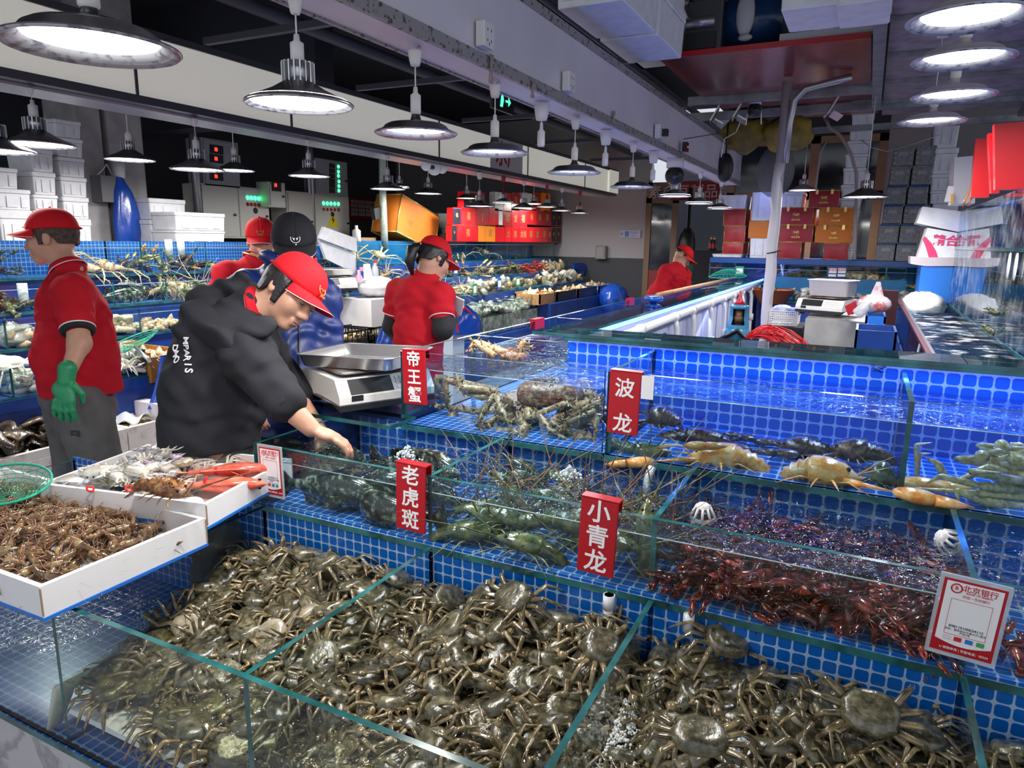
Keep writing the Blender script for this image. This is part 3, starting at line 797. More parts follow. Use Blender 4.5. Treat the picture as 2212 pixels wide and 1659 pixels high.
for i,(px,py,w_,lab)in enumerate(((1735,411,61,'wide pale cone lamp on a long cord above the red carry bags'),(1868,425,91,'black cone lamp with a ribbed top on a long cord before the foam box stack'),(2062,372,58,'white cone lamp half hidden behind the white container at right'))):
 dep=.30*FPX/w_;p=at(px,py,D=dep)
 pendant(lab,'lamps on long cords at the back of the stall',p.x,p.y,p.z,2.72,.30,'cone',mount='cord',shade=[M_shadewhite,M_dsteel,M_shadewhite][i],lit=2.4)
# ================================================================= glass tanks
W_clear=watermat('still_water',(0.86,0.95,0.97),wave=0.8)
W_crab=watermat('murky_crab_water',(0.84,0.83,0.66),wave=1.6,wscale=34)
W_blue=watermat('rippled_blue_water',(0.60,0.74,0.97),wave=1.3,wscale=24)
W_king=watermat('rippled_king_crab_water',(0.80,0.85,0.95),wave=1.7,wscale=26)
W_grouper=watermat('churned_water',(0.74,0.87,0.92),wave=2.6,wscale=26)
W_foam=watermat('foaming_water',(0.62,0.68,0.66),foam=0.42,wave=1.6,fscale=9,wscale=34)
def place(o,u,v):
 """frame with run direction u, inward direction v, up"""
 u=Vector(u);v=Vector(v)
 return Matrix(((u.x,v.x,0,o[0]),(u.y,v.y,0,o[1]),(u.z,v.z,1,o[2]),(0,0,0,1)))
def pane(b,x0,x1,y0,y1,z0,z1,M=None,thin='y'):
 """sheet of glass: faces slot 0, edges slot 1"""
 n=len(b.f);b.mi(0).box(x0,x1,y0,y1,z0,z1,M=M)
 f={'z':(0,1),'y':(2,3),'x':(4,5)}[thin]
 for i in range(6):b.m[n+i]=0 if i in f else 1
def tank(label,group,M,u0,u1,v1,z0,z1,zw,divs=(),tile=None,back=None,water=None,glass=None,edge=None,t=.013,backz=None,ends=(True,True),backwall=True,apron=None,name='glass_tank',skirt=None):
 glass=glass or M_glass;edge=edge or M_edge;tile=tile or M_tile
 o=thing(name,label,'fish tank',M@V((u0+u1)/2,v1/2,z0),group)
 b=MB();pane(b,u0,u1,0,t,z0+.012,z1,M);b.build('front_pane',[glass,edge],o)
 b=MB();n=len(b.f);b.box(u0,u1,-.004,v1,z0-.006,z0+.012,M=M);b.m[:]=[1,0,1,1,1,1];b.build('bottom',[tile,edge],o)
 if backwall:
  b=MB();b.box(u0,u1,v1,v1+.012,z0,backz or z1,M=M);b.build('back_panel',back or tile,o)
 for e,u in((0,u0),(1,u1)):
  if ends[e]:
   b=MB();pane(b,u-(0 if e==0 else t),u+(t if e==0 else 0),t,v1,z0+.012,z1,M,'x');b.build('end_pane',[glass,edge],o)
 for u in divs:
  b=MB();pane(b,u-t/2,u+t/2,t,v1,z0+.012,z1-.003,M,'x');b.build('divider',[glass,edge],o)
 if zw:
  nu=max(2,int((u1-u0)/.08));b=MB()
  b.grid(lambda p,q:M@V(u0+t+(u1-u0-2*t)*p,t+.001+(v1-t-.002)*q,zw+.0025*math.sin(p*61+q*9)*math.sin(q*17+p*5)),min(nu,60),6)
  b.build('water',water or W_clear,o)
  b=MB();b.cyl(M@V(u0+t,t+.0015,zw),M@V(u1-t,t+.0015,zw),.0016,n=5);b.build('water_line',mat('meniscus_highlight',(0.62,0.74,0.78),0.05,spec=1.0),o)  # pale tube colour paints the bright edge highlight along the meniscus
 if apron:
  b=MB();b.box(u0,u1,-.03,v1+.4,apron[0],z0-.001,M=M);b.build('apron',apron[1],o)
 return o
DX=[-1.625,-1.0,-.377,.253,.88]
MA=place((0,.85,0),(1,0,0),(0,1,0))
T_low=tank('lowest front tank full of hairy crabs with mosaic walls',None,MA,-2.6,1.3,.67,.455,.85,None,DX,back=M_tile,backz=.86,edge=M_edge)
# its water lies compartment by compartment
for i,(a,c,z,wm)in enumerate(((-2.6,DX[0],.56,W_clear),(DX[0],DX[1],.635,W_crab),(DX[1],DX[2],.64,W_crab),(DX[2],DX[3],.64,W_crab),(DX[3],DX[4],.64,W_crab))):
 b=MB()
 f=(lambda u,v,a=a,c=c,z=z:V(a+.008+(c-a-.016)*u,.862+.655*v,z+(.06*v if i else 0)))
 b.grid(f,10,10);b.build('water',wm,T_low)
b=MB();b.box(-1.61,1.3,.866,1.50,.545,.56);b.build('false_floor',M_wax,T_low)
b=MB();b.box(-1.58,1.3,.92,1.45,.468,.545);b.build('dark_space_box',mat('dark_maroon_box',(0.02,0.012,0.014),0.5),T_low)  # dark box put in for the shade of the empty space under the false floor
b=MB();b.box(-2.6,1.3,.90,1.5,0.02,.45);tag(b.build('tank_stand',bpy.data.materials['wet_marble_floor']),'grey marble faced base under the lowest crab tank','stand')
T_mid=tank('middle tank of groupers, green spiny lobsters and red crayfish',None,place((0,1.52,0),(1,0,0),(0,1,0)),-1.655,1.3,.50,.84,1.05,1.0,(-1.01,-.384,.25),back=M_tilebig,backz=1.03,water=W_grouper)
T_up=tank('upper tank of lobsters lit blue with large mosaic squares',None,place((0,2.0,0),(1,0,0),(0,1,0)),-.67,1.5,.5,1.02,1.295,1.235,(.138,),tile=M_tilebig,backz=1.327,water=W_blue,glass=M_glassb,ends=(True,True))
# king crab corner and the long tank down the aisle share one glass trough
T_king=tank('corner tank of red king crabs at the head of the aisle tank',None,place((0,2.0,0),(1,0,0),(0,1,0)),-1.435,-.681,.5,1.02,1.295,1.235,tile=M_tile,backwall=False,water=W_king,glass=M_glassb,ends=(True,False))
b=MB();b.box(-1.0,-.675,2.5,2.512,1.02,1.327);b.build('back_panel',M_tilebig,T_king)
MI=place((-1.435,0,0),(0,1,0),(1,0,0))
T_aisle=tank('long blue lit tank running away down the aisle',None,MI,2.502,8.1,.43,1.02,1.295,1.235,(3.36,4.3,5.2,6.2,7.2),tile=M_tile,backz=1.32,water=W_blue,glass=M_glassb)
b=MB();b.box(-1.435,-1.30,2.03,8.1,0.02,1.018);b.box(-1.435,1.5,2.1,2.4,.02,1.018);tag(b.build('tank_stand',M_blue),'blue boarded stand under the upper and aisle tanks','stand')
b=MB();b.box(-1.64,1.3,1.56,2.0,0.02,.838);tag(b.build('tank_stand',M_blue),'blue boarded stand under the middle tank','stand')
# cover glass ledge with the LED strip under it
o=thing('cover_glass','thick green edged glass ledge over the blue mosaic with LEDs below','glass ledge',(-.0,2.5,1.33))
b=MB();pane(b,-1.13,1.5,2.44,2.63,1.328,1.340,thin='z');b.build('sheet',[M_glassb,M_edge],o)
b=MB();b.box(-1.0,1.5,2.445,2.45,1.313,1.328);b.box(-1.0,1.5,2.612,2.622,1.29,1.328);b.build('edge_strip',M_edge,o)
b=MB();b.box(-1.0,.04,2.47,2.482,1.317,1.3275);b.box(.085,1.5,2.47,2.482,1.317,1.3275);b.build('led_strip',M_led,o)
b=MB()
for i in range(58):
 x=-.985+i*.0435
 if .03<x<.095:continue
 b.ell((x,2.469,1.320),(.005,.003,.004),8,5)
b.build('led_dots',M_leddot,o)
for x0,x1 in((-1.0,.04),(.085,1.5)):area_light('led_light',((x0+x1)/2,2.455,1.312),(x1-x0),LED_W*(x1-x0)/2.3,(0.03,0.17,1.0),rot=(R_.uniform(0,0)-.35,0,0),size_y=.02)
b=MB();b.tube([(.045,2.45,1.312),(.06,2.435,1.303),(.075,2.44,1.296),(.06,2.45,1.302),(.05,2.44,1.298),(.085,2.45,1.312)],.005,6);tag(b.build('cable_knot',mat('blue_cable',(.02,.05,.3),.4)),'small knotted blue cable under the gap in the LED strip','cable')
o=thing('cover_glass','green edged glass ledge running along the inner side of the aisle tank','glass ledge',(-1.03,5.3,1.325))
b=MB();pane(b,-1.13,-.97,2.635,8.1,1.325,1.337,thin='z');b.build('sheet',[M_glassb,M_edge],o)
b=MB();b.box(-.985,-.98,2.66,8.1,1.30,1.325);b.build('led_strip',M_led,o)
area_light('led_light',(-1.06,5.3,1.318),5.3,LED_W*1.6,(0.16,0.24,1.0),rot=(0,0,PI/2),size_y=.02)
area_light('led_light',(-.96,5.3,1.30),5.2,LED_W*.9,(0.30,0.38,1.0),rot=(0,-.4,PI/2),size_y=.02)
# red rim clips
for i,(px,py,z,lab)in enumerate(((1158,696,1.3,'small red plastic clip on the aisle tank rim where the ledge begins'),(1360,640,1.3,'small red plastic clip farther down the aisle tank rim'))):
 p=at(px,py,X=-1.435);b=MB();b.box(-1.45,-1.42,p.y-.04,p.y+.07,1.255,1.305)
 obj('rim_clip',lab,'clip',b,M_red,'red rim clips')
# ================================================================= hanging name plates
def plate(label,chars,x0,x1,z0,z1,y,size,rot=0.0,space=1.05):
 o=thing('name_plate',label,'sign',((x0+x1)/2,y,z0),'red acrylic name plates')
 cx=(x0+x1)/2
 M=Matrix.Translation((cx,y,z1))@Matrix.Rotation(rot,4,'Y')
 b=MB();b.bbox(x0-cx,x1-cx,-.003,.003,z0-z1,0,b=.003,M=M);b.box(x0-cx,x1-cx,-.003,.028,-.002,.002,M=M);b.box(x0-cx,x1-cx,.025,.028,-.03,0,M=M)
 b.build('board',M_red,o)
 n=len(chars)
 for i,ch in enumerate(chars):
  zc=-(z1-z0)*(.18+(.66 if n==3 else .56)*i/(n-1)+(.0 if n==3 else .10))
  text('character',ch,M@frame((0,-.0036,zc),(1,0,0),(0,0,1)),size,M_whitecloth,o,bold=.016)
plate('red hanging plate with three white characters for king crab','帝王蟹',-1.424,-1.325,1.113,1.304,1.993,.058,-.03)
plate('red hanging plate with two white characters for Boston lobster','波龙',-.660,-.563,1.108,1.302,1.993,.062,.02)
plate('red hanging plate with three white characters for tiger grouper','老虎斑',-1.106,-1.008,.885,1.078,1.513,.058,.02)
plate('red hanging plate with three white characters for small green lobster','小青龙',-.560,-.465,.884,1.078,1.513,.060,.035)
b=MB();b.box(-.562,-.525,1.99,1.992,1.225,1.295);obj('paper_tag','blank white paper tag beside the two character red plate','tag',b,M_whitecloth)
# bank payment placards (the square code itself is left blank)
M_seal=mat('placard_print_red',(0.55,0.01,0.03),0.4);M_ink=mat('black_ink',(0.02,0.02,0.05),0.5)
def placard(label,xc,y,z0,z1,w,rot=0.0,ry=0.0,fine=True):
 h=z1-z0;o=thing('payment_placard',label,'placard',(xc,y,z0),'bank payment placards')
 M=Matrix.Translation((xc,y,(z0+z1)/2))@Matrix.Rotation(rot,4,'Y')@Matrix.Rotation(ry,4,'Z')
 b=MB();b.bbox(-w/2,w/2,-.0015,.0015,-h/2,h/2,b=.004,M=M);b.build('clear_holder',mat('clear_acrylic',(.8,.85,.88),.1,alpha=.35),o)
 b=MB();iw,ih=w*.44,h*.45
 b.box(-iw,iw,-.0022,-.0016,-ih,ih,M=M);b.build('red_card',M_red,o)
 b=MB();n=10
 pts=[M@V(-iw*.9,-.0025,-ih*.66)]+[M@V(-iw*.9+1.8*iw*i/n,-.0025,-ih*(.66+.12*math.sin(PI*i/n)))for i in range(1,n)]+[M@V(iw*.9,-.0025,-ih*.66),M@V(iw*.9,-.0025,ih*.94),M@V(-iw*.9,-.0025,ih*.94)]
 b.poly(pts);b.build('white_field',M_whitecloth,o)
 T=lambda nm,s,x,z,sz,mm_,bold=0.0:text(nm,s,M@frame((x*iw,-.0029,z*ih),(1,0,0),(0,0,1)),sz*h,mm_,o,bold=bold,ext=.0001)
 T('bank_name','北京银行',.18,.80,.085,M_seal,.012);T('bank_name_english','BANK OF BEIJING',.18,.69,.033,M_seal,.01)
 T('motto','伴您一生的银行',.1,.58,.038,M_seal)
 b=MB();b.tube([M@V(-iw*.56+iw*.17*math.cos(a),-.003,ih*.77+iw*.17*math.sin(a))for a in[2*PI*k/20 for k in range(21)]],w*.012,4)
 b.build('ring_mark',M_seal,o);T('ring_letter','B',-.56,.77,.06,M_seal,.02)
 b=MB()
 for X0,X1,Z0,Z1 in((-.66,.66,.475,.485),(-.66,.66,-.49,-.48),(-.66,-.65,-.49,.485),(.65,.66,-.49,.485)):b.box(X0*iw,X1*iw,-.003,-.0026,Z0*ih,Z1*ih,M=M)
 b.build('code_frame',M_seal,o)
 T('number','898110100034112',0,-.26,.045,M_ink,.008);T('shop_line','店名：南芳综合交易大厅1层水',0,-.35,.030,M_ink);T('shop_line','产区4号',0,-.42,.030,M_ink)
 for i,(cc,ch)in enumerate((((.75,.7,.7),'京'),((.6,.02,.03),'云'),((.02,.2,.6),'支'),((.05,.4,.12),'✓'))):
  b=MB();x=-.54+.36*i;b.bbox((x-.12)*iw,(x+.12)*iw,-.0034,-.0027,(-.58-.06)*ih,(-.58+.05)*ih,b=.001,M=M);b.build('pay_icon',mat('icon_%d'%i,cc,.4),o)
  T('icon_mark',ch,x,-.585,.04,M_whitecloth if i else M_seal)
 T('footer','U 银联商务 | 客服电话：95534',.08,-.885,.036,M_whitecloth,.01)
placard('larger bank payment placard with red border leaning on the crayfish tank at right',.243,1.497,.892,1.062,.118,.06,.0)
placard('smaller bank payment placard at the left end of the grouper tank',-1.573,1.508,.893,1.058,.098,-.02,.0)
# ================================================================= pipes under and behind the tanks
def pvc(label,pts,r,collar=None,group='white drain pipes'):
 o=thing('drain_pipe',label,'pipe',pts[-1],group)
 b=MB();b.tube(pts,r,14);b.build('pipe',M_pvc,o)
 for c0,c1 in(collar or()):
  b=MB();b.cyl(c0,c1,r*1.22,n=16);b.build('collar',M_pvc,o)
 return o
pvc('white drain pipe hanging behind the green lobster plate into the crab tank',[(-.478,1.506,.842),(-.478,1.506,.70)],.012,[((-.478,1.506,.842),(-.478,1.506,.805))])
pvc('short white drain stub under the crayfish tank',[(-.285,1.506,.842),(-.285,1.506,.80)],.013)
pvc('white elbow drain under the blue lobster tank',[(-.515,1.99,1.019),(-.52,1.975,1.0),(-.522,1.965,.975),(-.522,1.965,.95)],.012)
# ================================================================= inside the stall: pipe wall, pumps, pole
PW=thing('pipe_rail','long white pipe rail with drops along the inside of the aisle tank','pipe',(-.95,5.3,1.2))
b=MB();b.cyl((-.955,2.75,1.262),(-.955,8.1,1.285),.022,n=14);b.build('main_pipe',M_pvc,PW)
for i,y in enumerate((3.3,4.0,4.45,5.0,5.5,5.95,6.4,6.9,7.4)):
 b=MB();b.tube([(-.955,y,1.26),(-.94,y,1.20),(-.93,y,.72),(-.93,y,.5)],.016,10);b.cyl((-.955,y-.035,1.265),(-.955,y+.035,1.265),.028,n=12)
 b.cyl((-.93,y,.98),(-.93,y,1.04),.022,n=12);dp=b.build('drop_pipe',M_pvc,PW)
 if i%2==0:
  b=MB();b.box(-.915,-.88,y-.045,y+.045,1.0,1.018,rot=(.3,0,.3));b.cyl((-.93,y,1.01),(-.895,y,1.01),.008,n=8);b.build('valve_handle',M_red,dp)
b=MB();b.box(-1.0,-.99,2.66,8.1,0.05,1.30);tag(b.build('splash_board',mat('lilac_white_board',(0.60,0.63,0.82),0.35,col2=(0.5,0.54,0.75),nscale=2)),'lilac white splash board behind the white pipe rail','board')
b=MB();b.box(-.99,.9,2.7,9.1,.0,.06);tag(b.build('stall_floor_step',M_dark),'dark raised floor inside the stall','platform')
def pump(label,c,s,colour,black=False):
 o=thing('water_pump',label,'pump',c,'cast blue water pumps')
 m=mat('pump_'+label[:6],colour,.3,coat=.3)
 b=MB()
 b.lathe([(0,0),(.055*s,0),(.062*s,.01*s),(.060*s,.04*s),(.052*s,.055*s)],c,20);b.box(c[0]-.07*s,c[0]+.07*s,c[1]-.05*s,c[1]+.05*s,c[2]-.03*s,c[2]+.01*s)
 b.build('base',m,o)
 b=MB();n=24;pr=[(.052,.055),(.050,.075),(.042,.10),(.042,.15),(.046,.155),(.046,.165),(.03,.17),(0.001,.17)]
 vs=[];
 for r,z in pr:
  for j in range(n):
   a=2*PI*j/n;vs.append((c[0]+r*s*math.cos(a),c[1]+r*s*math.sin(a),c[2]+z*s))
 fs=[]
 for i in range(len(pr)-1):
  for j in range(n):
   a=2*PI*(j+.5)/n
   if i in(1,2)and abs(((a-1.55*PI+PI)%(2*PI))-PI)<.62:continue
   fs.append((i*n+j,i*n+(j+1)%n,(i+1)*n+(j+1)%n,(i+1)*n+j))
 b.add(vs,fs,smooth=True);b.build('lantern_bracket',m,o)
 b=MB();b.cyl((c[0],c[1],c[2]+.06*s),(c[0],c[1],c[2]+.15*s),.022*s,n=12);b.cyl((c[0],c[1],c[2]+.085*s),(c[0],c[1],c[2]+.115*s),.032*s,n=6);b.build('shaft',mat('rusty_iron',(.14,.08,.05),.6,metal=.6),o)
 b=MB()
 if black:
  b.lathe([(.001,.17*s),(.03*s,.17*s),(.012*s,.19*s),(.006*s,.21*s),(.005*s,.235*s),(.001,.235*s)],c,12);b.build('red_cap',M_red,o)
 else:
  b.lathe([(.001,.165*s),(.02*s,.165*s),(.02*s,.185*s),(.052*s,.19*s),(.056*s,.20*s),(.052*s,.215*s),(.001,.218*s)],c,10);b.build('hand_wheel',m,o)
 return o
p=at(1408,722,Z=1.17);pump('dark blue water pump with a lobed hand wheel on the ledge end',(p.x,p.y,1.17),1.0,(.01,.07,.30))
p=at(1592,730,Z=1.17);P2=(p.x,p.y,1.16)
pump('turquoise blue water pump with a red cap beside the red strings',P2,1.15,(.03,.20,.36),True)
b=MB();b.tube([(P2[0]-.11,P2[1]-.06,1.145),(P2[0]-.04,P2[1]-.085,1.19),(P2[0]+.01,P2[1]-.08,1.22),(P2[0]+.06,P2[1]-.07,1.17),(P2[0]+.13,P2[1]-.05,1.145)],.028,8,flat=.4);obj('rubber_strap','black rubber strap laid over the turquoise pump','strap',b,M_black)
# table carrying the pumps, strings
b=MB();b.box(-.97,-.35,2.75,3.5,1.08,1.12);b.box(-.9,-.4,2.8,3.4,.06,1.08);tag(b.build('pump_stand',M_black),'low dark stand behind the glass ledge carrying the two pumps','stand')
# tied red plastic strings
o=thing('string_bundle','bundle of shiny red plastic strings spilling from the turquoise pump','strings',(P2[0]+.1,P2[1],1.12))
for k in range(46):
 a0=R_.uniform(-.06,.06);L=R_.uniform(.20,.36);h=R_.uniform(.02,.10);w=R_.uniform(.004,.007)
 pts=[]
 for i in range(7):
  t=i/6
  pts.append(V(P2[0]+.045+L*t,P2[1]-.03+a0+.16*a0*t*4+R_.uniform(-.006,.006),1.145+h*math.sin(PI*min(1,t*1.0))+.035*(1-t)))
 b=MB();b.tube(pts,[w]*7,5,flat=.35);b.build('string',M_redcard,o)
# tape-wrapped grey pole
o=thing('support_pole','tall grey pole wrapped in cloudy tape rising to the loft','pole',(-.575,5.05,0))
b=MB();b.cyl((-.58,5.05,0.06),(-.575,5.05,2.70),.030,n=16);b.build('pole',mat('lilac_grey_paint',(.46,.45,.50),.4),o)
b=MB();b.tube([(-.58+.004*math.sin(i*1.7),5.05,.3+i*.1)for i in range(20)],[.035+.003*math.sin(i*2.3)for i in range(20)],14);b.build('tape_wrap',mat('cloudy_tape',(.58,.57,.62),.3,bump=.4,bscale=18),o)
b=MB();b.tube([(-.545,5.04,2.2),(-.54,5.04,2.45),(-.52,5.02,2.58),(-.46,5.0,2.64),(-.35,5.0,2.66),(-.2,5.0,2.69)],.022,10);b.build('bent_pipe',M_steel,o)
b=MB();b.tube([(-.61,5.02,1.62),(-.56,5.01,1.63),(-.52,5.03,1.645)],.004,5);b.build('cable_tie',M_black,o)
# ================================================================= the near white trays
def tray(label,M,w,d,h,t=.012,band=True):
 o=thing('seafood_tray',label,'tray',M@V(0,0,0),'white boards trays on the left rim')
 b=MB();b.box(-w/2,w/2,-d/2,d/2,0,.008,M=M)
 for x0,x1,y0,y1 in((-w/2,w/2,-d/2,-d/2+t),(-w/2,w/2,d/2-t,d/2),(-w/2,-w/2+t,-d/2+t,d/2-t),(w/2-t,w/2,-d/2+t,d/2-t)):
  b.box(x0,x1,y0,y1,.008,h,M=M)
 b.build('box',M_wax,o)
 b=MB();b.box(-w/2-.002,w/2+.002,-d/2-.002,d/2+.002,-.008,-.0005,M=M);b.build('blue_base',M_lblue,o)
 b=MB()
 for sx in(-1,1):
  for sy in(-1,1):b.box(sx*w/2-.0015,sx*w/2+.0015,sy*d/2-.0015,sy*d/2+.0015,.004,h-.004,M=M)
 b.build('corner_seam',mat('seam_brown',(.35,.25,.16),.6),o)
 return o
MT1=Matrix.Translation((-1.96,.99,.87))@Matrix.Rotation(.015,4,'Z')
MT2=Matrix.Translation((-1.845,1.375,.908))@Matrix.Rotation(.21,4,'Z')
tray('white tray of brown shrimp nearest the camera at the left rim',MT1,.90,.43,.072)
tray('white tray of swimming crabs and red fish behind the shrimp tray',MT2,.56,.42,.065)
b=MB();b.box(-2.3,-1.66,1.2,1.5,.86,.898);tag(b.build('tray_support',M_blue),'blue board under the swimming crab tray','board')
# glass shelf and scale at the left end
o=thing('glass_shelf','green edged glass shelf carrying the near weighing scale','shelf',(-1.62,2.06,1.03))
b=MB();pane(b,-1.86,-1.375,1.85,2.0,1.052,1.066,thin='z');pane(b,-1.86,-1.437,2.0,2.32,1.052,1.066,thin='z');b.build('sheet',[M_glass,M_edge],o)
b=MB();b.box(-1.84,-1.46,2.03,2.3,.1,1.05);tag(b.build('scale_cabinet',M_blue),'blue cabinet under the glass shelf','cabinet')
def scale(label,c,rz,s=1.0,bowl=True,group='electronic price scales'):
 o=thing('weighing_scale',label,'scale',c,group)
 M=Matrix.Translation(c)@Matrix.Rotation(rz,4,'Z')@Matrix.Scale(s,4)
 b=MB();W,D_,H=.34,.31,.10
 prof=[(-.155,.018),(-.155,.045),(-.12,.098),(.12,.10),(.155,.085),(.155,.02)]
 b.poly([M@V(-W/2,y,z)for y,z in prof],(M.to_3x3()@V(W,0,0)));b.build('housing',mat('ivory_plastic',(.80,.79,.74),.3,col2=(.62,.52,.36),nscale=9,ramp=(.62,.8)),o)
 b=MB();n=10;
 arch=[(-.155,.0)]+[(-.155+.31*i/n,.03*math.sin(PI*i/n))for i in range(1,n)]+[(.155,0),(.155,.022),(-.155,.022)]
 b.poly([M@V(-W/2+.0,y,z)for y,z in arch],(M.to_3x3()@V(W,0,0)))
 for x in(-.13,.13):
  for y in(-.12,.12):b.cyl(M@V(x,y,-.012),M@V(x,y,.01),.018*s,n=12)
 b.build('black_base',M_black,o)
 n_=V(0,-.053,.035).normalized()
 F=M@frame((0,-.1385,.0725),(1,0,0),(0,.035,.053))
 b=MB();b.box(-.13,.02,-.026,.026,.0,.001,M=F);b.build('display',M_black,o)
 b=MB()
 for i in range(7):
  for j in range(3):b.bbox(.035+i*.0155,.047+i*.0155,-.022+j*.016,-.010+j*.016,0,.002,b=.002,M=F)
 b.build('keys',M_plastic,o)
 b=MB();b.box(-.13,-.09,-.004,.014,-.0,.0006,M=M@frame((0,-.1556,.034),(1,0,0),(0,0,1)));b.build('label_sticker',M_black,o)
 b=MB();b.bbox(-.15,.15,-.12,.13,.108,.116,b=.02,M=M);b.cyl(M@V(0,0,.095),M@V(0,0,.11),.03*s,n=12);b.build('platform',mat('rusty_platform',(.12,.055,.03),.35,metal=.3,col2=(.3,.3,.3),nscale=14),o)
 return o,M
SC,SM=scale('ivory scale with a stained platform and steel pan beside the king crab plate',(-1.655,2.09,1.087),1.12,1.12)
# steel pan on it
def pan(label,M,w,d,h,m,name='steel_pan',cat='pan',t=.0018):
 b=MB()
 def ring(W,D_,z,r,n=5):
  pts=[]
  for cx,cy_,a0 in((W/2-r,D_/2-r,0),(-W/2+r,D_/2-r,PI/2),(-W/2+r,-D_/2+r,PI),(W/2-r,-D_/2+r,1.5*PI)):
   for i in range(n+1):a=a0+PI/2*i/n;pts.append(M@V(cx+r*math.cos(a),cy_+r*math.sin(a),z))
  return pts
 R=[ring(w-.05,d-.05,0,.02),ring(w-.04,d-.04,.004,.025),ring(w-.018,d-.018,h-.004,.03),ring(w,d,h,.035),ring(w,d,h-.003,.035),ring(w-.024,d-.024,h-.007,.03),ring(w-.046,d-.046,.007,.025),ring(w-.056,d-.056,.003,.02)]
 n=len(R[0]);vs=[q for r in R for q in r]
 b.add(vs,[(k*n+i,k*n+(i+1)%n,(k+1)*n+(i+1)%n,(k+1)*n+i)for k in range(len(R)-1)for i in range(n)],smooth=True)
 b.add(R[-1],[tuple(range(n))],smooth=False);b.add(R[0],[tuple(range(n-1,-1,-1))],smooth=False)
 return tag(b.build(name,m),label,cat)
pan('rectangular stainless steel pan lying on the near scale',SM@Matrix.Translation((.0,.0,.119))@Matrix.Scale(1/1.12,4)@Matrix.Rotation(-1.05,4,'Z')@Matrix.Rotation(-.03,4,'Y'),.42,.33,.048,mat('bright_steel',(.78,.78,.80),.26,metal=.85,bump=.05,bscale=5))
# ================================================================= boxes
def foam_box(label,x0,x1,y0,y1,z0,z1,group=None,lid=True,m=None,M=None,emb='-y',cat='foam box',name='foam_box'):
 m=m or M_foam;I=Matrix.Identity(4);M=M or I
 o=thing(name,label,cat,M@V((x0+x1)/2,(y0+y1)/2,z0),group)
 h=z1-z0;zl=z1-h*.22 if lid else z1
 b=MB();b.bbox(x0+.006,x1-.006,y0+.006,y1-.006,z0,zl,b=.012,M=M,taper=.006)
 def emb_(a0,a1,fn):
  w=(a1-a0)
  for p,q in((.12,.28),(.36,.64),(.72,.88)):
   fn(a0+w*p,a0+w*q,z0+h*.12,zl-h*.12)
 t=.004
 if emb in('-y','both'):emb_(x0,x1,lambda a,c,e,f:[b.box(a,c,y0+.002,y0+.002+t,e,f,M=M)])
 if emb in('+x','both'):emb_(y0,y1,lambda a,c,e,f:[b.box(x1-.002-t,x1-.001,a,c,e,f,M=M)])
 b.build('body',m,o)
 if lid:
  b=MB();b.bbox(x0,x1,y0,y1,zl+.002,z1,b=.014,M=M);b.build('lid',m,o)
 return o
def at_box(l,t,r,bt,Y):
 x0,x1,z0,z1=px_rect(l,t,r,bt,Y);return x0,x1,z0,z1
def crate(label,x0,x1,y0,y1,z0,z1,m,group=None,bars=7,name='plastic_crate'):
 o=thing(name,label,'crate',((x0+x1)/2,(y0+y1)/2,z0),group)
 b=MB();t=.008
 b.box(x0,x1,y0,y1,z0,z0+t)
 for z in(z0+.0,(z0+z1)/2-.006,z1-.018):
  b.box(x0,x1,y0,y0+t,z,z+.018);b.box(x0,x1,y1-t,y1,z,z+.018);b.box(x0,x0+t,y0,y1,z,z+.018);b.box(x1-t,x1,y0,y1,z,z+.018)
 for i in range(bars+1):
  x=x0+(x1-x0-t)*i/bars;b.box(x,x+t,y0,y0+t,z0,z1);b.box(x,x+t,y1-t,y1,z0,z1)
  y=y0+(y1-y0-t)*i/bars;b.box(x0,x0+t,y,y+t,z0,z1);b.box(x1-t,x1,y,y+t,z0,z1)
 b.build('frame',m,o);return o
# ================================================================= left and centre banks of tanks (facing the aisle)
W_bank=watermat('bank_water',(0.84,0.93,0.93),wave=1.0)
W_oyster=watermat('oyster_water',(0.72,0.80,0.76),foam=0.12,wave=1.6)
def pY(px,py,X):return at(px,py,X=X).y
def bank(X):return place((X,0,0),(0,1,0),(-1,0,0))
XB=[-4.20,-4.58,-4.87,-5.15]
def rowdivs(pxs,py,X):return[pY(p,py,X)for p in pxs]
g='tanks of the left bank'
tank('top left tank row with small blue mosaic, snow crabs and lobsters',g,bank(XB[3]),2.1,5.97,.45,1.372,1.635,1.585,rowdivs((308,447),560,XB[3]),tile=M_tilesm,backz=1.63,water=W_bank)
tank('second left tank row with spotted groupers and spiny lobsters',g,bank(XB[2]),1.9,5.5,.40,1.17,1.357,1.325,rowdivs((133,247,361),620,XB[2]),tile=M_tilesm,backz=1.372,water=W_bank)
tank('third left tank row with pale squid and whelks',g,bank(XB[1]),1.8,4.6,.42,.98,1.172,1.135,rowdivs((12,305),700,XB[1]),tile=M_tilesm,backz=1.17,water=W_bank)
tank('lowest left tank row with prawns, squid and swimming crabs',g,bank(XB[0]),1.6,3.0,.42,.765,.945,.91,rowdivs((25,),800,XB[0]),tile=M_tilesm,backz=.98,water=W_oyster)
ya,yb_=pY(640,640,XB[1]),pY(807,640,XB[1])
za=at(807,666,X=XB[1]).z;zb=at(807,624,X=XB[1]).z
tank('dark water tank of abalone under the far scale',g,bank(XB[1]),ya,yb_,.42,za,zb,zb-.03,rowdivs((757,),650,XB[1]),tile=M_bluefilm,backz=zb,water=W_bank)
b=MB();b.box(-4.6,-4.215,1.4,yb_+.5,.02,.762);b.box(-4.9,-4.6,1.4,yb_,.02,.975);b.box(-5.2,-4.88,1.4,5.6,.02,1.165);b.box(-5.75,-5.2,1.4,6.0,.02,1.37)
tag(b.build('bank_stand',M_blue),'stepped blue boarded stand under the left tanks','stand')
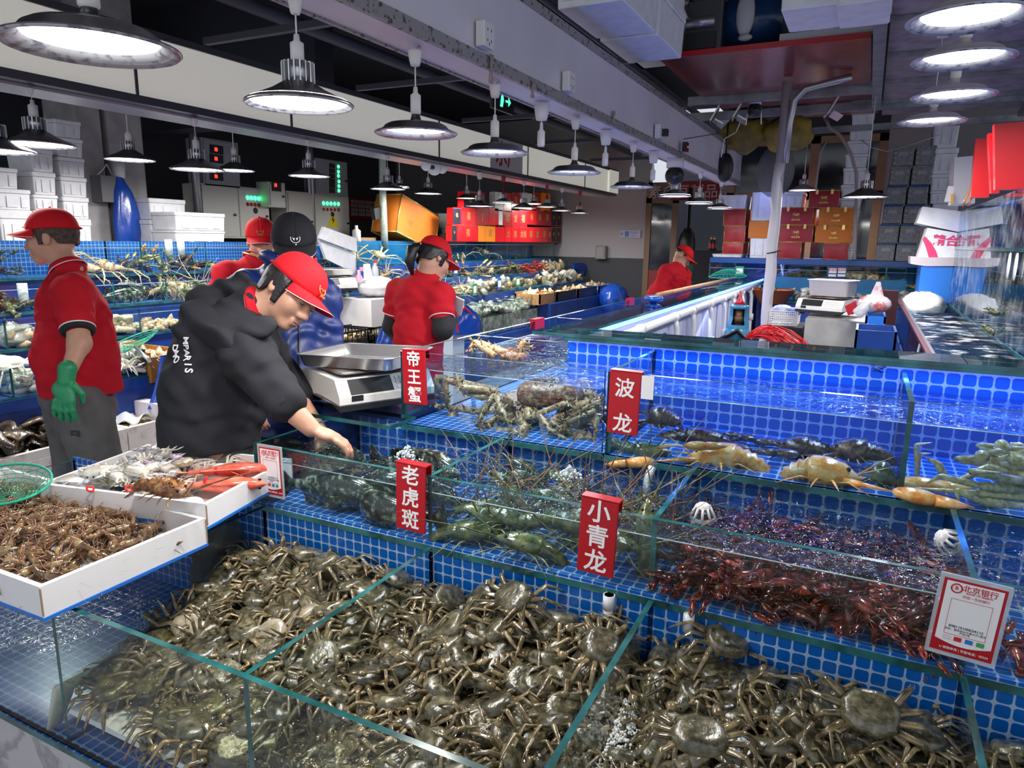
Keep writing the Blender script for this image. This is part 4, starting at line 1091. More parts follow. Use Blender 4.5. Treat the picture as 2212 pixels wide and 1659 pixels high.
b=MB();b.box(-4.23,-4.19,1.4,3.02,.70,.766);b.box(-4.22,-4.20,1.4,6.2,.42,.70);obj('apron_board','deep blue apron board below the lowest left tank','board',b,M_blue)
g='tanks of the centre bank'
Y0c,Y1c=pY(771,545,XB[3]),12.0
tank('top centre tank row holding single red king crabs, under the gift boxes',g,bank(XB[3]),Y0c,Y1c,.45,1.367,1.655,1.615,rowdivs((821,889,953,1008,1053,1097,1138,1175),545,XB[3]),tile=M_bluefilm,backz=1.655,water=W_bank)
tank('second centre tank row of crabs, lobsters and red crayfish',g,bank(XB[2]),pY(821,590,XB[2]),12.0,.40,1.172,1.34,1.315,rowdivs((855,1038,1081,1124,1158,1186),590,XB[2]),tile=M_bluefilm,backz=1.365,water=W_oyster)
tank('third centre tank row of lobsters, conches and clams with payment tags',g,bank(-4.565),pY(840,650,-4.565),12.0,.38,.967,1.157,1.12,rowdivs((979,1025,1070,1105,1139,1163,1185,1215),620,-4.565),tile=M_bluefilm,backz=1.17,water=W_bank)
yo0,yo1=pY(985,700,-4.15),pY(1165,670,-4.15)
tank('front centre tank heaped with grey oysters',g,bank(-4.15),yo0,yo1,.42,.50,.935,.90,rowdivs((1044,1089,1129),700,-4.15),tile=M_blue,backz=.96,water=W_oyster,back=M_blue)
b=MB();b.box(-5.9,-5.14,Y0c,12.1,.02,1.365);b.box(-5.2,-4.86,pY(821,590,XB[2]),12.1,.02,1.17);b.box(-4.95,-4.56,6.5,12.1,.02,.965);b.box(-4.57,-4.10,yo0,yo1,.02,.50);b.box(-4.57,-3.98,yo1+.02,12.1,.02,.80)
tag(b.build('bank_stand',M_blue),'stepped navy blue stand under the centre tanks','stand')
b=MB();b.box(-5.55,-5.13,Y0c-.03,Y0c-.01,.5,1.365);b.box(-5.13,-4.87,Y0c-.03,Y0c-.01,.5,1.365);obj('end_board','bright blue end board at the near end of the centre bank','board',b,M_lblue)
# shallow trays on the far front counter
SH=[(1168,1200,'amber'),(1205,1245,'dark'),(1250,1290,'dark'),(1295,1328,'blue')]
for i,(l,r,kd)in enumerate(SH):
 ya_,yb2=pY(l,650,-4.02),pY(r,640,-4.02);b=MB()
 o=thing('display_tray',['amber sided tray of shellfish next to the oyster tank','long dark tray of shellfish on the far counter','dark tray of shellfish before the bright blue one','bright blue tray of pink shellfish at the far end of the counter'][i],'tray',(-4.2,(ya_+yb2)/2,.802),'shellfish trays on the far counter')
 mt={'amber':M_bamboo,'dark':M_black,'blue':M_lblue}[kd]
 b.box(-4.42,-4.03,ya_,yb2,.802,.81)
 for a in((-4.42,-4.03,ya_,ya_+.02,.81,.95),(-4.42,-4.03,yb2-.02,yb2,.81,.95),(-4.05,-4.03,ya_,yb2,.81,.95),(-4.42,-4.40,ya_,yb2,.81,.97)):b.box(*a)
 b.build('box',mt,o)
# ================================================================= behind the left tanks: foam boxes, cabinets, bag on the column
b=MB();b.box(-6.4,-5.62,.5,7.6,1.50,1.55);tag(b.build('back_shelf',M_steel),'grey steel shelf behind the top left tanks','shelf')
def xface_box(label,l,t,r,bt,X,depth,group=None,z0=None,**kw):
 a=at(l,(t+bt)/2,X=X);c=at(r,(t+bt)/2,X=X);zt=at((l+r)/2,t,X=X).z;zb_=z0 if z0 is not None else at((l+r)/2,bt,X=X).z
 return foam_box(label,X-depth,X,a.y,c.y,zb_,zt,group,emb='+x',**kw)
rows=[(473,520,130,196),(426,470,128,191),(383,424,125,187),(341,381,122,180),(300,339,118,175),(262,298,116,170)]
zz=1.552
ORDB=['bottom','second','third','fourth','fifth','top']
for i,(t,bt,l,r)in enumerate(rows):
 zt=at(160,t,X=-5.9).z
 foam_box('white foam fish box in the stack against the column, %s of six'%ORDB[i],-6.25,-5.9,pY(132,400,-5.9),pY(190,400,-5.9),zz,zt,'foam boxes by the column',emb='+x');zz=zt+.002
zz=1.552
for i,(t,bt,l,r)in enumerate([(455,0,66,126),(421,0,68,124),(372,0,64,125),(322,0,55,122)]):
 zt=at(95,t,X=-5.85).z
 foam_box('white foam fish box in the middle stack behind the man in red, %s of four'%ORDB[i],-6.2,-5.85,pY(66,400,-5.85)+.01*i,pY(124,400,-5.85),zz,zt,'foam boxes in the middle stack',emb='+x');zz=zt+.002
zz=1.552
for i,(t,l,r)in enumerate([(453,-12,68),(408,-22,70),(363,-40,48)]):
 zt=at(20,t,X=-5.8).z
 foam_box('white foam fish box stacked at the left picture edge, %s of three'%ORDB[i],-6.15,-5.8,pY(l,400,-5.8),pY(r,400,-5.8)-.015,zz,zt,'foam boxes at the left edge',emb='+x');zz=zt+.002
for t,bt,l,r,X,lab in((476,522,326,402,-5.95,'white foam box under another one right of the column'),(430,475,324,403,-5.95,'white foam box stacked on another right of the column'),(499,524,380,488,-5.6,'flat white foam box supporting the front pair right of the column'),(460,498,380,488,-5.6,'white foam box with square panels in front of the electric cabinet')):
 xface_box(lab,l,t,r,bt,X,.34,'foam boxes right of the column')
b=MB();b.box(-5.95,-5.62,4.6,7.4,1.552,1.60);obj('foam_slab','long white foam slab lying along the shelf behind the man in the black cap','slab',b,M_foam)
# leaning foam lids by the control cabinet
for i,(pts,lab)in enumerate((([(700,490),(770,515),(772,545),(690,515)],'large white foam lid leaning behind the far scale'),([(690,517),(768,548),(766,590),(705,560)],'second white foam lid leaning under the first by the far scale'),([(745,548),(770,556),(770,600),(740,592)],'grey foam board standing by the blue end board'))):
 P=[at(x,y,X=-5.0-.05*i)for x,y in pts];b=MB();b.poly(P,(-.05,.02,0));obj('foam_slab',lab,'foam slab',b,M_foam if i<2 else mat('grey_foam',(.42,.43,.45),.7),'foam lids leaning by the far scale')
# electric cabinets
def cabinet(label,l,t,r,bt,X,depth,seam=None,m=None):
 a=at(l,(t+bt)/2,X=X);c=at(r,(t+bt)/2,X=X);z1=at((l+r)/2,t,X=X).z;z0=at((l+r)/2,bt,X=X).z
 o=thing('electric_cabinet',label,'cabinet',(X,(a.y+c.y)/2,z0),'electric cabinets on the wall')
 b=MB();b.bbox(X-depth,X,a.y,c.y,z0,z1,b=.01);b.build('body',m or M_cab,o)
 ys=[a.y]+([at(seam,(t+bt)/2,X=X).y]if seam else[])+[c.y]
 for i in range(len(ys)-1):
  b=MB();b.box(X,X+.012,ys[i]+.02,ys[i+1]-.02,z0+.02,z1-.02);d=b.build('door',m or M_cab,o)
  b=MB();b.cyl((X+.012,ys[i+1]-.06,z0+(z1-z0)*.45),(X+.03,ys[i+1]-.06,z0+(z1-z0)*.45),.015,n=10);b.build('lock',M_black,d)
 return o,X+.013
M_cab=mat('cabinet_ivory',(.62,.62,.57),.4);M_cabg=mat('cabinet_grey',(.36,.38,.41),.4)
def dots(o,x,pts,r,m,name,X):
 for px,py in pts:
  p=at(px,py,X=X);b=MB();b.lathe([(.001,.01),(r,.008),(r*1.2,0)],(0,0,0),10,M=Matrix.Translation(p)@Matrix.Rotation(PI/2,4,'Y'));b.build(name,m,o)
XC=-6.6
o,x=cabinet('grey controller cabinet with three red displays hanging highest',438,303,517,403,XC,.25,m=M_cabg)
for py in(323,343,381):
 p=at(468,py,X=x+.004);b=MB();b.box(x,x+.006,p.y-.09,p.y+.09,p.z-.045,p.z+.045);dd=b.build('display',M_black,o);b=MB();b.box(x+.006,x+.008,p.y-.03,p.y+.01,p.z-.02,p.z+.02);b.build('red_digits',M_redled,dd)
o,x=cabinet('ivory double cabinet with a row of green lights over red buttons, left one',435,402,582,515,XC,.28,seam=514)
dots(o,x,[(535+8*i,427+i*.6)for i in range(5)],.022,M_greenled,'green_lamp',x);dots(o,x,[(535+8*i,441+i*.6)for i in range(5)],.02,M_red,'red_button',x);dots(o,x,[(552,455)],.03,M_black,'switch_knob',x)
o,x=cabinet('small ivory box with red digits between the two double cabinets',580,394,617,448,XC+.15,.2)
p=at(596,402,X=x);b=MB();b.box(x,x+.006,p.y-.07,p.y+.08,p.z-.06,p.z+.05);dd=b.build('display',M_black,o);b=MB();b.box(x+.006,x+.008,p.y-.03,p.y+.01,p.z-.01,p.z+.03);b.build('red_digits',M_redled,dd)
o,x=cabinet('ivory double cabinet with a yellow warning triangle, right one',621,418,755,530,XC,.28,seam=678)
dots(o,x,[(699+8*i,439+i*.4)for i in range(5)],.022,M_greenled,'green_lamp',x);dots(o,x,[(699+8*i,452+i*.4)for i in range(5)],.02,M_red,'red_button',x);dots(o,x,[(718,463)],.03,M_black,'switch_knob',x)
p=at(719,480,X=x);b=MB();b.poly([(x+.003,p.y-.12,p.z-.06),(x+.003,p.y+.12,p.z-.06),(x+.003,p.y,p.z+.13)],(.002,0,0));tr=b.build('warning_triangle',mat('warning_yellow',(.8,.6,.02),.5),o)
b=MB();b.poly([(x+.006,p.y+a,p.z+c)for a,c in((.01,.09),(-.03,.02),(0,.025),(-.015,-.03),(.035,.035),(.005,.03))]);b.build('flash_mark',M_black,tr)
o,x=cabinet('tall grey cabinet with a column of green lights',683,346,751,422,XC+.02,.22,m=M_cabg)
dots(o,x,[(731,360),(731,371),(731,380),(732,392),(732,402),(732,412)],.02,M_greenled,'green_lamp',x)
for py in(358,369,380,391,401,412):
 p=at(717,py,X=x+.004);b=MB();b.box(x,x+.006,p.y-.05,p.y+.06,p.z-.03,p.z+.03);b.build('display',M_black,o)
for i,px in enumerate((414,420,663,670)):
 a=at(px,300,X=-6.62);b=MB();b.cyl((-6.62,a.y,1.5),(-6.62,a.y,3.6),.03,n=8);obj('conduit_pipe',['thin grey conduit left of the grey controller cabinet','second conduit beside the controller cabinet','conduit left of the tall grey cabinet','conduit touching the tall grey cabinet'][i],'conduit',b,M_steel,'conduits on the cabinet wall')
# steel pillar, blue bag, wrapped white roll and speaker hanging on the column
p=at(266,420,X=-6.2)
o=thing('hanging_bag','long bright blue plastic bag hanging under a white wrapped roll on the column','bag',(p.x,p.y,1.64))
def sil(b,pts,X,th,n=10):
 """bag-like body: width from left and right picture edges at each level, bulging towards the viewer"""
 rows_=[]
 for(l,r,y)in pts:
  a=at(l,y,X=X);c=at(r,y,X=X);rows_.append((a.y,c.y,a.z))
 def f(u,v):
  k=v*(len(rows_)-1);i=min(int(k),len(rows_)-2);t=k-i
  y0,y1,z=[rows_[i][j]*(1-t)+rows_[i+1][j]*t for j in range(3)]
  ym,w=(y0+y1)/2,(y1-y0)/2;a=2*PI*u
  fold=1+.10*math.sin(a*5+v*9)*math.sin(v*PI)
  return V(X+th*math.sin(a)*fold*min(1,6*(w)),ym-w*math.cos(a),z)
 b.grid(f,28,n*2)
 return b
b=MB();sil(b,[(251,265,382),(250,272,395),(246,284,412),(246,292,432),(245,302,470),(247,305,500),(250,302,521)],-6.15,.09);b.build('bag_body',M_bluebag,o)
b=MB();a=at(257,350,X=-6.18);b.cyl((-6.18,a.y,a.z),(-6.18,at(257,384,X=-6.18).y,at(257,384,X=-6.18).z),.05,n=14);b.build('wrapped_roll',M_foam,o)
p=at(232,405,X=-6.2);b=MB();b.box(-6.3,-6.15,p.y-.09,p.y+.07,p.z-.13,p.z+.1);
o=obj('hanging_radio','small grey wire-fronted speaker hanging on the column beside the blue bag','speaker',b,mat('speaker_grey',(.16,.16,.17),.5))
b=MB();b.tube([(-6.2,p.y-.08,p.z+.1),(-6.18,p.y,p.z+.2),(-6.2,p.y+.06,p.z+.1)],.008,6);b.build('cord_loop',M_plastic,o)
# price board, tape-wrapped post, items on the centre bank's back shelf
b=MB();b.box(-6.6,-5.62,6.6,12.2,1.50,1.56);tag(b.build('back_shelf',M_steel),'grey shelf behind the centre tanks','shelf')
p0=at(755,425,X=-8.9);p1=at(820,476,X=-8.9)
o=thing('price_board','red price board with white name strips beyond the cabinets','board',(-8.9,(p0.y+p1.y)/2,p1.z))
b=MB();b.box(-9.0,-8.9,p0.y,p1.y,p1.z,p0.z);b.build('board',mat('board_red',(.42,.01,.03),.5),o)
names=['螃 蟹','鲜活海虾','鱼 类','贝壳水产品','海鲜礼盒','酒 水','水产加工','活鲜水产','龙 虾','海 参','鲍 鱼','冷冻海鲜','扇 贝','带 鱼','三文鱼','海鲜超市']
for i in range(16):
 c_,r_=i%4,i//4;yy=p0.y+(p1.y-p0.y)*(.04+.24*c_);w_=(p1.y-p0.y)*.21;zz2=p0.z-(p0.z-p1.z)*(.12+.19*r_);hh=(p0.z-p1.z)*.15
 b=MB();b.box(-8.9,-8.895,yy,yy+w_,zz2-hh,zz2);s_=b.build('name_strip',M_whitecloth,o)
 text('characters',names[i],frame((-8.894,yy+w_/2,zz2-hh/2),(0,1,0),(0,0,1)),hh*.55,M_seal,o)
a=at(826,330,X=-5.6);c=at(831,518,X=-5.6)
b=MB();b.tube([(-5.6,a.y,a.z+.3),(-5.6,a.y,a.z),(-5.6,c.y-.02,(a.z+c.z)/2),(-5.6,c.y,1.56)],.045,12);obj('wrapped_post','thin post wrapped in pale green tape standing behind the centre tanks','post',b,mat('pale_tape',(.62,.68,.58),.4,bump=.5,bscale=12,col2=(.45,.52,.42),nscale=20))
b=MB();p=at(815,462,X=-5.62);b.box(-5.66,-5.6,p.y-.08,p.y+.1,p.z-.06,p.z+.08,rot=(.2,0,0));obj('small_device','small black device with a lit square taped to the pale post','device',b,M_black)
# orange carry bag, baskets, trays
def bagbox(label,P8,m,group=None,trim=True,logo=None,cat='carry bag',name='carry_bag'):
 """cloth box from its centre, three half axes; gold piping on the edges"""
 c,hx,hy,hz=[Vector(q)for q in P8]
 o=thing(name,label,cat,c-hz,group)
 def side(u,v):pass
 b=MB()
 faces=[(hx,hy,hz),(-hx,-hy,hz),(hy,-hx,hz),(-hy,hx,hz),(hz,hx,hy),(-hz,-hx,hy)]
 for n_,a_,b2 in faces:
  b.grid(lambda u,v,n_=n_,a_=a_,b2=b2:c+n_*(1+.05*math.sin(PI*u)*math.sin(PI*v)-.035*max(0,1-4*abs(u-.5))*(1 if v<.6 else .3))+a_*(2*u-1)+b2*(2*v-1),8,8)
 b.build('body',m,o)
 if trim:
  b=MB();r=hz.length*.035
  for sx in(-1,1):
   for sy in(-1,1):
    b.cyl(c+hx*sx+hy*sy-hz,c+hx*sx+hy*sy+hz,r,n=5);b.cyl(c+hx*sx-hy+hz*sy,c+hx*sx+hy+hz*sy,r,n=5);b.cyl(c-hx+hy*sx+hz*sy,c+hx+hy*sx+hz*sy,r,n=5)
  b.build('gold_piping',M_gold,o)
 if logo:
  z=hy.normalized()*-1;ctr=c-hy*1.075
  F=lambda du,dv:frame(ctr+hx.normalized()*du-z*0+hz.normalized()*dv+z*.004,hx,hz)
  h=hz.length
  if logo=='vip':
   text('vip_lettering','VIP',F(0,h*.12),h*.42,M_gold,o,bold=.02)
   b=MB();b.tube([ctr+z*.006+hx.normalized()*(h*.36*math.cos(a))+hz.normalized()*(h*.12+h*.36*math.sin(a))for a in[PI*(.62+1.76*i/16)-0 for i in range(17)]],h*.025,4);b.build('wreath',M_gold,o)
   text('caption','精品海鲜',F(0,-h*.45),h*.26,M_gold,o)
   for s_ in(-.5,.5):
    b=MB();q=ctr+hx*s_+hz*.85;b.box(-.012,.012,-.004,.004,-.022,.022,M=Matrix.Translation(q));b.build('clasp',M_gold,o)
 return o
p=at(879,487,X=-5.75);M_orbag=mat('orange_cloth',(.72,.20,.02),.6);M_redbag=mat('crimson_cloth',(.36,.008,.018),.45,bump=.25,bscale=20)
bagbox('big orange insulated carry bag tipped over behind the tank with the king crab',(p+V(0,0,.02),(-.03,.50,-.13),(-.20,0,0),(0,.07,.24)),M_orbag,None,trim=True)
text('caption','VIP',frame(at(886,482,X=-5.53),(-.03,.50,-.10),(0,.07,.24)),.10,mat('dark_gold',(.3,.12,.03),.5),bpy.data.objects['carry_bag'])
for i,(px,py,lab)in enumerate(((966,470,'grey foam tray on top of the tilted pile'),(968,485,'middle grey foam tray of the tilted pile'),(972,496,'lowest grey foam tray of the tilted pile'))):
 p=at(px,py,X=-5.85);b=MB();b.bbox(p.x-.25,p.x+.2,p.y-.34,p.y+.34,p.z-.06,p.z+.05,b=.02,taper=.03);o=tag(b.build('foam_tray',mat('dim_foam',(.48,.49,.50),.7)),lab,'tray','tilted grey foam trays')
b=MB();p=at(915,485,X=-6.0);b.box(-6.2,-5.8,p.y-.1,p.y+.3,1.56,p.z+.16);obj('plastic_basket','dark green plastic basket between the orange bag and the grey trays','basket',b,mat('dark_green_plastic',(.01,.05,.045),.5))
b=MB();p=at(932,495,X=-5.9);b.ell((p.x,p.y,1.66),(.15,.25,.12),20,14,lump=.1);obj('dark_sack','crumpled dark grey sack beside the green basket','sack',b,mat('dark_sack',(.06,.065,.07),.4,bump=.6,bscale=8))
for i,(l,r,t,lab)in enumerate(((780,812,513,'low brown carton with red print behind the centre tank'),(960,976,505,'small brown carton left of the red gift boxes'))):
 a=at(l,t,X=-5.7);c=at(r,t,X=-5.7);b=MB();b.box(-5.95,-5.7,a.y,c.y,1.56,max(a.z,1.62));obj('carton',lab,'carton',b,M_card,'brown cartons on the back shelf')
p=at(770,505,X=-5.4);b=MB();b.lathe([(.001,0),(.045,0),(.05,.01),(.05,.13),(.02,.15),(.018,.19),(.001,.19)],(-5.4,p.y,1.64),14);obj('white_bottle','white plastic bottle standing on the left corner of the centre tanks','bottle',b,M_plastic)
# red gift boxes on the centre bank
def gift(label,l,t,r,bt,X,m,group,motif=None,depth=.10,dark=False):
 a=at(l,bt,X=X);c=at(r,bt,X=X);z0,z1=a.z,at((l+r)/2,t,X=X).z
 z0=gz(z0)
 y0,y1=a.y+.006,c.y-.006
 o=thing('gift_box',label,'gift box',(X-depth/2,(y0+y1)/2,z0),group)
 b=MB();b.box(X-depth,X,y0,y1,z0+.002,z1);b.build('box',m,o)
 b=MB();b.box(X-depth,X+.002,y0,y1,z1-(z1-z0)*.02,z1-(z1-z0)*.01);b.build('lid_line',M_gold,o)
 w_,h_=y1-y0,z1-z0
 if motif:text('gold_characters',motif,frame((X+.001,(y0+y1)/2,(z0+z1)/2),(0,1,0),(0,0,1)),min(w_*.62/max(1,len(motif)*.8),h_*.5),M_gold,o,bold=.01)
 if dark:
  b=MB();b.box(X,X+.003,y0,y0+w_*.9,z0+.01,z1-.01);dk=b.build('navy_panel',mat('navy_card',(.006,.007,.02),.4),o)
  text('gold_mark','福',frame((X+.004,y0+w_*.45,z0+h_*.55),(0,1,0),(0,0,1)),w_*.3,M_gold,dk)
 return o
GZ=[]
def gz(z):
 for q in GZ:
  if abs(q-z)<.06:return q
 GZ.append(z);return z
XG=-5.2
GZ.append(1.658)
M_wine=mat('wine_card',(.42,.012,.02),.35);M_paint=mat('painted_white_card',(.75,.80,.82),.5,col2=(.25,.5,.6),nscale=22,ramp=(.5,.7))
gl='gift boxes in the bottom row'
row1=[(976,988,'d'),(988,1033,'r','禧'),(1033,1048,'o'),(1048,1070,'o','喜'),(1070,1090,'r'),(1090,1105,'r','龙'),(1105,1120,'r','福'),(1120,1140,'r','龙福'),(1140,1154,'r','福'),(1154,1168,'r','龙'),(1168,1183,'r','寿'),(1183,1191,'w','禄'),(1191,1201,'d'),(1201,1212,'d')]
row2=[(978,997,'d'),(997,1028,'r','喜'),(1028,1056,'w','|'),(1056,1077,'r','|'),(1077,1086,'p'),(1086,1105,'w','福'),(1105,1121,'w','龙'),(1121,1139,'r','福'),(1139,1158,'r','禄'),(1158,1174,'w','寿'),(1174,1190,'w','喜'),(1190,1202,'d'),(1202,1213,'d')]
row3=[(1001,1032,'d'),(1016,1048,'r'),(1069,1088,'p'),(1088,1105,'w','龙福'),(1105,1124,'w','福'),(1132,1150,'p'),(1150,1168,'w','寿'),(1168,1189,'o')]
MM={'d':M_redcard,'r':M_redcard,'o':mat('bright_orange_card',(.85,.24,.01),.4),'w':M_wine,'p':M_paint}
NM={'d':'red gift box with a navy front panel','r':'bright red gift box','o':'orange gift box','w':'dark red gift box','p':'white gift box with a blue painted design'}
for rn,row,t,bt in(('bottom row',row1,486,522),('middle row',row2,449,485),('top row',row3,415,449)):
 for i,it in enumerate(row):
  tt=t+(2 if it[0]>1080 else 0)+(3 if rn=='bottom row' and it[0]>1088 else 0)+(4 if rn=='middle row' and it[0]>1076 else 0)
  gift('%s, %s from the left in the %s'%(NM[it[2]],ORD[i],rn),it[0],tt,it[1],bt,XG-(.14 if rn=='top row' and i==1 else 0),MM[it[2]],'gift boxes in the '+rn,it[3]if len(it)>3 else None,dark=it[2]=='d')
# white wall fittings
p0=at(1339,497,Y=12.49);p1=at(1384,514,Y=12.49)
o=thing('direction_sign','small lilac arrow sign for the toilets on the white back wall','sign',((p0.x+p1.x)/2,12.48,p1.z))
b=MB();b.box(p0.x,p1.x,12.47,12.49,p1.z,p0.z);b.build('plate',mat('lilac_plate',(.42,.44,.58),.4),o)
w_=p1.x-p0.x;zc=(p0.z+p1.z)/2;h_=p0.z-p1.z
Mb=mat('sign_blue',(.03,.15,.45),.4)
b=MB();b.box(p0.x+w_*.27,p0.x+w_*.45,12.465,12.47,zc-h_*.35,zc+h_*.35);b.build('pictogram',Mb,o)
text('arrow','←',frame((p0.x+w_*.14,12.468,zc),(1,0,0),(0,0,1)),h_*.7,Mb,o,bold=.02)
text('lettering','卫生间',frame((p0.x+w_*.67,12.468,zc+h_*.15),(1,0,0),(0,0,1)),h_*.36,Mb,o);text('lettering','TOILET',frame((p0.x+w_*.67,12.468,zc-h_*.22),(1,0,0),(0,0,1)),h_*.2,Mb,o)
p0=at(1290,531,Y=12.46);p1=at(1311,560,Y=12.46);b=MB();b.bbox(p0.x,p1.x,12.36,12.5,p1.z,p0.z,b=.02);o=obj('meter_box','grey metal meter box on the wall where white meets slate','box',b,mat('meter_grey',(.25,.25,.24),.5))
b=MB();b.box(p0.x+.03,p1.x-.03,12.35,12.36,p1.z+.03,p0.z-.03);b.build('door',mat('meter_door',(.30,.30,.29),.4),o)
# red banner above the door
p0=at(1451,392,Y=12.4);p1=at(1562,432,Y=12.4)
o=thing('shop_banner','dark red banner with pale characters hanging above the far doorway','banner',((p0.x+p1.x)/2,12.4,p1.z));b=MB();b.box(p0.x,p1.x,12.38,12.4,p1.z,p0.z);b.build('cloth',mat('banner_red',(.22,.006,.02),.6),o)
text('lettering','素食豆制品蔬菜',frame(((p0.x+p1.x)/2,12.375,(p0.z+p1.z)/2-.03),(1,0,0),(0,0,1)),(p0.z-p1.z)*.75,mat('pale_pink',(.50,.38,.40),.6),o,bold=.01)
# things in the doorway: coat on the post, table, bottles, green bucket
p=at(1470,500,Y=12.3);b=MB();b.ell((p.x+.1,12.35,p.z-.3),(.16,.1,.36),lump=.1);b.cyl((p.x+.12,12.35,0),(p.x+.12,12.35,2.6),.03,n=8);obj('dark_coat','dark coat hanging on a post in the doorway behind the bending worker','coat',b,M_black)
p=at(1500,540,Y=13.2);b=MB();b.box(p.x-.6,p.x+.75,12.9,13.5,1.28,1.33);
for sx in(-.55,.7):b.cyl((p.x+sx,13.0,0),(p.x+sx-.15,13.0,1.28),.03,n=6)
obj('red_table','table with dark red frame inside the far room','table',b,mat('dim_red',(.16,.01,.02),.5))
for i,px in enumerate((1536,1542)):
 p=at(px,535,Y=9.9);z0=at(px,541,Y=9.9).z;b=MB();b.lathe([(.001,0),(.035,0),(.037,.01),(.037,.10),(.013,.15),(.012,.19),(.001,.19)],(p.x,9.9,z0),12);o=obj('sauce_bottle',['left dark sauce bottle with a red label by the door','right dark sauce bottle with a red label by the door'][i],'bottle',b,M_black,'sauce bottles by the door')
 b=MB();b.lathe([(.038,.03),(.038,.09)],(p.x,9.9,z0),12);b.build('label_band',M_red,o)
 b=MB();b.lathe([(.014,.15),(.014,.19),(.001,.192)],(p.x,9.9,z0),10);b.build('cap',M_gold,o)
b=MB();p=at(1545,545,Y=9.9);b.box(p.x-.25,p.x+.25,9.75,10.1,.0,at(1540,541,Y=9.9).z-.002);obj('side_cabinet','dark side cabinet carrying the sauce bottles','cabinet',b,M_dark)
p=at(1497,590,Y=11.0);b=MB();b.lathe([(.001,0),(.16,0),(.2,.35),(.21,.36),(.19,.36),(.15,.02)],(p.x,11.0,1.0),20);b.box(p.x-.3,p.x+.3,10.7,11.3,0,.999);obj('green_bucket','dark green bucket on a dark stool behind the bending worker','bucket',b,mat('bucket_green',(.01,.09,.06),.5))
# ================================================================= back tanks and everything on them
YB=7.5
zc0=at(1800,621,Y=YB).z;zc1=at(1800,574,Y=YB).z;ztp=at(1800,562,Y=YB).z
xl=at(1530,600,Y=YB).x;xr=at(1984,600,Y=YB).x
tank('tank of fish and golden clams along the back of the stall','tanks at the back of the stall',place((0,YB,0),(1,0,0),(0,1,0)),xl,xr,.5,zc0,zc1,zc1-.05,[at(x,600,Y=YB).x for x in(1690,1786,1913)],tile=M_bluefilm,backz=zc1,water=W_bank)
zd0=at(1800,658,Y=7.1).z;zd1=at(1800,629,Y=7.1).z
tank('lower back tank of brown shellfish','tanks at the back of the stall',place((0,7.1,0),(1,0,0),(0,1,0)),at(1640,640,Y=7.1).x,at(1960,640,Y=7.1).x,.38,zd0,zd1,zd1-.04,[at(1790,640,Y=7.1).x],tile=M_bluefilm,backz=zd1+.1,water=W_bank)
b=MB();b.box(xl,xr+.15,YB+.02,YB+.75,zc1+.002,ztp);obj('box_shelf','blue shelf board over the back tanks carrying the bags and boxes','shelf',b,mat('deep_blue_shelf',(.0,.06,.26),.4))
b=MB();b.box(xl+.1,xr,7.52,8.2,.06,zc0-.002);b.box(at(1640,640,Y=7.1).x,at(1960,640,Y=7.1).x,7.12,7.5,.06,zd0-.002);tag(b.build('bank_stand',M_blue),'blue stand under the back tanks','stand')
YF=YB+.12
def stack(items,Y=YF,depth=.4):
 z=ztp+.002
 for(l,t,r,bt,kind,lab,grp)in items:
  a=at(l,bt,Y=Y);c=at(r,bt,Y=Y);zt=at((l+r)/2,t,Y=Y).z
  x0,x1=a.x+.004,c.x-.004
  if kind=='foam':foam_box(lab,x0,x1,Y,Y+depth,z,zt,grp)
  elif kind=='foamdown':foam_box(lab,x0,x1,Y,Y+depth,z,zt,grp,lid=False)
  else:
   cen=V((x0+x1)/2,Y+depth/2,(z+zt)/2)
   m={'red':M_redbag,'vip':M_redbag,'orange':M_orbag,'ovip':M_orbag}[kind]
   bagbox(lab,(cen,((x1-x0)/2*.97,0,0),(0,depth/2*.95,0),(0,0,(zt-z)/2*.97)),m,grp,logo='vip' if 'vip' in kind else None)
  z=zt+.002
gb='insulated carry bags on the back shelf';gf='foam boxes on the back shelf'
stack([(1535,549,1603,570,'foam','long white foam box at the foot of the left bag column',gf),(1558,524,1605,549,'red','lowest plain crimson bag in the left bag column',gb),(1561,488,1609,524,'red','middle plain crimson bag in the left bag column',gb),(1560,451,1610,488,'red','upper plain crimson bag in the left bag column',gb),(1555,421,1612,451,'foamdown','greyish foam box crowning the left bag column',gf)])
stack([(1615,515,1664,558,'foamdown','white foam box under the plain orange bag',gf),(1614,477,1666,515,'orange','plain orange bag half hidden by the grey pole',gb),(1618,415,1668,477,'foamdown','tall white foam box standing on the plain orange bag',gf)])
stack([(1678,523,1730,560,'red','plain crimson bag under the two VIP bags beside the pole',gb),(1680,486,1756,523,'vip','lower crimson VIP bag beside the grey pole',gb),(1680,448,1757,486,'vip','upper crimson VIP bag beside the grey pole',gb),(1679,414,1735,448,'foam','white foam box on the crimson VIP bags',gf)])
stack([(1775,525,1832,562,'red','plain crimson bag under the orange VIP bags',gb),(1757,488,1841,525,'ovip','lower orange VIP bag',gb),(1765,449,1844,488,'ovip','upper orange VIP bag',gb),(1744,411,1813,449,'vip','crimson VIP bag crowning the orange VIP bags',gb)])
EY=[(537,564),(510,537),(483,510),(455,483),(427,455),(398,427),(361,398),(331,361),(302,331),(270,302),(240,270)]
stack([(1849+i*1.6,EY[i][0],1906+i*1.2,0,'foam','white foam box in the tall stack left of the grey crates, %s from the bottom'%ORD[i],'tall stack of white foam boxes')for i in range(11)],Y=YF+.05,depth=.35)
M_gcrate=mat('grey_crate',(.24,.24,.25),.6,col2=(.17,.17,.18),nscale=40);M_navyband=mat('navy_band',(.01,.07,.20),.5)
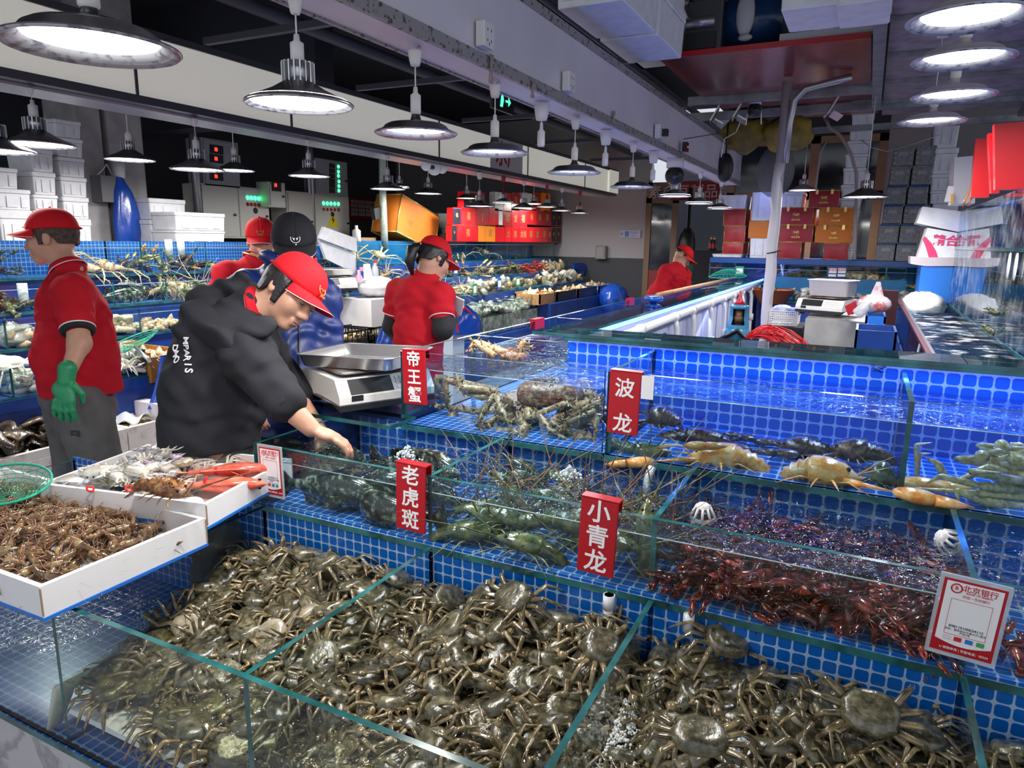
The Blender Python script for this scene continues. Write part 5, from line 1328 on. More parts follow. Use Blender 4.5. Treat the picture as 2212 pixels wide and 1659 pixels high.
for cidx,(lx,rx,lab)in enumerate(((1898,1938,'left'),(1941,1984,'right'))):
 z=ztp+.002
 for i in range(6):
  t=566-(i+1)*41.5;zt=at(1940,t,Y=YF).z;sh=i*(2.6 if cidx==0 else 3.4)
  a=at(lx+sh,500,Y=YF);c=at(rx+sh,500,Y=YF);x0,x1=a.x,c.x
  o=thing('grey_crate','grey riveted fish crate in the %s column, %s from the bottom'%(lab,ORD[i]),'crate',((x0+x1)/2,YF+.2,z),'grey riveted crates')
  b=MB();b.bbox(x0,x1,YF,YF+.4,z,zt-.02,b=.01);b.build('body',M_gcrate,o)
  b=MB();b.bbox(x0,x1,YF,YF+.4,zt-.02,zt-.002,b=.008);b.build('navy_lid',M_navyband if i<4 else M_gcrate,o)
  xc=(x0+x1)/2;zm=z+(zt-z)*.62
  b=MB();b.box(xc-.035,xc+.035,YF-.003,YF+.002,zm-.016,zm+.016);b.build('handle_slot',mat('pale_slot',(.32,.32,.33),.5),o)
  b=MB()
  for sx in(-1,1):
   for q in(.15,.42,.7):b.lathe([(.001,.004),(.008,.003),(.010,0)],(0,0,0),6,M=Matrix.Translation((xc+sx*(x1-x0)*.42,YF,z+(zt-z)*q))@Matrix.Rotation(PI/2,4,'X'))
  b.build('rivets',M_steel,o)['kind']='stuff'
  z=zt+.001
# right end: pale cartons, lid, cartons with red wave
def flat_box(name,label,cat,pts,Y,depth,m,group=None):
 P=[at(x,y,Y=Y)for x,y in pts];b=MB();b.poly(P,(0,depth,0));return tag(b.build(name,m),label,cat,group)
stack([(2003,528,2052,566,'foam','white foam box hidden low at the right of the grey crates',gf),(2003,440,2060,528,'foam','tall white foam box right of the grey crates',gf),(2005,412,2062,440,'foam','white foam box with panels behind the white lid',gf),(2006,376,2064,412,'foam','white foam box with panels above the lid, upper one',gf),(2008,320,2066,376,'foam','dim foam box high above the right stack',gf),(2010,258,2070,320,'foam','topmost foam box at the right under the loft',gf)])
YR=6.3
o=flat_box('wave_carton','white carton printed with a red wave and red characters','carton',[(1983,556),(2004,492),(2086,506),(2086,556)],YR,.35,M_foam)
P=[at(x,y,Y=YR-.003)for x,y in[(1993,517),(1998,510),(2012,525),(2022,543),(2026,556),(2006,556),(2000,535)]];b=MB();b.poly(P);b.build('red_wave',mat('rose_print',(.75,.05,.16),.4),o)
text('red_characters','精合',frame(at(2042,521,Y=YR-.004),(1,0,-.05),(0.1,0,1)),.085,mat('rose_print',(0,0,0)),o,bold=.02)
flat_box('foam_slab','thick white foam lid tilted on the wave carton','foam slab',[(1980,482),(1993,446),(2088,458),(2090,505)],YR-.02,.4,M_foam)
flat_box('carton_tray','shallow pinkish carton lid under the wave carton','carton',[(1967,554),(1999,556),(2085,556),(2085,575),(1999,575),(1967,570)],YR-.03,.4,mat('pinkish_card',(.52,.47,.50),.7))
b=MB();a=at(1990,575,Y=YR);c=at(2085,575,Y=YR);b.box(a.x,c.x,YR-.02,YR+.4,.06,a.z);obj('blue_post_box','bright blue boarded post under the wave carton','board',b,M_lblue)
# placards on the back tanks
for i,(l,r,nm)in enumerate(((1790,1807,'罗氏虾'),(1810,1827,'活海虾'))):
 x0,x1,z0,z1=px_rect(l,575,r,600,YB-.01);o=thing('price_card',['navy price card on the back tank, left one','navy price card on the back tank, right one'][i],'price card',((x0+x1)/2,YB-.012,z0),'navy price cards')
 b=MB();b.box(x0,x1,YB-.014,YB-.010,z0,z1);b.build('card',mat('navy_card2',(.02,.04,.20),.4),o)
 b=MB();b.box(x0+.006,x1-.006,YB-.016,YB-.0145,z0+(z1-z0)*.40,z1-.02);b.build('white_field',M_whitecloth,o);b=MB();b.box(x0+.006,x1-.006,YB-.016,YB-.0145,z0+.01,z0+(z1-z0)*.3);b.build('lower_field',M_whitecloth,o)
 text('name',nm,frame(((x0+x1)/2,YB-.0165,z0+(z1-z0)*.64),(1,0,0),(0,0,1)),(x1-x0)*.3,M_seal,o,bold=.02)
def codecard(label,l,t,r,bt,X=None,Y=None,colr=(.02,.30,.12)):
 m=mat('card_%d'%int(colr[1]*100),colr,.4)
 if Y is not None:x0,x1,z0,z1=px_rect(l,t,r,bt,Y);F=frame(((x0+x1)/2,Y,(z0+z1)/2),(1,0,0),(0,0,1));w_,h_=x1-x0,z1-z0
 else:
  a=at(l,t,X=X);c=at(r,bt,X=X);F=frame((X,(a.y+c.y)/2,(a.z+c.z)/2),(0,1,0),(0,0,1));w_,h_=c.y-a.y,a.z-c.z
 o=thing('payment_card',label,'payment card',F@V(0,-h_/2,0),'small payment cards')
 b=MB();b.box(-w_/2,w_/2,-h_/2,h_/2,-.004,0,M=F);b.build('card',m,o);b=MB();b.box(-w_*.36,w_*.36,-h_*.28,h_*.28,.0005,.0015,M=F);b.build('white_field',M_whitecloth,o)
codecard('green payment card on the back tank below the long foam box',1589,575,1606,596,Y=YB-.012)
codecard('tilted green payment card on the third centre tank',1022,613,1030,638,X=-4.55)
codecard('blue payment card on the third centre tank',1075,601,1083,625,X=-4.55,colr=(.02,.14,.42))
codecard('green payment card farther along the third centre tank',1115,598,1123,619,X=-4.55)
codecard('white and navy price card on the second centre tank',980,568,989,596,X=-4.86,colr=(.03,.06,.25))
# ================================================================= right hand tanks
XR=.58;zr0=1.25
tank('tall glass tank wall of wet crabs along the right side','right hand tanks',place((XR,0,0),(0,1,0),(1,0,0)),2.9,6.9,.5,zr0,1.66,1.56,(3.3,4.05,5.0),tile=M_bluefilm,glass=M_glassdirty,edge=M_edge,backz=1.66,back=mat('deep_blue_back',(.0,.03,.20),.4),water=W_blue)
tank('upper misted tank lit blue above the right wall of tanks','right hand tanks',place((XR,0,0),(0,1,0),(1,0,0)),3.0,6.3,.5,1.668,1.94,1.90,(3.75,4.6),tile=M_lblue,glass=M_glassdirty,edge=M_edge,backz=1.94,back=mat('glowing_blue_back',(.03,.12,.60),.4),water=W_blue)
area_light('led_light',(XR+.08,4.6,1.925),3.2,LED_W*.9,(.2,.3,1.0),rot=(0,0,PI/2),size_y=.03)
tank('lower right trough of foaming water seen over its left glass','right hand tanks',place((.262,0,0),(0,1,0),(1,0,0)),2.75,7.0,.31,1.0,1.27,1.20,(),tile=M_blue,glass=M_glassb,edge=M_steel,backz=1.25,back=M_glassb,water=W_foam,ends=(True,True))
for i,y in enumerate((3.1,3.8,4.6,5.6)):
 b=MB();pane(b,.275,.565,y-.005,y+.005,1.02,1.235,thin='y');tag(b.build('divider',[M_glassb,M_edge]),'glass divider across the foaming right trough, %s from the front'%ORD[i],'divider','dividers of the foaming trough')
b=MB();b.box(.27,1.1,2.78,7.0,.06,.998);tag(b.build('bank_stand',M_blue),'blue stand under the right tanks','stand')
b=MB();b.box(.24,.258,2.72,7.0,1.262,1.275);obj('rim_strip','reddish steel strip along the left rim of the foaming trough','strip',b,mat('wine_steel',(.25,.09,.11),.3,metal=.5))
p=at(1900,690,Y=5.6);b=MB();b.box(p.x-.03,p.x+.10,5.6,5.66,.7,at(1900,627,Y=5.6).z);obj('wood_post','dark wine red wooden end board beside the white scale','board',b,mat('wine_wood',(.075,.012,.02),.5))
b=MB();b.ell((.42,6.3,1.24),(.15,.5,.10),24,14,lump=.06);obj('foam_heap','mound of white foam bubbles in the far end of the right trough','foam',b,mat('bubble_foam',(.85,.87,.88),.8,bump=1.0,bscale=60))
o=thing('wall_heater','clear tube heater hanging on the left glass of the foaming trough','heater',(.255,3.6,1.1));b=MB();b.tube([(.25,3.6,1.27),(.245,3.6,1.22),(.245,3.58,1.10)],.006,6);b.build('tube',M_plastic,o)
for i,y in enumerate((3.58,3.75)):
 b=MB();b.lathe([(.001,.004),(.028,.004),(.030,0)],(0,0,0),16,M=Matrix.Translation((XR-.01,y+.1,1.60))@Matrix.Rotation(-PI/2,4,'Y')@Matrix.Scale(2.0,4,(1,0,0)));tag(b.build('oval_tag',[M_plastic]),'oval white price tag on the right tank, %s one'%['near','far'][i],'tag','oval price tags')
# big red folders standing on the right tanks and the white carton
for i,(pts,x)in enumerate((([(2148,268),(2215,262),(2260,395),(2150,410)],4.0),([(2135,288),(2153,285),(2160,410),(2142,412)],4.25),([(2108,300),(2141,296),(2138,415),(2098,420)],4.6))):
 P=[at(px,py,Y=x)for px,py in pts];zb_=1.943
 P=[V(q.x,q.y,max(q.z,zb_))for q in P];P[2].z=P[3].z=zb_
 b=MB();b.poly(P,(0,.06,0));tag(b.build('red_board',M_redcard),['largest bright red board standing on the right tanks at the picture edge','narrow middle red board on the right tanks','red board nearest the white carton on the right tanks'][i],'board','red boards on the right tanks')
P=[at(px,py,Y=5.2)for px,py in[(2062,340),(2110,336),(2106,440),(2058,446)]];P[2].z=P[3].z=1.943
b=MB();b.poly(P,(0,.3,0));tag(b.build('white_carton',M_plastic),'upright white container beside the red boards','container')
P=[at(px,py,Y=5.0)for px,py in[(2048,402),(2061,402),(2056,448),(2040,448)]];P[2].z=P[3].z=1.943;b=MB();b.poly(P,(0,.06,0));o=tag(b.build('drink_carton',M_plastic),'small white drink carton with a yellow cartoonless blob left of the white container','carton')
o['label']='small white drink carton with a yellow patch left of the white container'
b=MB();q=[at(px,py,Y=4.99)for px,py in[(2054,420),(2060,418),(2059,440),(2054,442)]];b.poly(q);b.build('yellow_patch',mat('yellow_patch',(.85,.45,.03),.5),o)
b=MB();b.tube([at(2098,405,Y=4.7),at(2085,430,Y=4.7),at(2080,447,Y=4.7),at(2092,440,Y=4.7),at(2100,425,Y=4.7)],.02,6,flat=.25);obj('orange_ribbon','loop of orange ribbon trailing below the red boards','ribbon',b,mat('ribbon_orange',(.75,.28,.05),.3))
# ================================================================= items on the stall's rear counter
p=at(1790,700,Y=4.7)
b=MB();b.box(at(1740,700,Y=4.6).x,at(1872,700,Y=4.6).x,4.55,5.3,.08,at(1790,690,Y=4.6).z);o=obj('steel_sink','grey steel counter under clouded plastic sheet below the white scale','counter',b,mat('clouded_steel',(.38,.38,.36),.35,metal=.2,col2=(.5,.5,.48),nscale=8,bump=.3,bscale=5))
zc_=at(1790,690,Y=4.6).z
scale('white scale with a black arched foot carrying the white tub',(at(1785,680,Y=4.85).x,4.85,zc_+.022),-.35,.85)
MT=Matrix.Translation((at(1795,660,Y=4.85).x,4.85,zc_+.125))@Matrix.Rotation(-.35,4,'Z')
pan('deep white plastic tub on the far white scale',MT,.27,.2,.10,M_plastic,'white_tub','tub')
p=at(1690,690,Y=5.0);b=MB();b.box(at(1660,700,Y=5.0).x,at(1735,700,Y=5.0).x,4.95,5.35,.08,p.z-.045);obj('side_counter','dark counter under the white mesh basket','counter',b,M_dark)
o=thing('mesh_basket','white plastic mesh basket beside the far scale','basket',(p.x,5.15,p.z-.04));b=MB();x0,x1=at(1662,690,Y=5.0).x,at(1722,690,Y=5.0).x;zt=at(1690,672,Y=5.0).z;z0=p.z-.04
for i in range(15):
 x=x0+(x1-x0)*i/14;b.box(x-.002,x+.002,5.0,5.004,z0,zt)
for i in range(7):z=z0+(zt-z0)*i/6;b.box(x0,x1,4.999,5.005,z-.002,z+.003);b.box(x0,x0+.004,5.0,5.25,z-.002,z+.003);b.box(x1-.004,x1,5.0,5.25,z-.002,z+.003)
b.box(x0,x1,5.25,5.254,z0,zt);b.box(x0,x1,5.0,5.25,z0,z0+.004);b.build('frame',M_plastic,o)
b=MB();b.ell(((x0+x1)/2-.02,5.12,zt),(.07,.07,.035),12,8);b.ell(((x0+x1)/2+.05,5.12,zt-.01),(.05,.06,.03),12,8);obj('blue_wrapper','crumpled white and blue wrapper in the mesh basket','wrapper',b,mat('wrapper',(.6,.65,.8),.3,col2=(.05,.15,.6),nscale=12))
for i,(l,t,r,bt,m,lab)in enumerate(((1868,682,1912,702,M_lblue,'upper blue bin under the crumpled bag'),(1870,703,1910,725,M_lblue,'lower blue bin standing before the upper one'),(1845,712,1935,745,M_blue,'open blue trough of foamy water at the foot of the right tanks'))):
 Y_=(4.3,4.15,3.7)[i];a=at(l,bt,Y=Y_);c=at(r,bt,Y=Y_);zt=at(l,t,Y=Y_).z;b=MB();x0,x1=a.x,min(c.x,.23);b.box(x0,x1,Y_,Y_+.01,.08,zt);b.box(x0,x1,Y_+.3,Y_+.31,.08,zt);b.box(x0,x0+.01,Y_,Y_+.3,.08,zt);b.box(x1-.01,x1,Y_,Y_+.3,.08,zt)
 b.box(x0,x1,Y_,Y_+.3,.08,zt-.12);o=obj('blue_bin',lab,'bin',b,m,'blue bins in the stall')
 if i==2:b=MB();b.grid(lambda u,v:V(x0+.01+(x1-x0-.02)*u,Y_+.012+.286*v,zt-.04),6,6);b.build('foamy_water',W_foam,o)
p=at(1878,668,Y=4.4)
b=MB();b.ell((p.x+.02,4.45,at(1868,682,Y=4.3).z+.055),(.09,.07,.055),14,8);b.grid(lambda u,v:V(p.x+.03+.10*(u-.5)*(1-v*.8),4.45,at(1868,682,Y=4.3).z+.05+.13*v),4,4);obj('plastic_bag','crumpled clear bag with pink print on the blue bin','bag',b,mat('pink_print_bag',(.75,.70,.72),.25,col2=(.7,.15,.12),nscale=16,ramp=(.5,.6),alpha=.85))
b=MB();q0=at(1850,680,Y=4.35);q1=at(1880,652,Y=4.35);b.tube([q0,q0.lerp(q1,.1),q0.lerp(q1,.65),q0.lerp(q1,.82),q1],[.028,.032,.03,.012,.012],12);obj('drink_bottle','clear plastic drink bottle lying askew against the red carton','bottle',b,mat('bottle_clear',(.7,.72,.74),.1,alpha=.6))
P=[at(x,y,Y=4.5)for x,y in[(1825,662),(1848,650),(1856,672),(1832,682)]];b=MB();b.poly(P,(0,.05,0));obj('red_carton','small dark red carton behind the drink bottle','carton',b,M_wine)
for i,(px,py,lab)in enumerate(((1669,630,'orange plastic sieve bowl hooked on the lower back tank'),)):
 p=at(px,py,Y=7.0);b=MB();b.lathe([(.001,-.14),(.11,-.13),(.2,0),(.21,.0),(.19,-.0)],(p.x,7.02,p.z+.02),20);obj('sieve_bowl',lab,'bowl',b,mat('orange_plastic',(.75,.20,.04),.45))
# ================================================================= loft over the stall
ZL=2.72
def beamb(label,p0,p1,w_,h_,m=None,group='steel members of the loft frame'):
 b=MB();p0,p1=Vector(p0),Vector(p1);M=frame(p0,(p1-p0).normalized(),(0,0,1)if abs((p1-p0).normalized().z)<.9 else(0,1,0));L=(p1-p0).length
 b.box(0,L,-h_/2,h_/2,-w_/2,w_/2,M=M);return obj('loft_beam',label,'beam',b,m or M_steel2,group)
M_steel2=mat('galvanised_steel',(.30,.31,.33),.4,metal=.5,col2=(.20,.20,.22),nscale=10)
M_ply=mat('red_film_plywood',(.20,.022,.022),.22,col2=(.10,.018,.024),nscale=3,bump=.25,bscale=26,spec=.6)
M_foil=mat('silver_foil',(.42,.36,.40),.3,metal=.25,col2=(.24,.18,.21),nscale=9,bump=.5,bscale=30)
yL=at(1370,133,Z=ZL).y
b=MB();b.box(-1.20,-.10,yL,yL+1.15,ZL,ZL+.02);obj('plywood_sheet','glossy dark red plywood sheet forming the underside of the loft','panel',b,M_ply)
b=MB();b.box(-1.20,-.10,yL-.012,yL-.001,ZL-.004,ZL+.026);obj('red_strip','bright red edge strip along the front of the loft','edge',b,M_red)
b=MB();b.box(-1.2,-.05,yL+1.3,yL+2.6,ZL+.04,ZL+.06);obj('plywood_sheet','second dark red plywood sheet farther back under the loft','panel',b,M_ply)
yA=2.6
for i in range(6):
 y0=yA+i*.72
 b=MB();b.box(-.02,.95,y0+.02,y0+.70,ZL+.03,ZL+.05);obj('foil_sheet','silver foil ceiling sheet over the right tanks, %s from the front'%ORD[i],'panel',b,M_foil,'foil ceiling panels')
 beamb('thin steel rib between foil panels, %s from the front'%ORD[i],(-.02,y0,ZL+.02),(.95,y0,ZL+.02),.03,.03)
beamb('long steel beam running back along the right edge of the red plywood',(-.06,2.4,ZL),(-.06,6.2,ZL),.06,.05)
beamb('steel beam crossing behind the red plywood',(-1.3,yL+1.22,ZL-.02),(-.03,yL+1.22,ZL-.02),.05,.06)
beamb('second steel beam crossing farther back',(-1.5,yL+2.0,ZL),(.9,yL+2.0,ZL),.05,.06)
beamb('far steel beam in front of the windows',(-1.5,7.3,2.70),(1.3,7.3,2.73),.05,.05)
beamb('steel beam along the far right of the foil ceiling',(.97,2.4,ZL),(.97,7.0,ZL),.06,.05)
beamb('upright steel post at the right edge of the stall',(1.0,5.0,0.0),(1.0,5.0,3.8),.05,.05)
for i,(px,py)in enumerate(((1550,240),(1600,232),(1808,222))):
 p=at(px,py,Y=yL+1.25);b=MB();b.box(p.x-.045,p.x-.035,p.y,p.y+.2,p.z-.07,p.z+.05,rot=(0,.5,.2));b.box(p.x-.04,p.x+.03,p.y,p.y+.2,p.z-.075,p.z-.065,rot=(0,.5,.2));obj('steel_offcut','short steel angle offcut hanging under the loft beam, %s from the left'%ORD[i],'bracket',b,M_alu,'steel offcuts under the loft')
# stored goods on the loft
zt_=ZL+.028
def loft_box(label,l,t,r,m,y0,depth,group=None,name='foam_box',cat='foam box',bt=None):
 a=at(l,120,Y=y0);c=at(r,120,Y=y0);zt=at((l+r)/2,t,Y=y0).z
 b=MB();b.bbox(a.x,c.x,y0,y0+depth,zt_,zt,b=.012);return tag(b.build(name,m),label,cat,group)
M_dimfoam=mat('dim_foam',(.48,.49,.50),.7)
gx='foam boxes stored on the loft'
for i,(l,r,z0,z1)in enumerate(((1212,1300,0,.16),(1300,1372,0,.18),(1205,1290,.165,.36),(1292,1370,.185,.38))):
 a=at(l,60,X=-1.21)if False else None
xb=-1.22
for i,(y0,y1,z0,z1)in enumerate(((3.0,3.52,2.66,2.88),(3.54,4.05,2.66,2.88),(3.0,3.52,2.88,3.13),(3.54,4.05,2.88,3.13))):
 foam_box('white foam box tied on top of the grey beam, %s %s'%(['lower','lower','upper','upper'][i],['front','rear','front','rear'][i]),-1.32,-1.0,y0,y1,z0,z1-.003,'foam boxes tied on the grey beam',emb='-y')
p=at(1430,60,Y=yL+.12)
b=MB();b.box(-.17,.17,0,.02,0,.30);b.box(-.17,-.15,0,.2,0,.3);b.box(.15,.17,0,.2,0,.3);b.box(-.17,.17,0,.2,.28,.3);b.box(-.17,.17,0,.2,0,.02)
for q in range(len(b.v)):b.v[q]=(b.v[q][0]+p.x,yL+.32-b.v[q][1],b.v[q][2]+zt_)
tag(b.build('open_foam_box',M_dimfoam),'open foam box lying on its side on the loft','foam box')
M_=Matrix.Translation((at(1425,95,Y=yL+.03).x,yL+.03,zt_+.115))@Matrix.Rotation(-.5,4,'Y');b=MB();b.bbox(-.17,.17,0,.05,-.05,.06,b=.01,M=M_);tag(b.build('foam_slab',M_foam),'thick white foam lid leaning in front of the open foam box on the loft','foam slab')
for i,(dx,dz)in enumerate(((0,0),(.022,0),(.011,.02))):
 x=at(1440,110,Y=yL).x;b=MB();b.tube([(x+dx-.01,yL+.002,zt_+.05+dz),(x+dx+.05,yL+.25,zt_+.013+dz)],.011,10);b.tube([(x+dx-.0105,yL+.0,zt_+.05+dz),(x+dx-.0095,yL+.004,zt_+.05+dz)],.0085,10);tag(b.build('pipe_offcut',mat('cream_pipe',(.70,.62,.45),.4)),'short cream pipe offcut on the loft edge, %s of three'%ORD[i],'pipe','cream pipe offcuts')
o=loft_box('upturned old scale with a ribbed steel roller stored on the loft',1478,0,1556,M_dsteel,yL+.05,.25,name='old_scale',cat='scale')
x0,x1=at(1480,60,Y=yL+.05).x,at(1550,60,Y=yL+.05).x;b=MB();b.cyl((x0+.01,yL+.03,zt_+.15),(x1-.01,yL+.03,zt_+.15),.03,n=14);b.build('roller',M_steel,o);b=MB();b.box(x0+.005,x1-.005,yL+.02,yL+.05,zt_+.01,zt_+.10);b.build('keypad_panel',M_black,o)
b=MB();p=at(1622,60,Y=yL+.25);b.ell((p.x,yL+.25,zt_+.17),(.20,.2,.17),24,16,lump=.06);o=tag(b.build('blue_sack',mat('dark_blue_sack',(.01,.04,.12),.3,bump=.8,bscale=10)),'dark blue plastic sack on the loft with a white knotted bag before it','sack')
b=MB();p=at(1608,55,Y=yL+.04);b.ell((p.x,yL+.05,zt_+.17),(.05,.03,.12),14,8);b.ell((p.x+.01,yL+.03,zt_+.045),(.04,.02,.02),8,6);tag(b.build('white_bag',mat('thin_white_bag',(.5,.48,.48),.4,bump=.6,bscale=20)),'thin white bag of gold cards knotted in front of the blue sack','bag')
o=loft_box('brown carton with a white address label on the loft',1725,28,1830,M_card,yL+.1,.3,name='carton',cat='carton')
x0,x1=at(1759,60,Y=yL+.1).x,at(1800,60,Y=yL+.1).x;z0,z1=at(1780,72,Y=yL+.1).z,at(1780,48,Y=yL+.1).z;b=MB();b.box(x0,x1,yL+.095,yL+.0995,z0,z1);b.build('address_label',M_whitecloth,o)
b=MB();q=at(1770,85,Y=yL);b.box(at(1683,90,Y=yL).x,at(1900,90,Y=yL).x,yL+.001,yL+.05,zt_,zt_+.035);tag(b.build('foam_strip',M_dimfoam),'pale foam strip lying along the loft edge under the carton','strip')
for i,(l,t,r,bt)in enumerate(((1692,-60,1812,8),(1812,-60,1928,-2))):
 x0,x1,z0,z1=px_rect(l,t,r,bt,3.4);b=MB();b.bbox(x0+.003,x1-.003,3.4,3.75,z0,z1,b=.012);b.box(x0,x1,3.395,3.76,(z0*2+z1)/3,(z0*2+z1)/3+.008);tag(b.build('foam_box',M_foam),['strapped white foam box hanging over the top edge of the picture, left one','strapped white foam box hanging over the top edge of the picture, right one'][i],'foam box','strapped foam boxes at the top edge')
b=MB();b.box(-.95,.05,3.42,3.74,0,1)if False else b.box(-.5,.0,3.5,3.6,3.15,3.18)
tag(b.build('loft_shelf',M_dark),'dark rail behind the strapped foam boxes','rail')
# yellow sacks, net, cameras, cables
M_ysack=mat('yellow_sack_cloth',(.30,.21,.03),.7,col2=(.16,.11,.03),nscale=7,bump=.5,bscale=30)
for i,(px,py,rx,rz,lab)in enumerate(((1606,290,.20,.15,'dim yellow cloth sack slung under the loft, left one'),(1702,285,.20,.155,'brighter yellow cloth sack slung under the loft, right one'))):
 p=at(px,py,Y=6.6);b=MB();n0=len(b.v);b.ell(p,(rx,.18,rz),26,18,lump=.05)
 for k in range(n0,len(b.v)):
  x,y,z=b.v[k];b.v[k]=(x+.015*math.sin(z*40),y,z+.02*math.sin(x*26+i))
 obj('yellow_sack',lab,'sack',b,M_ysack,'yellow sacks under the loft')
p=at(1675,370,Y=7.2);b=MB();b.ell(p,(.17,.12,.24),16,10);obj('clear_bag','cloudy clear plastic bag hanging before the far window','bag',b,mat('cloudy_bag',(.22,.23,.25),.4,alpha=.55,bump=.5,bscale=12))
def cable(label,pts,r,m,group='hanging cables'):
 b=MB();b.tube(pts,r,6);return tag(b.build('cable',m),label,'cable',group)
M_branch=mat('bare_branch',(.30,.25,.23),.7)
cable('knobbly pale branch hanging down before the window',[at(1780,248,Y=7.0),at(1792,275,Y=7.0),at(1815,292,Y=7.0),at(1838,330,Y=7.0),at(1850,375,Y=7.0),at(1850,420,Y=7.0),at(1846,560,Y=7.0)],.016,M_branch)
cable('thinner pale branch left of the long one before the window',[at(1784,306,Y=7.0),at(1772,330,Y=7.0),at(1765,380,Y=7.0),at(1762,410,Y=7.0)],.012,M_branch)
cable('thin black cable strung from the grey beam to the loft',[at(1425,300,X=-1.19),at(1440,308,Y=4.9),at(1480,300,Y=5.0),at(1540,290,Y=5.2),at(1590,285,Y=5.5)],.003,M_black)
cable('white power cable drooping from the round black camera',[at(1622,245,Y=5.6),at(1600,262,Y=5.6),at(1590,285,Y=5.6),at(1565,300,Y=5.6),at(1558,340,Y=5.6)],.004,M_plastic)
cable('thin grey wire sagging across the foam stack',[at(1860,302,Y=7.2),at(1880,318,Y=7.2),at(1915,327,Y=7.2),at(1950,318,Y=7.2),at(2030,292,Y=7.2)],.004,M_steel)
def camera_dome(label,px,py,Y=None,X=None,s=1.0,ball=M_black,body=None):
 p=at(px,py,X=X,Y=Y);o=thing('security_camera',label,'security camera',p,'security cameras');b=MB();b.ell(p,(.05*s,.05*s,.05*s),16,10);bl=b.build('ball',ball,o)
 b=MB();b.cyl((p.x,p.y,p.z+.04*s),(p.x,p.y,p.z+.09*s),.045*s,n=16);b.build('mount',M_plastic,o);b=MB();q=p+V(.25,-.8,-.1).normalized()*.045*s;b.ell(q,(.018*s,.018*s,.014*s),10,6);b.build('lens',M_darkpane,bl)
 return o,p
o,p=camera_dome('round black camera with two white aerials under the loft beam',1630,238,Y=5.6)
for i,dx in enumerate((-.045,.045)):
 b=MB();b.cyl((p.x+dx,p.y,p.z+.02),(p.x+dx*1.2,p.y,p.z-.10),.005,n=6);b.build('aerial',M_plastic,o)
camera_dome('black dome camera at the far end of the grey beam',1457,380,X=-1.25,s=1.3)
o,p=camera_dome('white multi-lens camera hanging under the cream light box',938,362,X=-4.2,s=1.6,ball=M_plastic)
for dy in(-.16,.16):
 b=MB();b.ell((p.x,p.y+dy,p.z+.03),(.06,.06,.08),12,8);b.build('side_lens',M_plastic,o)
p=at(1566,362,Y=6.3);b=MB();b.ell(p,(.07,.05,.12),14,10);b.cyl((p.x,p.y,p.z+.1),(p.x,p.y,p.z+.35),.008,n=6);obj('black_fan','black oval loudspeaker hanging by a strap at the end of the grey beam','speaker',b,M_black)
p=at(1476,318,X=-1.18);b=MB();b.box(p.x,p.x+.03,p.y-.03,p.y+.03,p.z-.03,p.z+.03);o=obj('plug_adapter','black plug adapter with a red light on the grey beam','plug',b,M_black);b=MB();b.ell((p.x+.031,p.y,p.z),(.004,.006,.006),8,5);b.build('red_light',M_redled,o)
# ================================================================= sea creatures (built once round their own centre, then placed)
S_crab=shellmat('hairy_crab_shell',(.028,.026,.014),(.10,.088,.045),(.22,.195,.125),60,.3,rand=.4,coat=.9,bump=.5,cr_=.03)
S_crableg=shellmat('hairy_crab_leg',(.07,.05,.022),(.17,.125,.055),(.30,.23,.125),45,.16,rand=.3,coat=.9)
S_belly=shellmat('pale_crab_belly',(.16,.13,.075),(.30,.26,.18),(.42,.39,.32),30,.25)
S_king=shellmat('king_crab_shell',(.16,.075,.045),(.38,.26,.12),(.66,.52,.28),60,.3,spots=.22,spotcol=(.80,.70,.48),bump=1.0)
S_ktop=shellmat('king_crab_top',(.07,.03,.025),(.20,.10,.06),(.50,.36,.18),55,.3,spots=.2,spotcol=(.7,.55,.35),bump=1.0)
S_snow=shellmat('tan_crab_shell',(.42,.27,.12),(.62,.45,.25),(.75,.62,.42),60,.3,spots=.2,spotcol=(.85,.78,.6))
S_flower=shellmat('cream_crab_shell',(.62,.56,.42),(.82,.79,.70),(.90,.88,.84),16,.2,spots=.05,spotcol=(.15,.1,.05))
S_bluetip=shellmat('blue_grey_claw',(.30,.16,.20),(.42,.46,.55),(.75,.74,.72),30,.2)
S_orange=shellmat('orange_lobster_shell',(.62,.22,.03),(.80,.42,.12),(.88,.62,.32),34,.22,bump=.4,coat=.4)
S_dark=shellmat('dark_lobster_shell',(.015,.012,.014),(.07,.035,.025),(.22,.12,.04),50,.25,spots=.12,spotcol=(.35,.22,.08))
S_green=shellmat('green_lobster_shell',(.03,.05,.028),(.10,.125,.055),(.30,.28,.11),34,.2,spots=.10,spotcol=(.62,.58,.32))
S_cray=shellmat('crayfish_shell',(.06,.008,.008),(.20,.022,.012),(.46,.07,.025),26,.22,rand=.6)
S_shrimp=shellmat('brown_shrimp_shell',(.07,.035,.018),(.19,.10,.045),(.33,.27,.14),34,.16,bump=.2,rand=.3)
S_spiny=shellmat('brown_spiny_shell',(.06,.02,.01),(.22,.09,.03),(.42,.22,.07),50,.3,bump=1.0)
S_grouper=shellmat('mottled_grouper_skin',(.008,.010,.009),(.03,.038,.03),(.34,.40,.29),44,.2,spots=.07,spotcol=(.45,.5,.4),bump=.15)
S_redfish=shellmat('coral_red_fish_skin',(.72,.09,.05),(.80,.16,.10),(.85,.28,.20),20,.2,spots=.07,spotcol=(.9,.5,.42),bump=.1)
S_squid=shellmat('pale_squid_skin',(.62,.52,.30),(.76,.68,.45),(.85,.80,.64),12,.3,bump=.1)
S_oyster=shellmat('oyster_shell',(.16,.16,.13),(.38,.37,.31),(.66,.66,.60),16,.5,bump=1.0)
S_clam=shellmat('golden_clam_shell',(.30,.20,.08),(.50,.38,.17),(.66,.55,.32),14,.3)
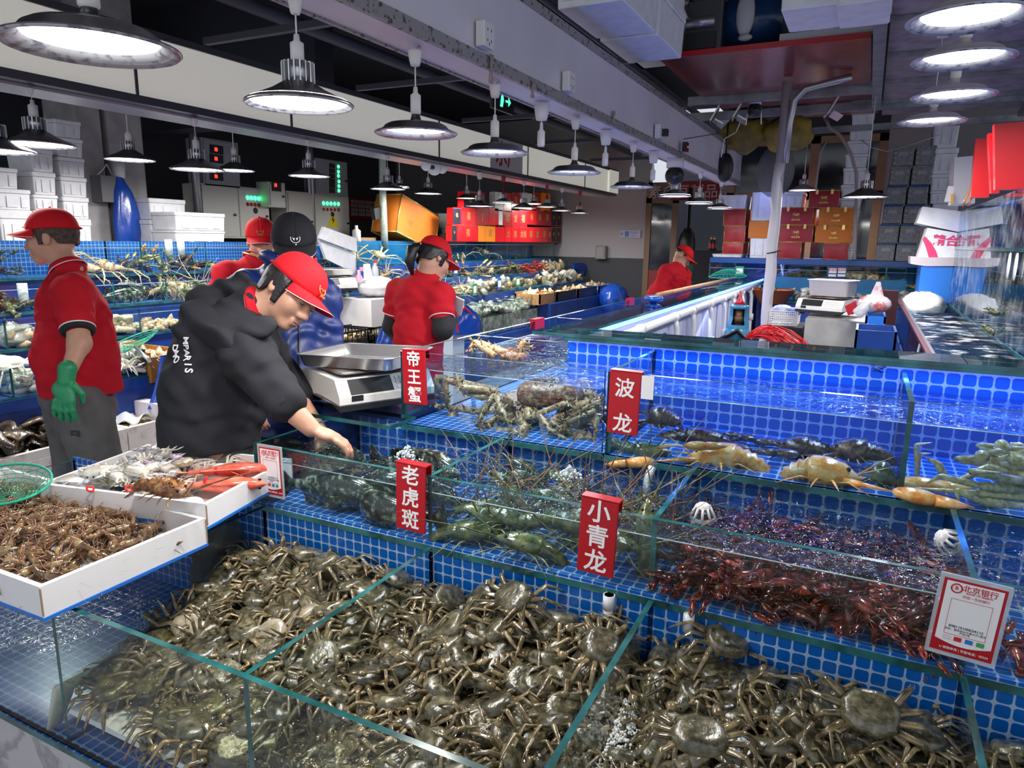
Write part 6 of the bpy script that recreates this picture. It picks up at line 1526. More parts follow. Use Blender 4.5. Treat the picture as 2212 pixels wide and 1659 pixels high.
S_scallop=shellmat('black_scallop_shell',(.015,.012,.010),(.05,.035,.022),(.20,.14,.08),20,.3)
M_eye=mat('glossy_black_eye',(.004,.004,.005),.1)
def leg3(b,pts,r,n=6,flat=.5,kink=1.25):
 """jointed limb: swells at the joints and ends in a point"""
 P=[Vector(p)for p in pts];Q,Rr=[],[]
 k=len(P)-1
 for i in range(k):
  a,c=P[i],P[i+1];r0=r*(1-.22*i);r1=r*(1-.22*(i+1))
  for t,f in((0.0,.78),(.12,1.0),(.6,1.05),(.92,kink*.88)):
   Q.append(a.lerp(c,t));Rr.append((r0+(r1-r0)*t)*f if i<k-1 or t<.1 else r0*(1-.85*t))
 Q.append(P[-1]);Rr.append(r*.06)
 b.tube(Q,Rr,n,flat=flat)
def crab_mb(w=.078,L=.9,dome=.30,legr=.055,legL=(.62,.52,.46),claw=1.0,seed=0,spines=0,legz=.10,upper='shell',simple=False,teeth=.05,dropz=1.0):
 """returns dict of part builders in local space, facing +y"""
 R=random.Random(seed);out={}
 b=MB();n,m=(20,5)if not simple else(12,3)
 def outl(a):
  x,y=math.cos(a),math.sin(a);r=1/(abs(x)**2.6+abs(y/L)**2.6)**(1/2.6)*.5*w
  if y>.25:r*=1-teeth*(1 if int(a*9)%2 else 0)
  if y<-.4:r*=.93
  return r
 vs=[];fs=[]
 for s in(1,-1):
  o=len(vs)
  for i in range(m+1):
   q=i/m;f=math.cos(q*PI/2)if s>0 else math.cos(q*PI/2)
   for j in range(n):
    a=2*PI*j/n;r=outl(a)*math.sin(PI/2*(q**.8))if q>0 else 0.0001
    z=w*dome*.62*(1-q**3.0)*(1+.10*math.sin(a*3)*q)if s>0 else-w*dome*.55*(1-q**3)
    vs.append((r*math.cos(a),r*math.sin(a),z+(w*.012*math.sin(r/w*26)if s>0 else 0)))
  for i in range(m):
   for j in range(n):
    f=(o+i*n+j,o+i*n+(j+1)%n,o+(i+1)*n+(j+1)%n,o+(i+1)*n+j)
    fs.append(f if s>0 else f[::-1]);
 k=len(fs)//2
 b.mi(0).add(vs,fs[:k],smooth=True);o=len(b.v)-len(vs)
 for f in fs[k:]:b.f.append(f);b.m.append(1);b.sm.append(True)
 if not simple:
  b.mi(2)
  for s in(-1,1):b.ell((s*w*.12,w*L*.47,w*.04),(w*.03,w*.035,w*.04),6,4)
 for _ in range(spines):
  a=R.uniform(0,2*PI);q=R.uniform(.1,.98);r=outl(a)*q;z=w*dome*.62*(1-q**3)
  p=V(r*math.cos(a),r*math.sin(a),z);d=V(math.cos(a)*q,math.sin(a)*q,1.1-q).normalized()
  b.mi(0).tube([p-d*w*.02,p+d*w*.055],[w*.028,w*.003],5)
 out['shell']=b;legs=[]
 for s in(-1,1):
  for i in range(4):
   y=w*L*(.26-.17*i);a=(.55-.42*i)+R.uniform(-.2,.2);el=R.uniform(.3,1.0)
   h=V(s*w*.44,y,-w*.03);d=V(s*math.cos(a),math.sin(a),0)
   k1=h+d*w*legL[0]+V(0,0,w*legz*(1.6+el)+w*.04);k2=k1+d*w*legL[1]*.9+V(0,R.uniform(-.1,.1)*w,-w*(.12+.2*el)*dropz);k3=k2+d*w*legL[2]*.55+V(0,0,-w*legL[2]*.75*dropz)
   b=MB();leg3(b,[h,k1,k2,k3],w*legr,5 if simple else 6);
   if spines and not simple:
    for q in range(10):
     t=R.random()*1.9;p=(h.lerp(k1,t)if t<1 else k1.lerp(k2,t-1));dd=V(R.uniform(-1,1),R.uniform(-1,1),R.uniform(-.2,1)).normalized()
     b.tube([p,p+dd*w*legr*1.9],[w*legr*.3,.0005],4)
   legs.append(b)
 out['leg']=legs;cl=[]
 for s in(-1,1):
  h=V(s*w*.36,w*L*.30,-w*.04);e=h+V(s*w*.26,w*.20,w*.02)*claw;q=e+V(-s*w*(.10+R.uniform(0,.15)),w*.30,-w*.05)*claw
  b=MB();leg3(b,[h,e,q],w*.085*claw,6,flat=.8);d=(q-e).normalized();sd=V(-s,.15,0)
  b.ell(q+d*w*.10*claw,(w*.12*claw,w*.15*claw,w*.085*claw),10,7)
  t=q+d*w*.2*claw;f=(d+sd*.6).normalized()
  b.tube([t-sd*w*.02,t+f*w*.11*claw,t+(f+V(-.1,.3,0))*w*.20*claw],[w*.05*claw,w*.035*claw,w*.004],6);b.tube([t+sd*w*.06*claw,t+sd*w*.08*claw+f*w*.08*claw,t+sd*w*.02*claw+f*w*.19*claw],[w*.038*claw,w*.028*claw,w*.004],6)
  cl.append(b)
 out['claw']=cl;return out
def crab_thing(name,label,cat,mats,group=None,**kw):
 P=crab_mb(**kw);o=P['shell'].build(name,[mats[0],mats[2],M_eye],raw=True);tag(o,label,cat,group)
 for b in P['leg']:c=b.build('leg',mats[1],None,raw=True);c.parent=o
 for b in P['claw']:c=b.build('claw',mats[3]if len(mats)>3 else mats[1],None,raw=True);c.parent=o
 return o
def lob_mb(L=.25,w=.05,curl=.5,claw=1.0,ant=.6,seed=0,fan=True,legs=True,slim=1.0,seg=6,antr=.012,split=True,spines=0,legk=1.0):
 """lobster-like body along +y (head forward); returns part builders"""
 R=random.Random(seed);out={};h=w*.85*slim
 b=MB();prof=[(.02,.5,.05),(.35,.42,.12),(.8,.30,.3),(1.0,.12,.45),(.98,-.02,.45),(.8,-.06,.42)]
 pts=[V(0,L*t,z*h*.25)for _,t,z in prof];b.mi(0).tube(pts,[r*w*.5 for r,_,_ in prof],10,flat=.85)
 for s in(-1,1):b.mi(1).ell((s*w*.2,L*.36,h*.28),(w*.07,)*3,6,4)
 b.mi(0)
 for _ in range(spines):
  t=R.uniform(0,.38);a=R.uniform(.2,PI-.2);p=V(math.cos(a)*w*.48,L*t,math.sin(a)*h*.45+h*.08);b.tube([p,p+V(math.cos(a)*w*.1,w*.08,math.sin(a)*w*.12)],[w*.04,w*.004],4)
 out['carapace']=b
 b=MB();P=[];Rr=[];ang=0;p=V(0,-.02*L,h*.10)
 for i in range(seg*2+1):
  t=i/(seg*2);P.append(p.copy());Rr.append(w*.43*(1-.42*t)*(1.12 if i%2 else .88));ang-=curl*(PI/(seg*2))*(1.2 if i>seg else .5)
  p=p+V(0,-math.cos(ang),math.sin(ang))*(L*.42/(seg*2))
 b.tube(P,Rr,10,flat=.8);Q_=P;d=(P[-1]-P[-2]).normalized()
 if fan:
  nrm=V(1,0,0)
  for k in(-2,-1,0,1,2):
   e=P[-1]+(d*math.cos(k*.42)+nrm*math.sin(k*.42))*L*.16
   b.tube([P[-1]-d*.002,P[-1].lerp(e,.6),e],[w*.08,w*.15,w*.11],6,flat=.22,up=d.cross(nrm))
 out['abdomen']=b;out['leg']=[]
 if legs:
  for s in(-1,1):
   for i in range(4):
    y=L*(.26-.08*i);b=MB();a=.5-.35*i+R.uniform(-.2,.2)
    h0=V(s*w*.3,y,-h*.15);k1=h0+V(s*w*.55,w*a,h*.15)*legk;k2=k1+V(s*w*.4,w*a,-h*.3)*legk;k3=k2+V(s*w*.15,w*a*.7,-h*.25)*legk
    leg3(b,[h0,k1,k2,k3],w*.06,5);out['leg'].append(b)
 out['claw']=[]
 if claw:
  for s in(-1,1):
   b=MB();h0=V(s*w*.28,L*.33,-h*.05);e=h0+V(s*w*.5,w*.45,0);q=e+V(-s*w*R.uniform(-.1,.25),w*.7,R.uniform(-.1,.15)*w);c=claw*w
   leg3(b,[h0,e,q],w*.11,6,flat=.9);d=(q-e).normalized();sd=V(-s,0,0)
   b.ell(q+d*c*.45,(c*.26,c*.5,c*.17),10,7,M=V(0,1,0).rotation_difference(d).to_matrix());t=q+d*c*.8
   b.tube([t+sd*c*.10,t+d*c*.35+sd*c*.12,t+d*c*.7+sd*.0*c],[c*.12,c*.09,c*.01],6);b.tube([t-sd*c*.12,t+d*c*.3-sd*c*.16,t+d*c*.68-sd*c*.02],[c*.13,c*.11,c*.01],6)
   out['claw'].append(b)
 out['antenna']=[]
 if ant:
  for s in(-1,1):
   b=MB();a0=V(s*w*.15,L*.46,h*.15);dx=R.uniform(.1,.6)*s;dz=R.uniform(.1,.9)
   b.tube([a0+V(dx*L*ant*t,L*ant*t*(1-.3*t),dz*L*ant*t*(1-.4*t))for t in(0,.08,.3,.6,1)],[w*antr*3.2,w*antr*2.4,w*antr*1.4,w*antr,w*antr*.3],5);out['antenna'].append(b)
 return out
def lob_thing(name,label,cat,mats,group=None,keep=('abdomen','leg','claw','antenna'),**kw):
 P=lob_mb(**kw);rootb=P['carapace']
 merge=[k for k in('abdomen','leg','claw','antenna')if k not in keep]
 for k in merge:
  for q in(P[k]if isinstance(P[k],list)else[P[k]]):
   o_=len(rootb.v);rootb.v+=q.v;rootb.f+=[tuple(i+o_ for i in f)for f in q.f];rootb.m+=[0]*len(q.m);rootb.sm+=q.sm
 o=rootb.build(name,[mats[0],M_eye],raw=True);tag(o,label,cat,group)
 for k in keep:
  for q in(P[k]if isinstance(P[k],list)else[P[k]]):
   c=q.build(k,mats[{'abdomen':0,'leg':1,'claw':2,'antenna':1}[k]],None,raw=True);c.parent=o
 return o
def fish_thing(name,label,cat,m,L=.35,h=.10,w=.06,group=None,bend=.0):
 b=MB();prof=[(0,.02),(.06,.42),(.16,.75),(.32,1),(.5,.95),(.7,.62),(.84,.34),(.92,.28),(.96,.3)]
 P=[V(L*(.5-t),bend*math.sin(t*4)*L*.3,0)for t,_ in prof];n=14
 for i,(t,r)in enumerate(prof):
  for j in range(n):a=2*PI*j/n;b.v.append(tuple(P[i]+V(0,math.cos(a)*r*w/2,math.sin(a)*r*h/2*(1.05 if math.sin(a)>0 else .95))))
 for i in range(len(prof)-1):
  for j in range(n):b.f.append((i*n+j,i*n+(j+1)%n,(i+1)*n+(j+1)%n,(i+1)*n+j));b.m.append(0);b.sm.append(True)
 for s in(-1,1):b.mi(1).ell((L*.42,s*w*.26+P[1].y,h*.12),(.006,.004,.006),6,4)
 o=b.build(name,[m,M_eye],raw=True);tag(o,label,cat,group)
 def fin(nm,pts):
  q=MB();k=len(pts)
  q.poly([V(x*L,P[-1].y*(.5-x)if x<0 else 0,z*h)-V(0,.002,0)for x,z in pts],(0,.004,0));c=q.build(nm,m,None,raw=True);c.parent=o
 fin('tail_fin',[(-.44,.12),(-.56,.48),(-.6,.2),(-.6,-.2),(-.56,-.48),(-.44,-.12)]);fin('dorsal_fin',[(.26,.38),(.2,.62),(.0,.68),(-.15,.6),(-.3,.5),(-.34,.22),(0,.40)]);fin('anal_fin',[(-.1,-.4),(-.18,-.68),(-.3,-.5),(-.32,-.2)])
 for s in(-1,1):
  q=MB();q.poly([V(.22*L,s*w*.46,-.05*h),V(.10*L,s*w*.75,.05*h),(.04*L,s*w*.8,-.25*h),(.14*L,s*w*.6,-.35*h)],(0,.003,0));c=q.build('side_fin',m,None,raw=True);c.parent=o
 return o
def zones(x0,x1,y0,y1,xs=('at left','in the middle','at right'),ys=('near the front glass','halfway back','by the rear wall')):
 return lambda x,y:', %s %s'%(ys[min(len(ys)-1,int((y-y0)/(y1-y0)*len(ys)))],xs[min(len(xs)-1,max(0,int((x-x0)/(x1-x0)*len(xs))))])
def spread(n,x0,x1,y0,y1,seed,k=10,ok=None):
 R=random.Random(seed);out=[]
 for _ in range(n):
  best=None
  for _ in range(k):
   p=(R.uniform(x0,x1),R.uniform(y0,y1))
   if ok and not ok(*p):continue
   d=min([(p[0]-q[0])**2+(p[1]-q[1])**2 for q in out]or[9])
   if best is None or d>best[0]:best=(d,p)
  if best:out.append(best[1])
 return out
def heap(protos,pts,zf,seed,label,group,tilt=.35,flip=0.0,s=(.85,1.15),yaw=None,zone=None):
 R=random.Random(seed);made=[]
 for x,y in pts:
  p=R.choice(protos);z=zf(x,y)
  rx,ry=R.gauss(0,tilt),R.gauss(0,tilt)
  if R.random()<flip:rx+=PI
  zn=zone(x,y)if zone else ''
  made.append(dup(p,(x,y,z+R.uniform(-.008,.008)),(rx,ry,R.uniform(0,2*PI)if yaw is None else yaw+R.gauss(0,.5)),R.uniform(*s),label+zn,group+zn))
 return made
def joined(name,protos,pts,zf,seed,mats,tilt=.3,s=(.85,1.1),flip=0.0):
 """everything below the top layer, as one uncountable mass"""
 R=random.Random(seed);V_,F_,I_,o_=[],[],[],0
 data=[]
 for P in protos:
  vs=[];fs=[];ms=[]
  for bld,mi_ in P:
   k=len(vs);vs+=bld.v;fs+=[tuple(i+k for i in f)for f in bld.f];ms+=[mi_]*len(bld.f)
  data.append((np.array(vs),fs,ms))
 for x,y in pts:
  vs,fs,ms=R.choice(data);M=np.array(Euler((R.gauss(0,tilt)+(PI if R.random()<flip else 0),R.gauss(0,tilt),R.uniform(0,6.28))).to_matrix())*R.uniform(*s)
  V_.append(vs@M.T+np.array([x,y,zf(x,y)]));F_+=[tuple(i+o_ for i in f)for f in fs];I_+=ms;o_+=len(vs)
 vs=np.concatenate(V_);off=vs.mean(0)
 me=bpy.data.meshes.new(name);me.from_pydata((vs-off).tolist(),[],F_)
 for m in mats:me.materials.append(m)
 me.polygons.foreach_set('material_index',I_);me.polygons.foreach_set('use_smooth',[True]*len(F_))
 o=bpy.data.objects.new(name,me);C.objects.link(o);o.location=off;return o
def drop(*protos):
 for p in protos:
  for q in tree(p):C.objects.unlink(q)if False else None
  for q in reversed(tree(p)):bpy.data.objects.remove(q)
# hairy crabs in the lowest tank
HC=[crab_thing('hairy_crab','x','crab',[S_crab,S_crableg,S_belly],seed=i,w=.085,L=.9,teeth=.08,legr=.078,legL=(.38,.24,.20),legz=.02,claw=.8+.08*i)for i in range(4)]
def hz(x,y):
 t=(y-.87)/.62
 return .598+.135*t+.012*math.sin(x*17)*math.sin(y*13)+(.02*t)
comps=[(-1.60,-1.03,74,'in the left crab compartment'),(-.965,-.41,92,'in the middle crab compartment'),(-.345,.22,96,'in the right crab compartment'),(.285,.62,30,'in the bottom right corner compartment')]
for i,(x0,x1,n,w_)in enumerate(comps):
 heap(HC,spread(n,x0,x1,.90,1.485,20+i),hz,40+i,'hairy crab '+w_,'hairy crabs '+w_,tilt=.30,flip=.05,s=(.95,1.25),zone=zones(x0,x1,.90,1.485))
# a few that climb or stand out
for(px,py,z,rx,ry,rz,s_,lab)in((1110,1290,.80,-.5,.1,2.9,1.25,'big dark crab standing highest against the mosaic in the middle compartment, one leg raised'),(1570,1385,.80,.3,.2,.6,1.2,'dark crab on top of a pale one under the white drain stub'),(1880,1540,.79,-.7,0,3.3,1.25,'large crab reared up facing the camera in the right compartment'),(1510,1590,.775,.05,0,.3,1.25,'large smooth crab with a glossy round shell at the bottom right of the divider'),(700,1215,.80,-.3,.2,2.6,1.1,'crab perched at the back of the left compartment'),(1300,1395,.79,.1,-.2,1.8,1.2,'broad pale shelled crab near the white drain pipe')):
 p=at(px,py,Z=z);dup(HC[1],p,(rx,ry,rz),s_,lab)
SM_=[]
for i in range(2):
 P=crab_mb(seed=i+9,w=.085,L=.9,legr=.075,legL=(.40,.26,.24),legz=.02,simple=True);SM_.append([(P['shell'],0)]+[(q,1)for q in P['leg']+P['claw']])
pts=[q for i,(x0,x1,n,w_)in enumerate(comps)for q in spread(int(n*.62),x0,x1,.89,1.49,60+i,4)]
o=joined('buried_crabs',SM_,pts,lambda x,y:hz(x,y)-.034,5,[S_crab,S_crableg],tilt=.5,flip=.2);tag(o,'mass of hairy crabs buried under the top layer in the lowest tank','crabs',kind='stuff')
drop(*HC)
# foam of bubbles against the right divider and rising air in the empty compartment
M_bub=mat('air_bubbles',(.85,.9,.93),.15,alpha=.55);R=random.Random(3)
b=MB()
for i in range(260):
 z=R.uniform(.47,.56)if i%3 else R.uniform(.47,.62);t=(z-.47)/.1;x=-1.83+R.gauss(0,.012)+.05*(i%2);b.ell((x,1.22+R.gauss(0,.015),z+.02),(.0016+.002*R.random(),)*3,5,3)
tag(b.build('bubble_column',M_bub),'column of air bubbles rising in the nearly empty blue compartment','bubbles',kind='stuff')
b=MB()
for i in range(1300):
 x=-.368+abs(R.gauss(0,.028));y=R.uniform(.88,1.30);b.ell((x,y,hz(x,y)+.016+R.uniform(0,.008)),(R.uniform(.0012,.004),)*3,5,3)
tag(b.build('foam_line',mat('white_froth',(.82,.82,.78),.3)),'white froth gathered along the divider of the right crab compartment','foam',kind='stuff')
b=MB();P=[V(-1.70,.875,.475),V(-1.645,.88,.60),V(-1.63,.95,.60),V(-1.66,1.05,.52),V(-1.72,1.0,.475)];b.tube(P,[.02,.035,.03,.03,.015],8,flat=.3);tag(b.build('loose_foam_sheet',mat('yellowed_foam',(.66,.67,.55),.5)),'yellowed foam sheet pressed against the left glass of the crab tank','foam sheet')
# king crabs, limb by limb from where they show
def kcrab(label,body_px,Y,w,Lk,rot,limbs,above=False,group=None,mats=None,r=.0185,spines=80,sp=True):
 mats=mats or[S_ktop,S_king]
 c=at(*body_px,Y=Y);P=crab_mb(w=w,L=Lk,dome=.30,spines=spines,seed=int(body_px[0]));M=Matrix.Translation(c)@Euler(rot).to_matrix().to_4x4()
 o=P['shell'].build('king_crab' if group is None else group,[mats[0],mats[0],M_eye],raw=True);o.location=c;o.rotation_euler=rot;tag(o,label,'crab')
 o2=M.inverted();R=random.Random(int(body_px[1]))
 for kind,pts in limbs:
  b=MB();W=[o2@at(x,y,Y=yy)for x,y,yy in pts];k=.8 if kind=='claw' else 1
  leg3(b,W,r,8,flat=.8,kink=1.35)
  if sp:
   for i in range(len(W)-1):
    for q in range(14):
     p=W[i].lerp(W[i+1],R.random());dd=V(R.uniform(-1,1),R.uniform(-1,1),R.uniform(-1,1)).normalized();b.tube([p+dd*r*.6,p+dd*r*1.6],[r*.28,.0006],4)
  if kind=='claw':
   e=W[-1];d=(W[-1]-W[-2]).normalized();b.ell(e-d*.02,(r*1.4,r*1.4,r*1.2),10,7);sd=d.orthogonal().normalized()
   for s in(-1,1):b.tube([e+sd*s*r*.5,e+d*r*1.6+sd*s*r*.9,e+d*r*3.2],[r*.7,r*.55,.001],6)
  c_=b.build('claw' if kind=='claw' else 'leg',mats[1],None,raw=True);c_.parent=o
 return o
Z_=lambda x,y:(740+x/2.967,800+y/2.967)
def zz_(L,Y):return[(*Z_(x,y),Y+d)for x,y,d in L]
kcrab('king crab floating high in the corner tank, its knobbly shell edge on under the water',Z_(1330,150),2.27,.25,.55,(.10,-.04,.15),[('leg',zz_([(1000,140,.1),(760,110,0),(722,20,0)],2.12)),('leg',zz_([(1000,150,.1),(880,175,0),(770,130,0),(725,40,0)],2.16)),('claw',zz_([(1010,160,.1),(660,60,0),(668,210,0),(720,330,0)],2.2)),('leg',zz_([(1000,130,.1),(600,40,0),(640,190,0),(700,320,0),(760,345,0)],2.3)),('leg',zz_([(1500,130,.0),(1620,160,0),(1650,280,0)],2.3)),('leg',zz_([(1450,100,.1),(1560,60,.1),(1600,160,.1)],2.3))])
kcrab('king crab sitting low in the corner tank with its legs splayed towards the glass',Z_(1130,260),2.24,.17,.95,(.9,.1,.2),[('leg',zz_([(1060,220,0),(965,165,-.08),(905,270,-.12),(868,350,-.14),(925,432,-.15)],2.2)),('leg',zz_([(1080,210,0),(985,165,-.08),(1040,290,-.13),(1090,380,-.14),(1185,436,-.15)],2.2)),('leg',zz_([(1050,240,0),(870,265,-.02),(720,240,0),(530,212,0)],2.2)),('claw',zz_([(1090,290,0),(1000,300,-.05),(930,340,-.08),(950,400,-.1),(1040,408,-.1)],2.2)),('claw',zz_([(1160,290,0),(1150,330,-.05),(1180,370,-.08),(1130,420,-.1)],2.2)),('leg',zz_([(1190,250,0),(1200,300,-.05),(1440,205,-.05),(1520,260,-.05)],2.2)),('leg',zz_([(1180,300,0),(1255,280,-.05),(1330,380,-.1),(1500,480,-.1)],2.2))])
kcrab('king crab half hidden by the red plate with two characters',Z_(1500,260),2.3,.17,.95,(1.1,-.1,-.3),[('leg',zz_([(1480,230,0),(1660,200,-.05),(1560,240,-.1),(1430,320,-.1),(1365,470,-.12)],2.25)),('leg',zz_([(1480,280,0),(1610,265,-.1),(1450,330,-.12),(1360,440,-.12)],2.25)),('leg',zz_([(1540,290,0),(1630,320,-.1),(1610,480,-.12)],2.25)),('claw',zz_([(1420,290,0),(1330,330,-.08),(1460,400,-.1),(1560,440,-.1)],2.25))])
kcrab('king crab at the surface with one bent leg reaching out of the water',(1110,768),2.42,.12,.9,(.1,.1,.4),[('leg',[(1070,770,2.38),(1025,738,2.36),(1013,760,2.34)]),('leg',[(1100,765,2.4),(1035,740,2.4),(1060,768,2.38)]),('leg',[(1120,765,2.42),(1130,738,2.44),(1145,755,2.44)])])
# lobsters in the blue tank
def lob_at(label,head,tail,Y,w,mats,claw=1.1,curl=.3,roll=0.0,yh=0.0,ant=.5,seed=0,zoff=0.0,name='lobster',spines=0,group=None,antr=.012,side=0.0):
 a=at(*tail,Y=Y);c=at(*head,Y=Y+yh);L=(c-a).length*(1/.85);o=lob_thing(name,label,'lobster',mats,group,L=L,w=w,curl=curl,claw=claw,ant=ant,seed=seed,spines=spines,antr=antr,legk=.5)
 d=(c-a).normalized();x=d.cross(V(0,0,1)).normalized();z=x.cross(d)
 M=Matrix(((x.x,d.x,z.x),(x.y,d.y,z.y),(x.z,d.z,z.z))).to_4x4()@Matrix.Rotation(roll,4,'Y');mid=a.lerp(c,.5)
 o.matrix_world=Matrix.Translation(mid+V(0,0,zoff))@M;return o
Z3=lambda x,y:(1472+x/2.962,900+y/2.962)
MO=[S_orange,S_orange,S_orange];MDk=[S_dark,S_dark,S_dark]
lob_at('cream orange lobster facing left, left of the two orange ones',Z3(70,265),Z3(600,300),2.10,.105,MO,1.0,.55,.25,seed=1)
lob_at('bright orange lobster facing right with a white banded claw',Z3(1110,400),Z3(600,330),2.08,.105,MO,1.15,.7,-.2,yh=-.02,seed=2)
lob_at('green brown lobster lying on its back behind the two character plate',Z_(2080,520),Z_(1720,490),2.08,.075,[S_green,S_green,S_orange],1.1,.3,2.6,seed=3)
lob_at('large dark lobster in the back left corner of the blue tank',Z_(1960,300),Z_(2160,330),2.32,.10,MDk,1.2,.3,seed=4)
lob_at('dark speckled lobster behind the cream orange one',Z3(300,165),Z3(-160,120),2.30,.085,MDk,.9,.25,seed=5)
lob_at('dark lobster in the middle of the back row with a ridged tail',Z3(640,200),Z3(960,220),2.27,.085,MDk,.9,.3,seed=6)
lob_at('dark red brown lobster at the right end of the back row',Z3(960,215),Z3(1370,260),2.25,.09,MDk,.9,.3,seed=7)
lob_at('yellow black striped lobster tail pressed into the right glass corner',Z3(1200,350),Z3(1370,420),2.13,.085,[S_green,S_green,S_orange],0,.4,seed=8)
# big tan crab in the right part
S_mud=shellmat('mud_crab_shell',(.26,.20,.07),(.52,.43,.19),(.70,.62,.38),55,.25,bump=.8);tan=[S_mud,S_mud]
Z3f=lambda L,Y:[(*Z3(x,y),Y+d)for x,y,d in L]
kcrab('big tan mud crab with long yellowish claws behind the right glass',Z3(2150,330),2.22,.16,.8,(.8,0,.2),[('claw',Z3f([(2230,300,0),(1900,180,.05),(2100,190,0)],2.2)),('claw',Z3f([(2200,330,0),(1760,270,-.05),(1980,250,-.08)],2.2)),('leg',Z3f([(2180,380,0),(1950,325,-.05),(1720,440,-.1),(1640,470,-.1)],2.2)),('leg',Z3f([(2260,430,0),(1850,350,-.08),(2060,360,-.1)],2.15)),('leg',Z3f([(2250,480,0),(1900,440,-.08),(1650,380,-.1),(1570,430,-.1)],2.15)),('leg',Z3f([(2260,520,0),(1870,490,-.08),(1480,455,-.1)],2.15)),('leg',Z3f([(2250,590,0),(1900,540,-.08),(1760,470,-.1),(1780,565,-.1)],2.12)),('leg',Z3f([(1700,420,0),(1640,300,0),(1560,260,0)],2.2))],mats=tan,group='mud_crab',sp=False,spines=0,r=.0135)
for i,lim in enumerate(([(1500,440,0),(1520,240,0),(1600,235,0)],[(1510,430,0),(1500,180,0),(1605,165,0)])):
 b=MB();leg3(b,[at(*q[:2],Y=q[2])for q in Z3f(lim,2.2)],.014,8);tag(b.build('crab_claw',S_snow),'slender crab claw rising at the divider of the right blue tank, %s one'%['lower','upper'][i],'claw','slender claws at the divider')
# groupers
GP=[fish_thing('grouper','x','fish',S_grouper,L=.33,h=.115,w=.075,bend=b_)for b_ in(.0,.35,-.3)]
for i,(x,y,z,rz,s_,lab)in enumerate(((-1.42,1.60,.915,.05,1.05,'large mottled grouper lying along the front glass behind the small placard'),(-1.17,1.585,.905,2.95,.95,'mottled grouper nosing the red three character plate from behind'),(-1.30,1.68,.93,.2,.95,'mottled grouper in the second rank of the left section'),(-1.50,1.76,.94,3.0,.9,'grouper at the back left under the glass shelf'),(-1.22,1.80,.955,-.1,1,'grouper breaking the churned surface at the back'),(-1.12,1.71,.905,3.3,.85,'smaller grouper beside the divider to the lobsters'))):
 dup(GP[i%3],(x,y,z),(R_.uniform(-.2,.2),R_.uniform(-.08,.08),rz),s_,lab)
for i in range(3):dup(GP[i%3],(-4.65-.10*(i%2),pY(285+i*26,625,XB[2]),1.22+.03*(i%2)),(0,0,1.5+.2*i),1.25,['spotted black grouper at the left of the second left row','zebra spotted grouper in the middle of the second left row','spotted grouper at the right of the second left row'][i]).location.x=XB[2]-.12-.06*i
drop(*GP)
# green spiny lobsters and their feelers
SL=[lob_thing('spiny_lobster','x','lobster',[S_green,S_green,S_green],L=.19,w=.052,curl=c_,claw=0,ant=1.5,seed=30+i,spines=16,antr=.016)for i,c_ in enumerate((.2,.5,.8))]
rg='green spiny lobsters in the middle tank'
for i,(x,y)in enumerate(spread(30,-.93,-.46,1.60,1.95,71)):
 dup(SL[i%3],(x,y,.90+.05*((i*7)%3)/2+.02*(y-1.57)),(R_.gauss(0,.4),R_.gauss(0,.5),R_.choice((1.57,-1.57))+R_.gauss(0,.3)),R_.uniform(.8,1.05),'green speckled spiny lobster tangled among others between the two lower red plates',rg)
for(x,y,z,r3,lab)in((-.93,1.57,.885,(0,.1,-1.2),'green spiny lobster in the lower left corner of its section, tail to the left'),(-.70,1.565,.89,(.2,0,1.9),'green spiny lobster with a round ribbed tail in the bottom middle of the section'),(-.43,1.64,.93,(1.2,0,.3),'green spiny lobster standing tail up beside the three character plate at right')):
 dup(SL[1],(x,y,z),r3,1.25,lab)
drop(*SL)
R=random.Random(11);b=MB()
for i in range(60):
 x=R.uniform(-1.0,-.35);y=R.uniform(1.6,1.95);dx,dy=R.uniform(-.22,.22),R.uniform(-.12,.1);h=R.uniform(.05,.18)
 q=MB();q.tube([V(x+dx*t,y+dy*t,.93+(h+.07)*t-.05*t*t*R.random())for t in(0,.25,.5,.75,1)],[.003,.0025,.002,.0013,.0005],4);tag(q.build('feeler',mat('brown_feeler',(.20,.11,.05),.4)),'long thin brown lobster feeler sticking out of the water above the green lobsters','feeler','feelers above the green lobsters')
# red crayfish
CF_=[lob_thing('crayfish','x','crayfish',[S_cray,S_cray,S_cray],keep=('claw',),L=.085,w=.026,curl=c_,claw=1.3,ant=.6,seed=50+i)for i,c_ in enumerate((.3,.7,1.0))]
heap(CF_,spread(130,-.34,.225,1.58,1.95,81,8),lambda x,y:.885+.055*random.Random(int(x*1e4)).random()+.03*(y-1.55),82,'dark red crayfish in the middle tank','crayfish in the middle tank',tilt=.3,flip=.15,zone=zones(-.35,.235,1.575,1.95))
heap(CF_[:1],spread(4,.30,.42,1.58,1.64,83,8),lambda x,y:.875,84,'dark red crayfish alone beyond the divider at the right picture edge','crayfish at the right edge',tilt=.1)
P=[[(q,0)for q in(lambda D:[D['carapace'],D['abdomen']]+D['claw']+D['leg'])(lob_mb(L=.085,w=.027,curl=.6,claw=1.3,ant=0,seed=90+i))]for i in range(2)]
tag(joined('crayfish_mass',P,spread(150,-.36,.24,1.54,1.98,85,3),lambda x,y:.875+.03*random.Random(int(x*1e5)).random(),86,[S_cray],tilt=.8),'dark mass of crayfish underneath the top ones','crayfish',kind='stuff')
drop(*CF_)
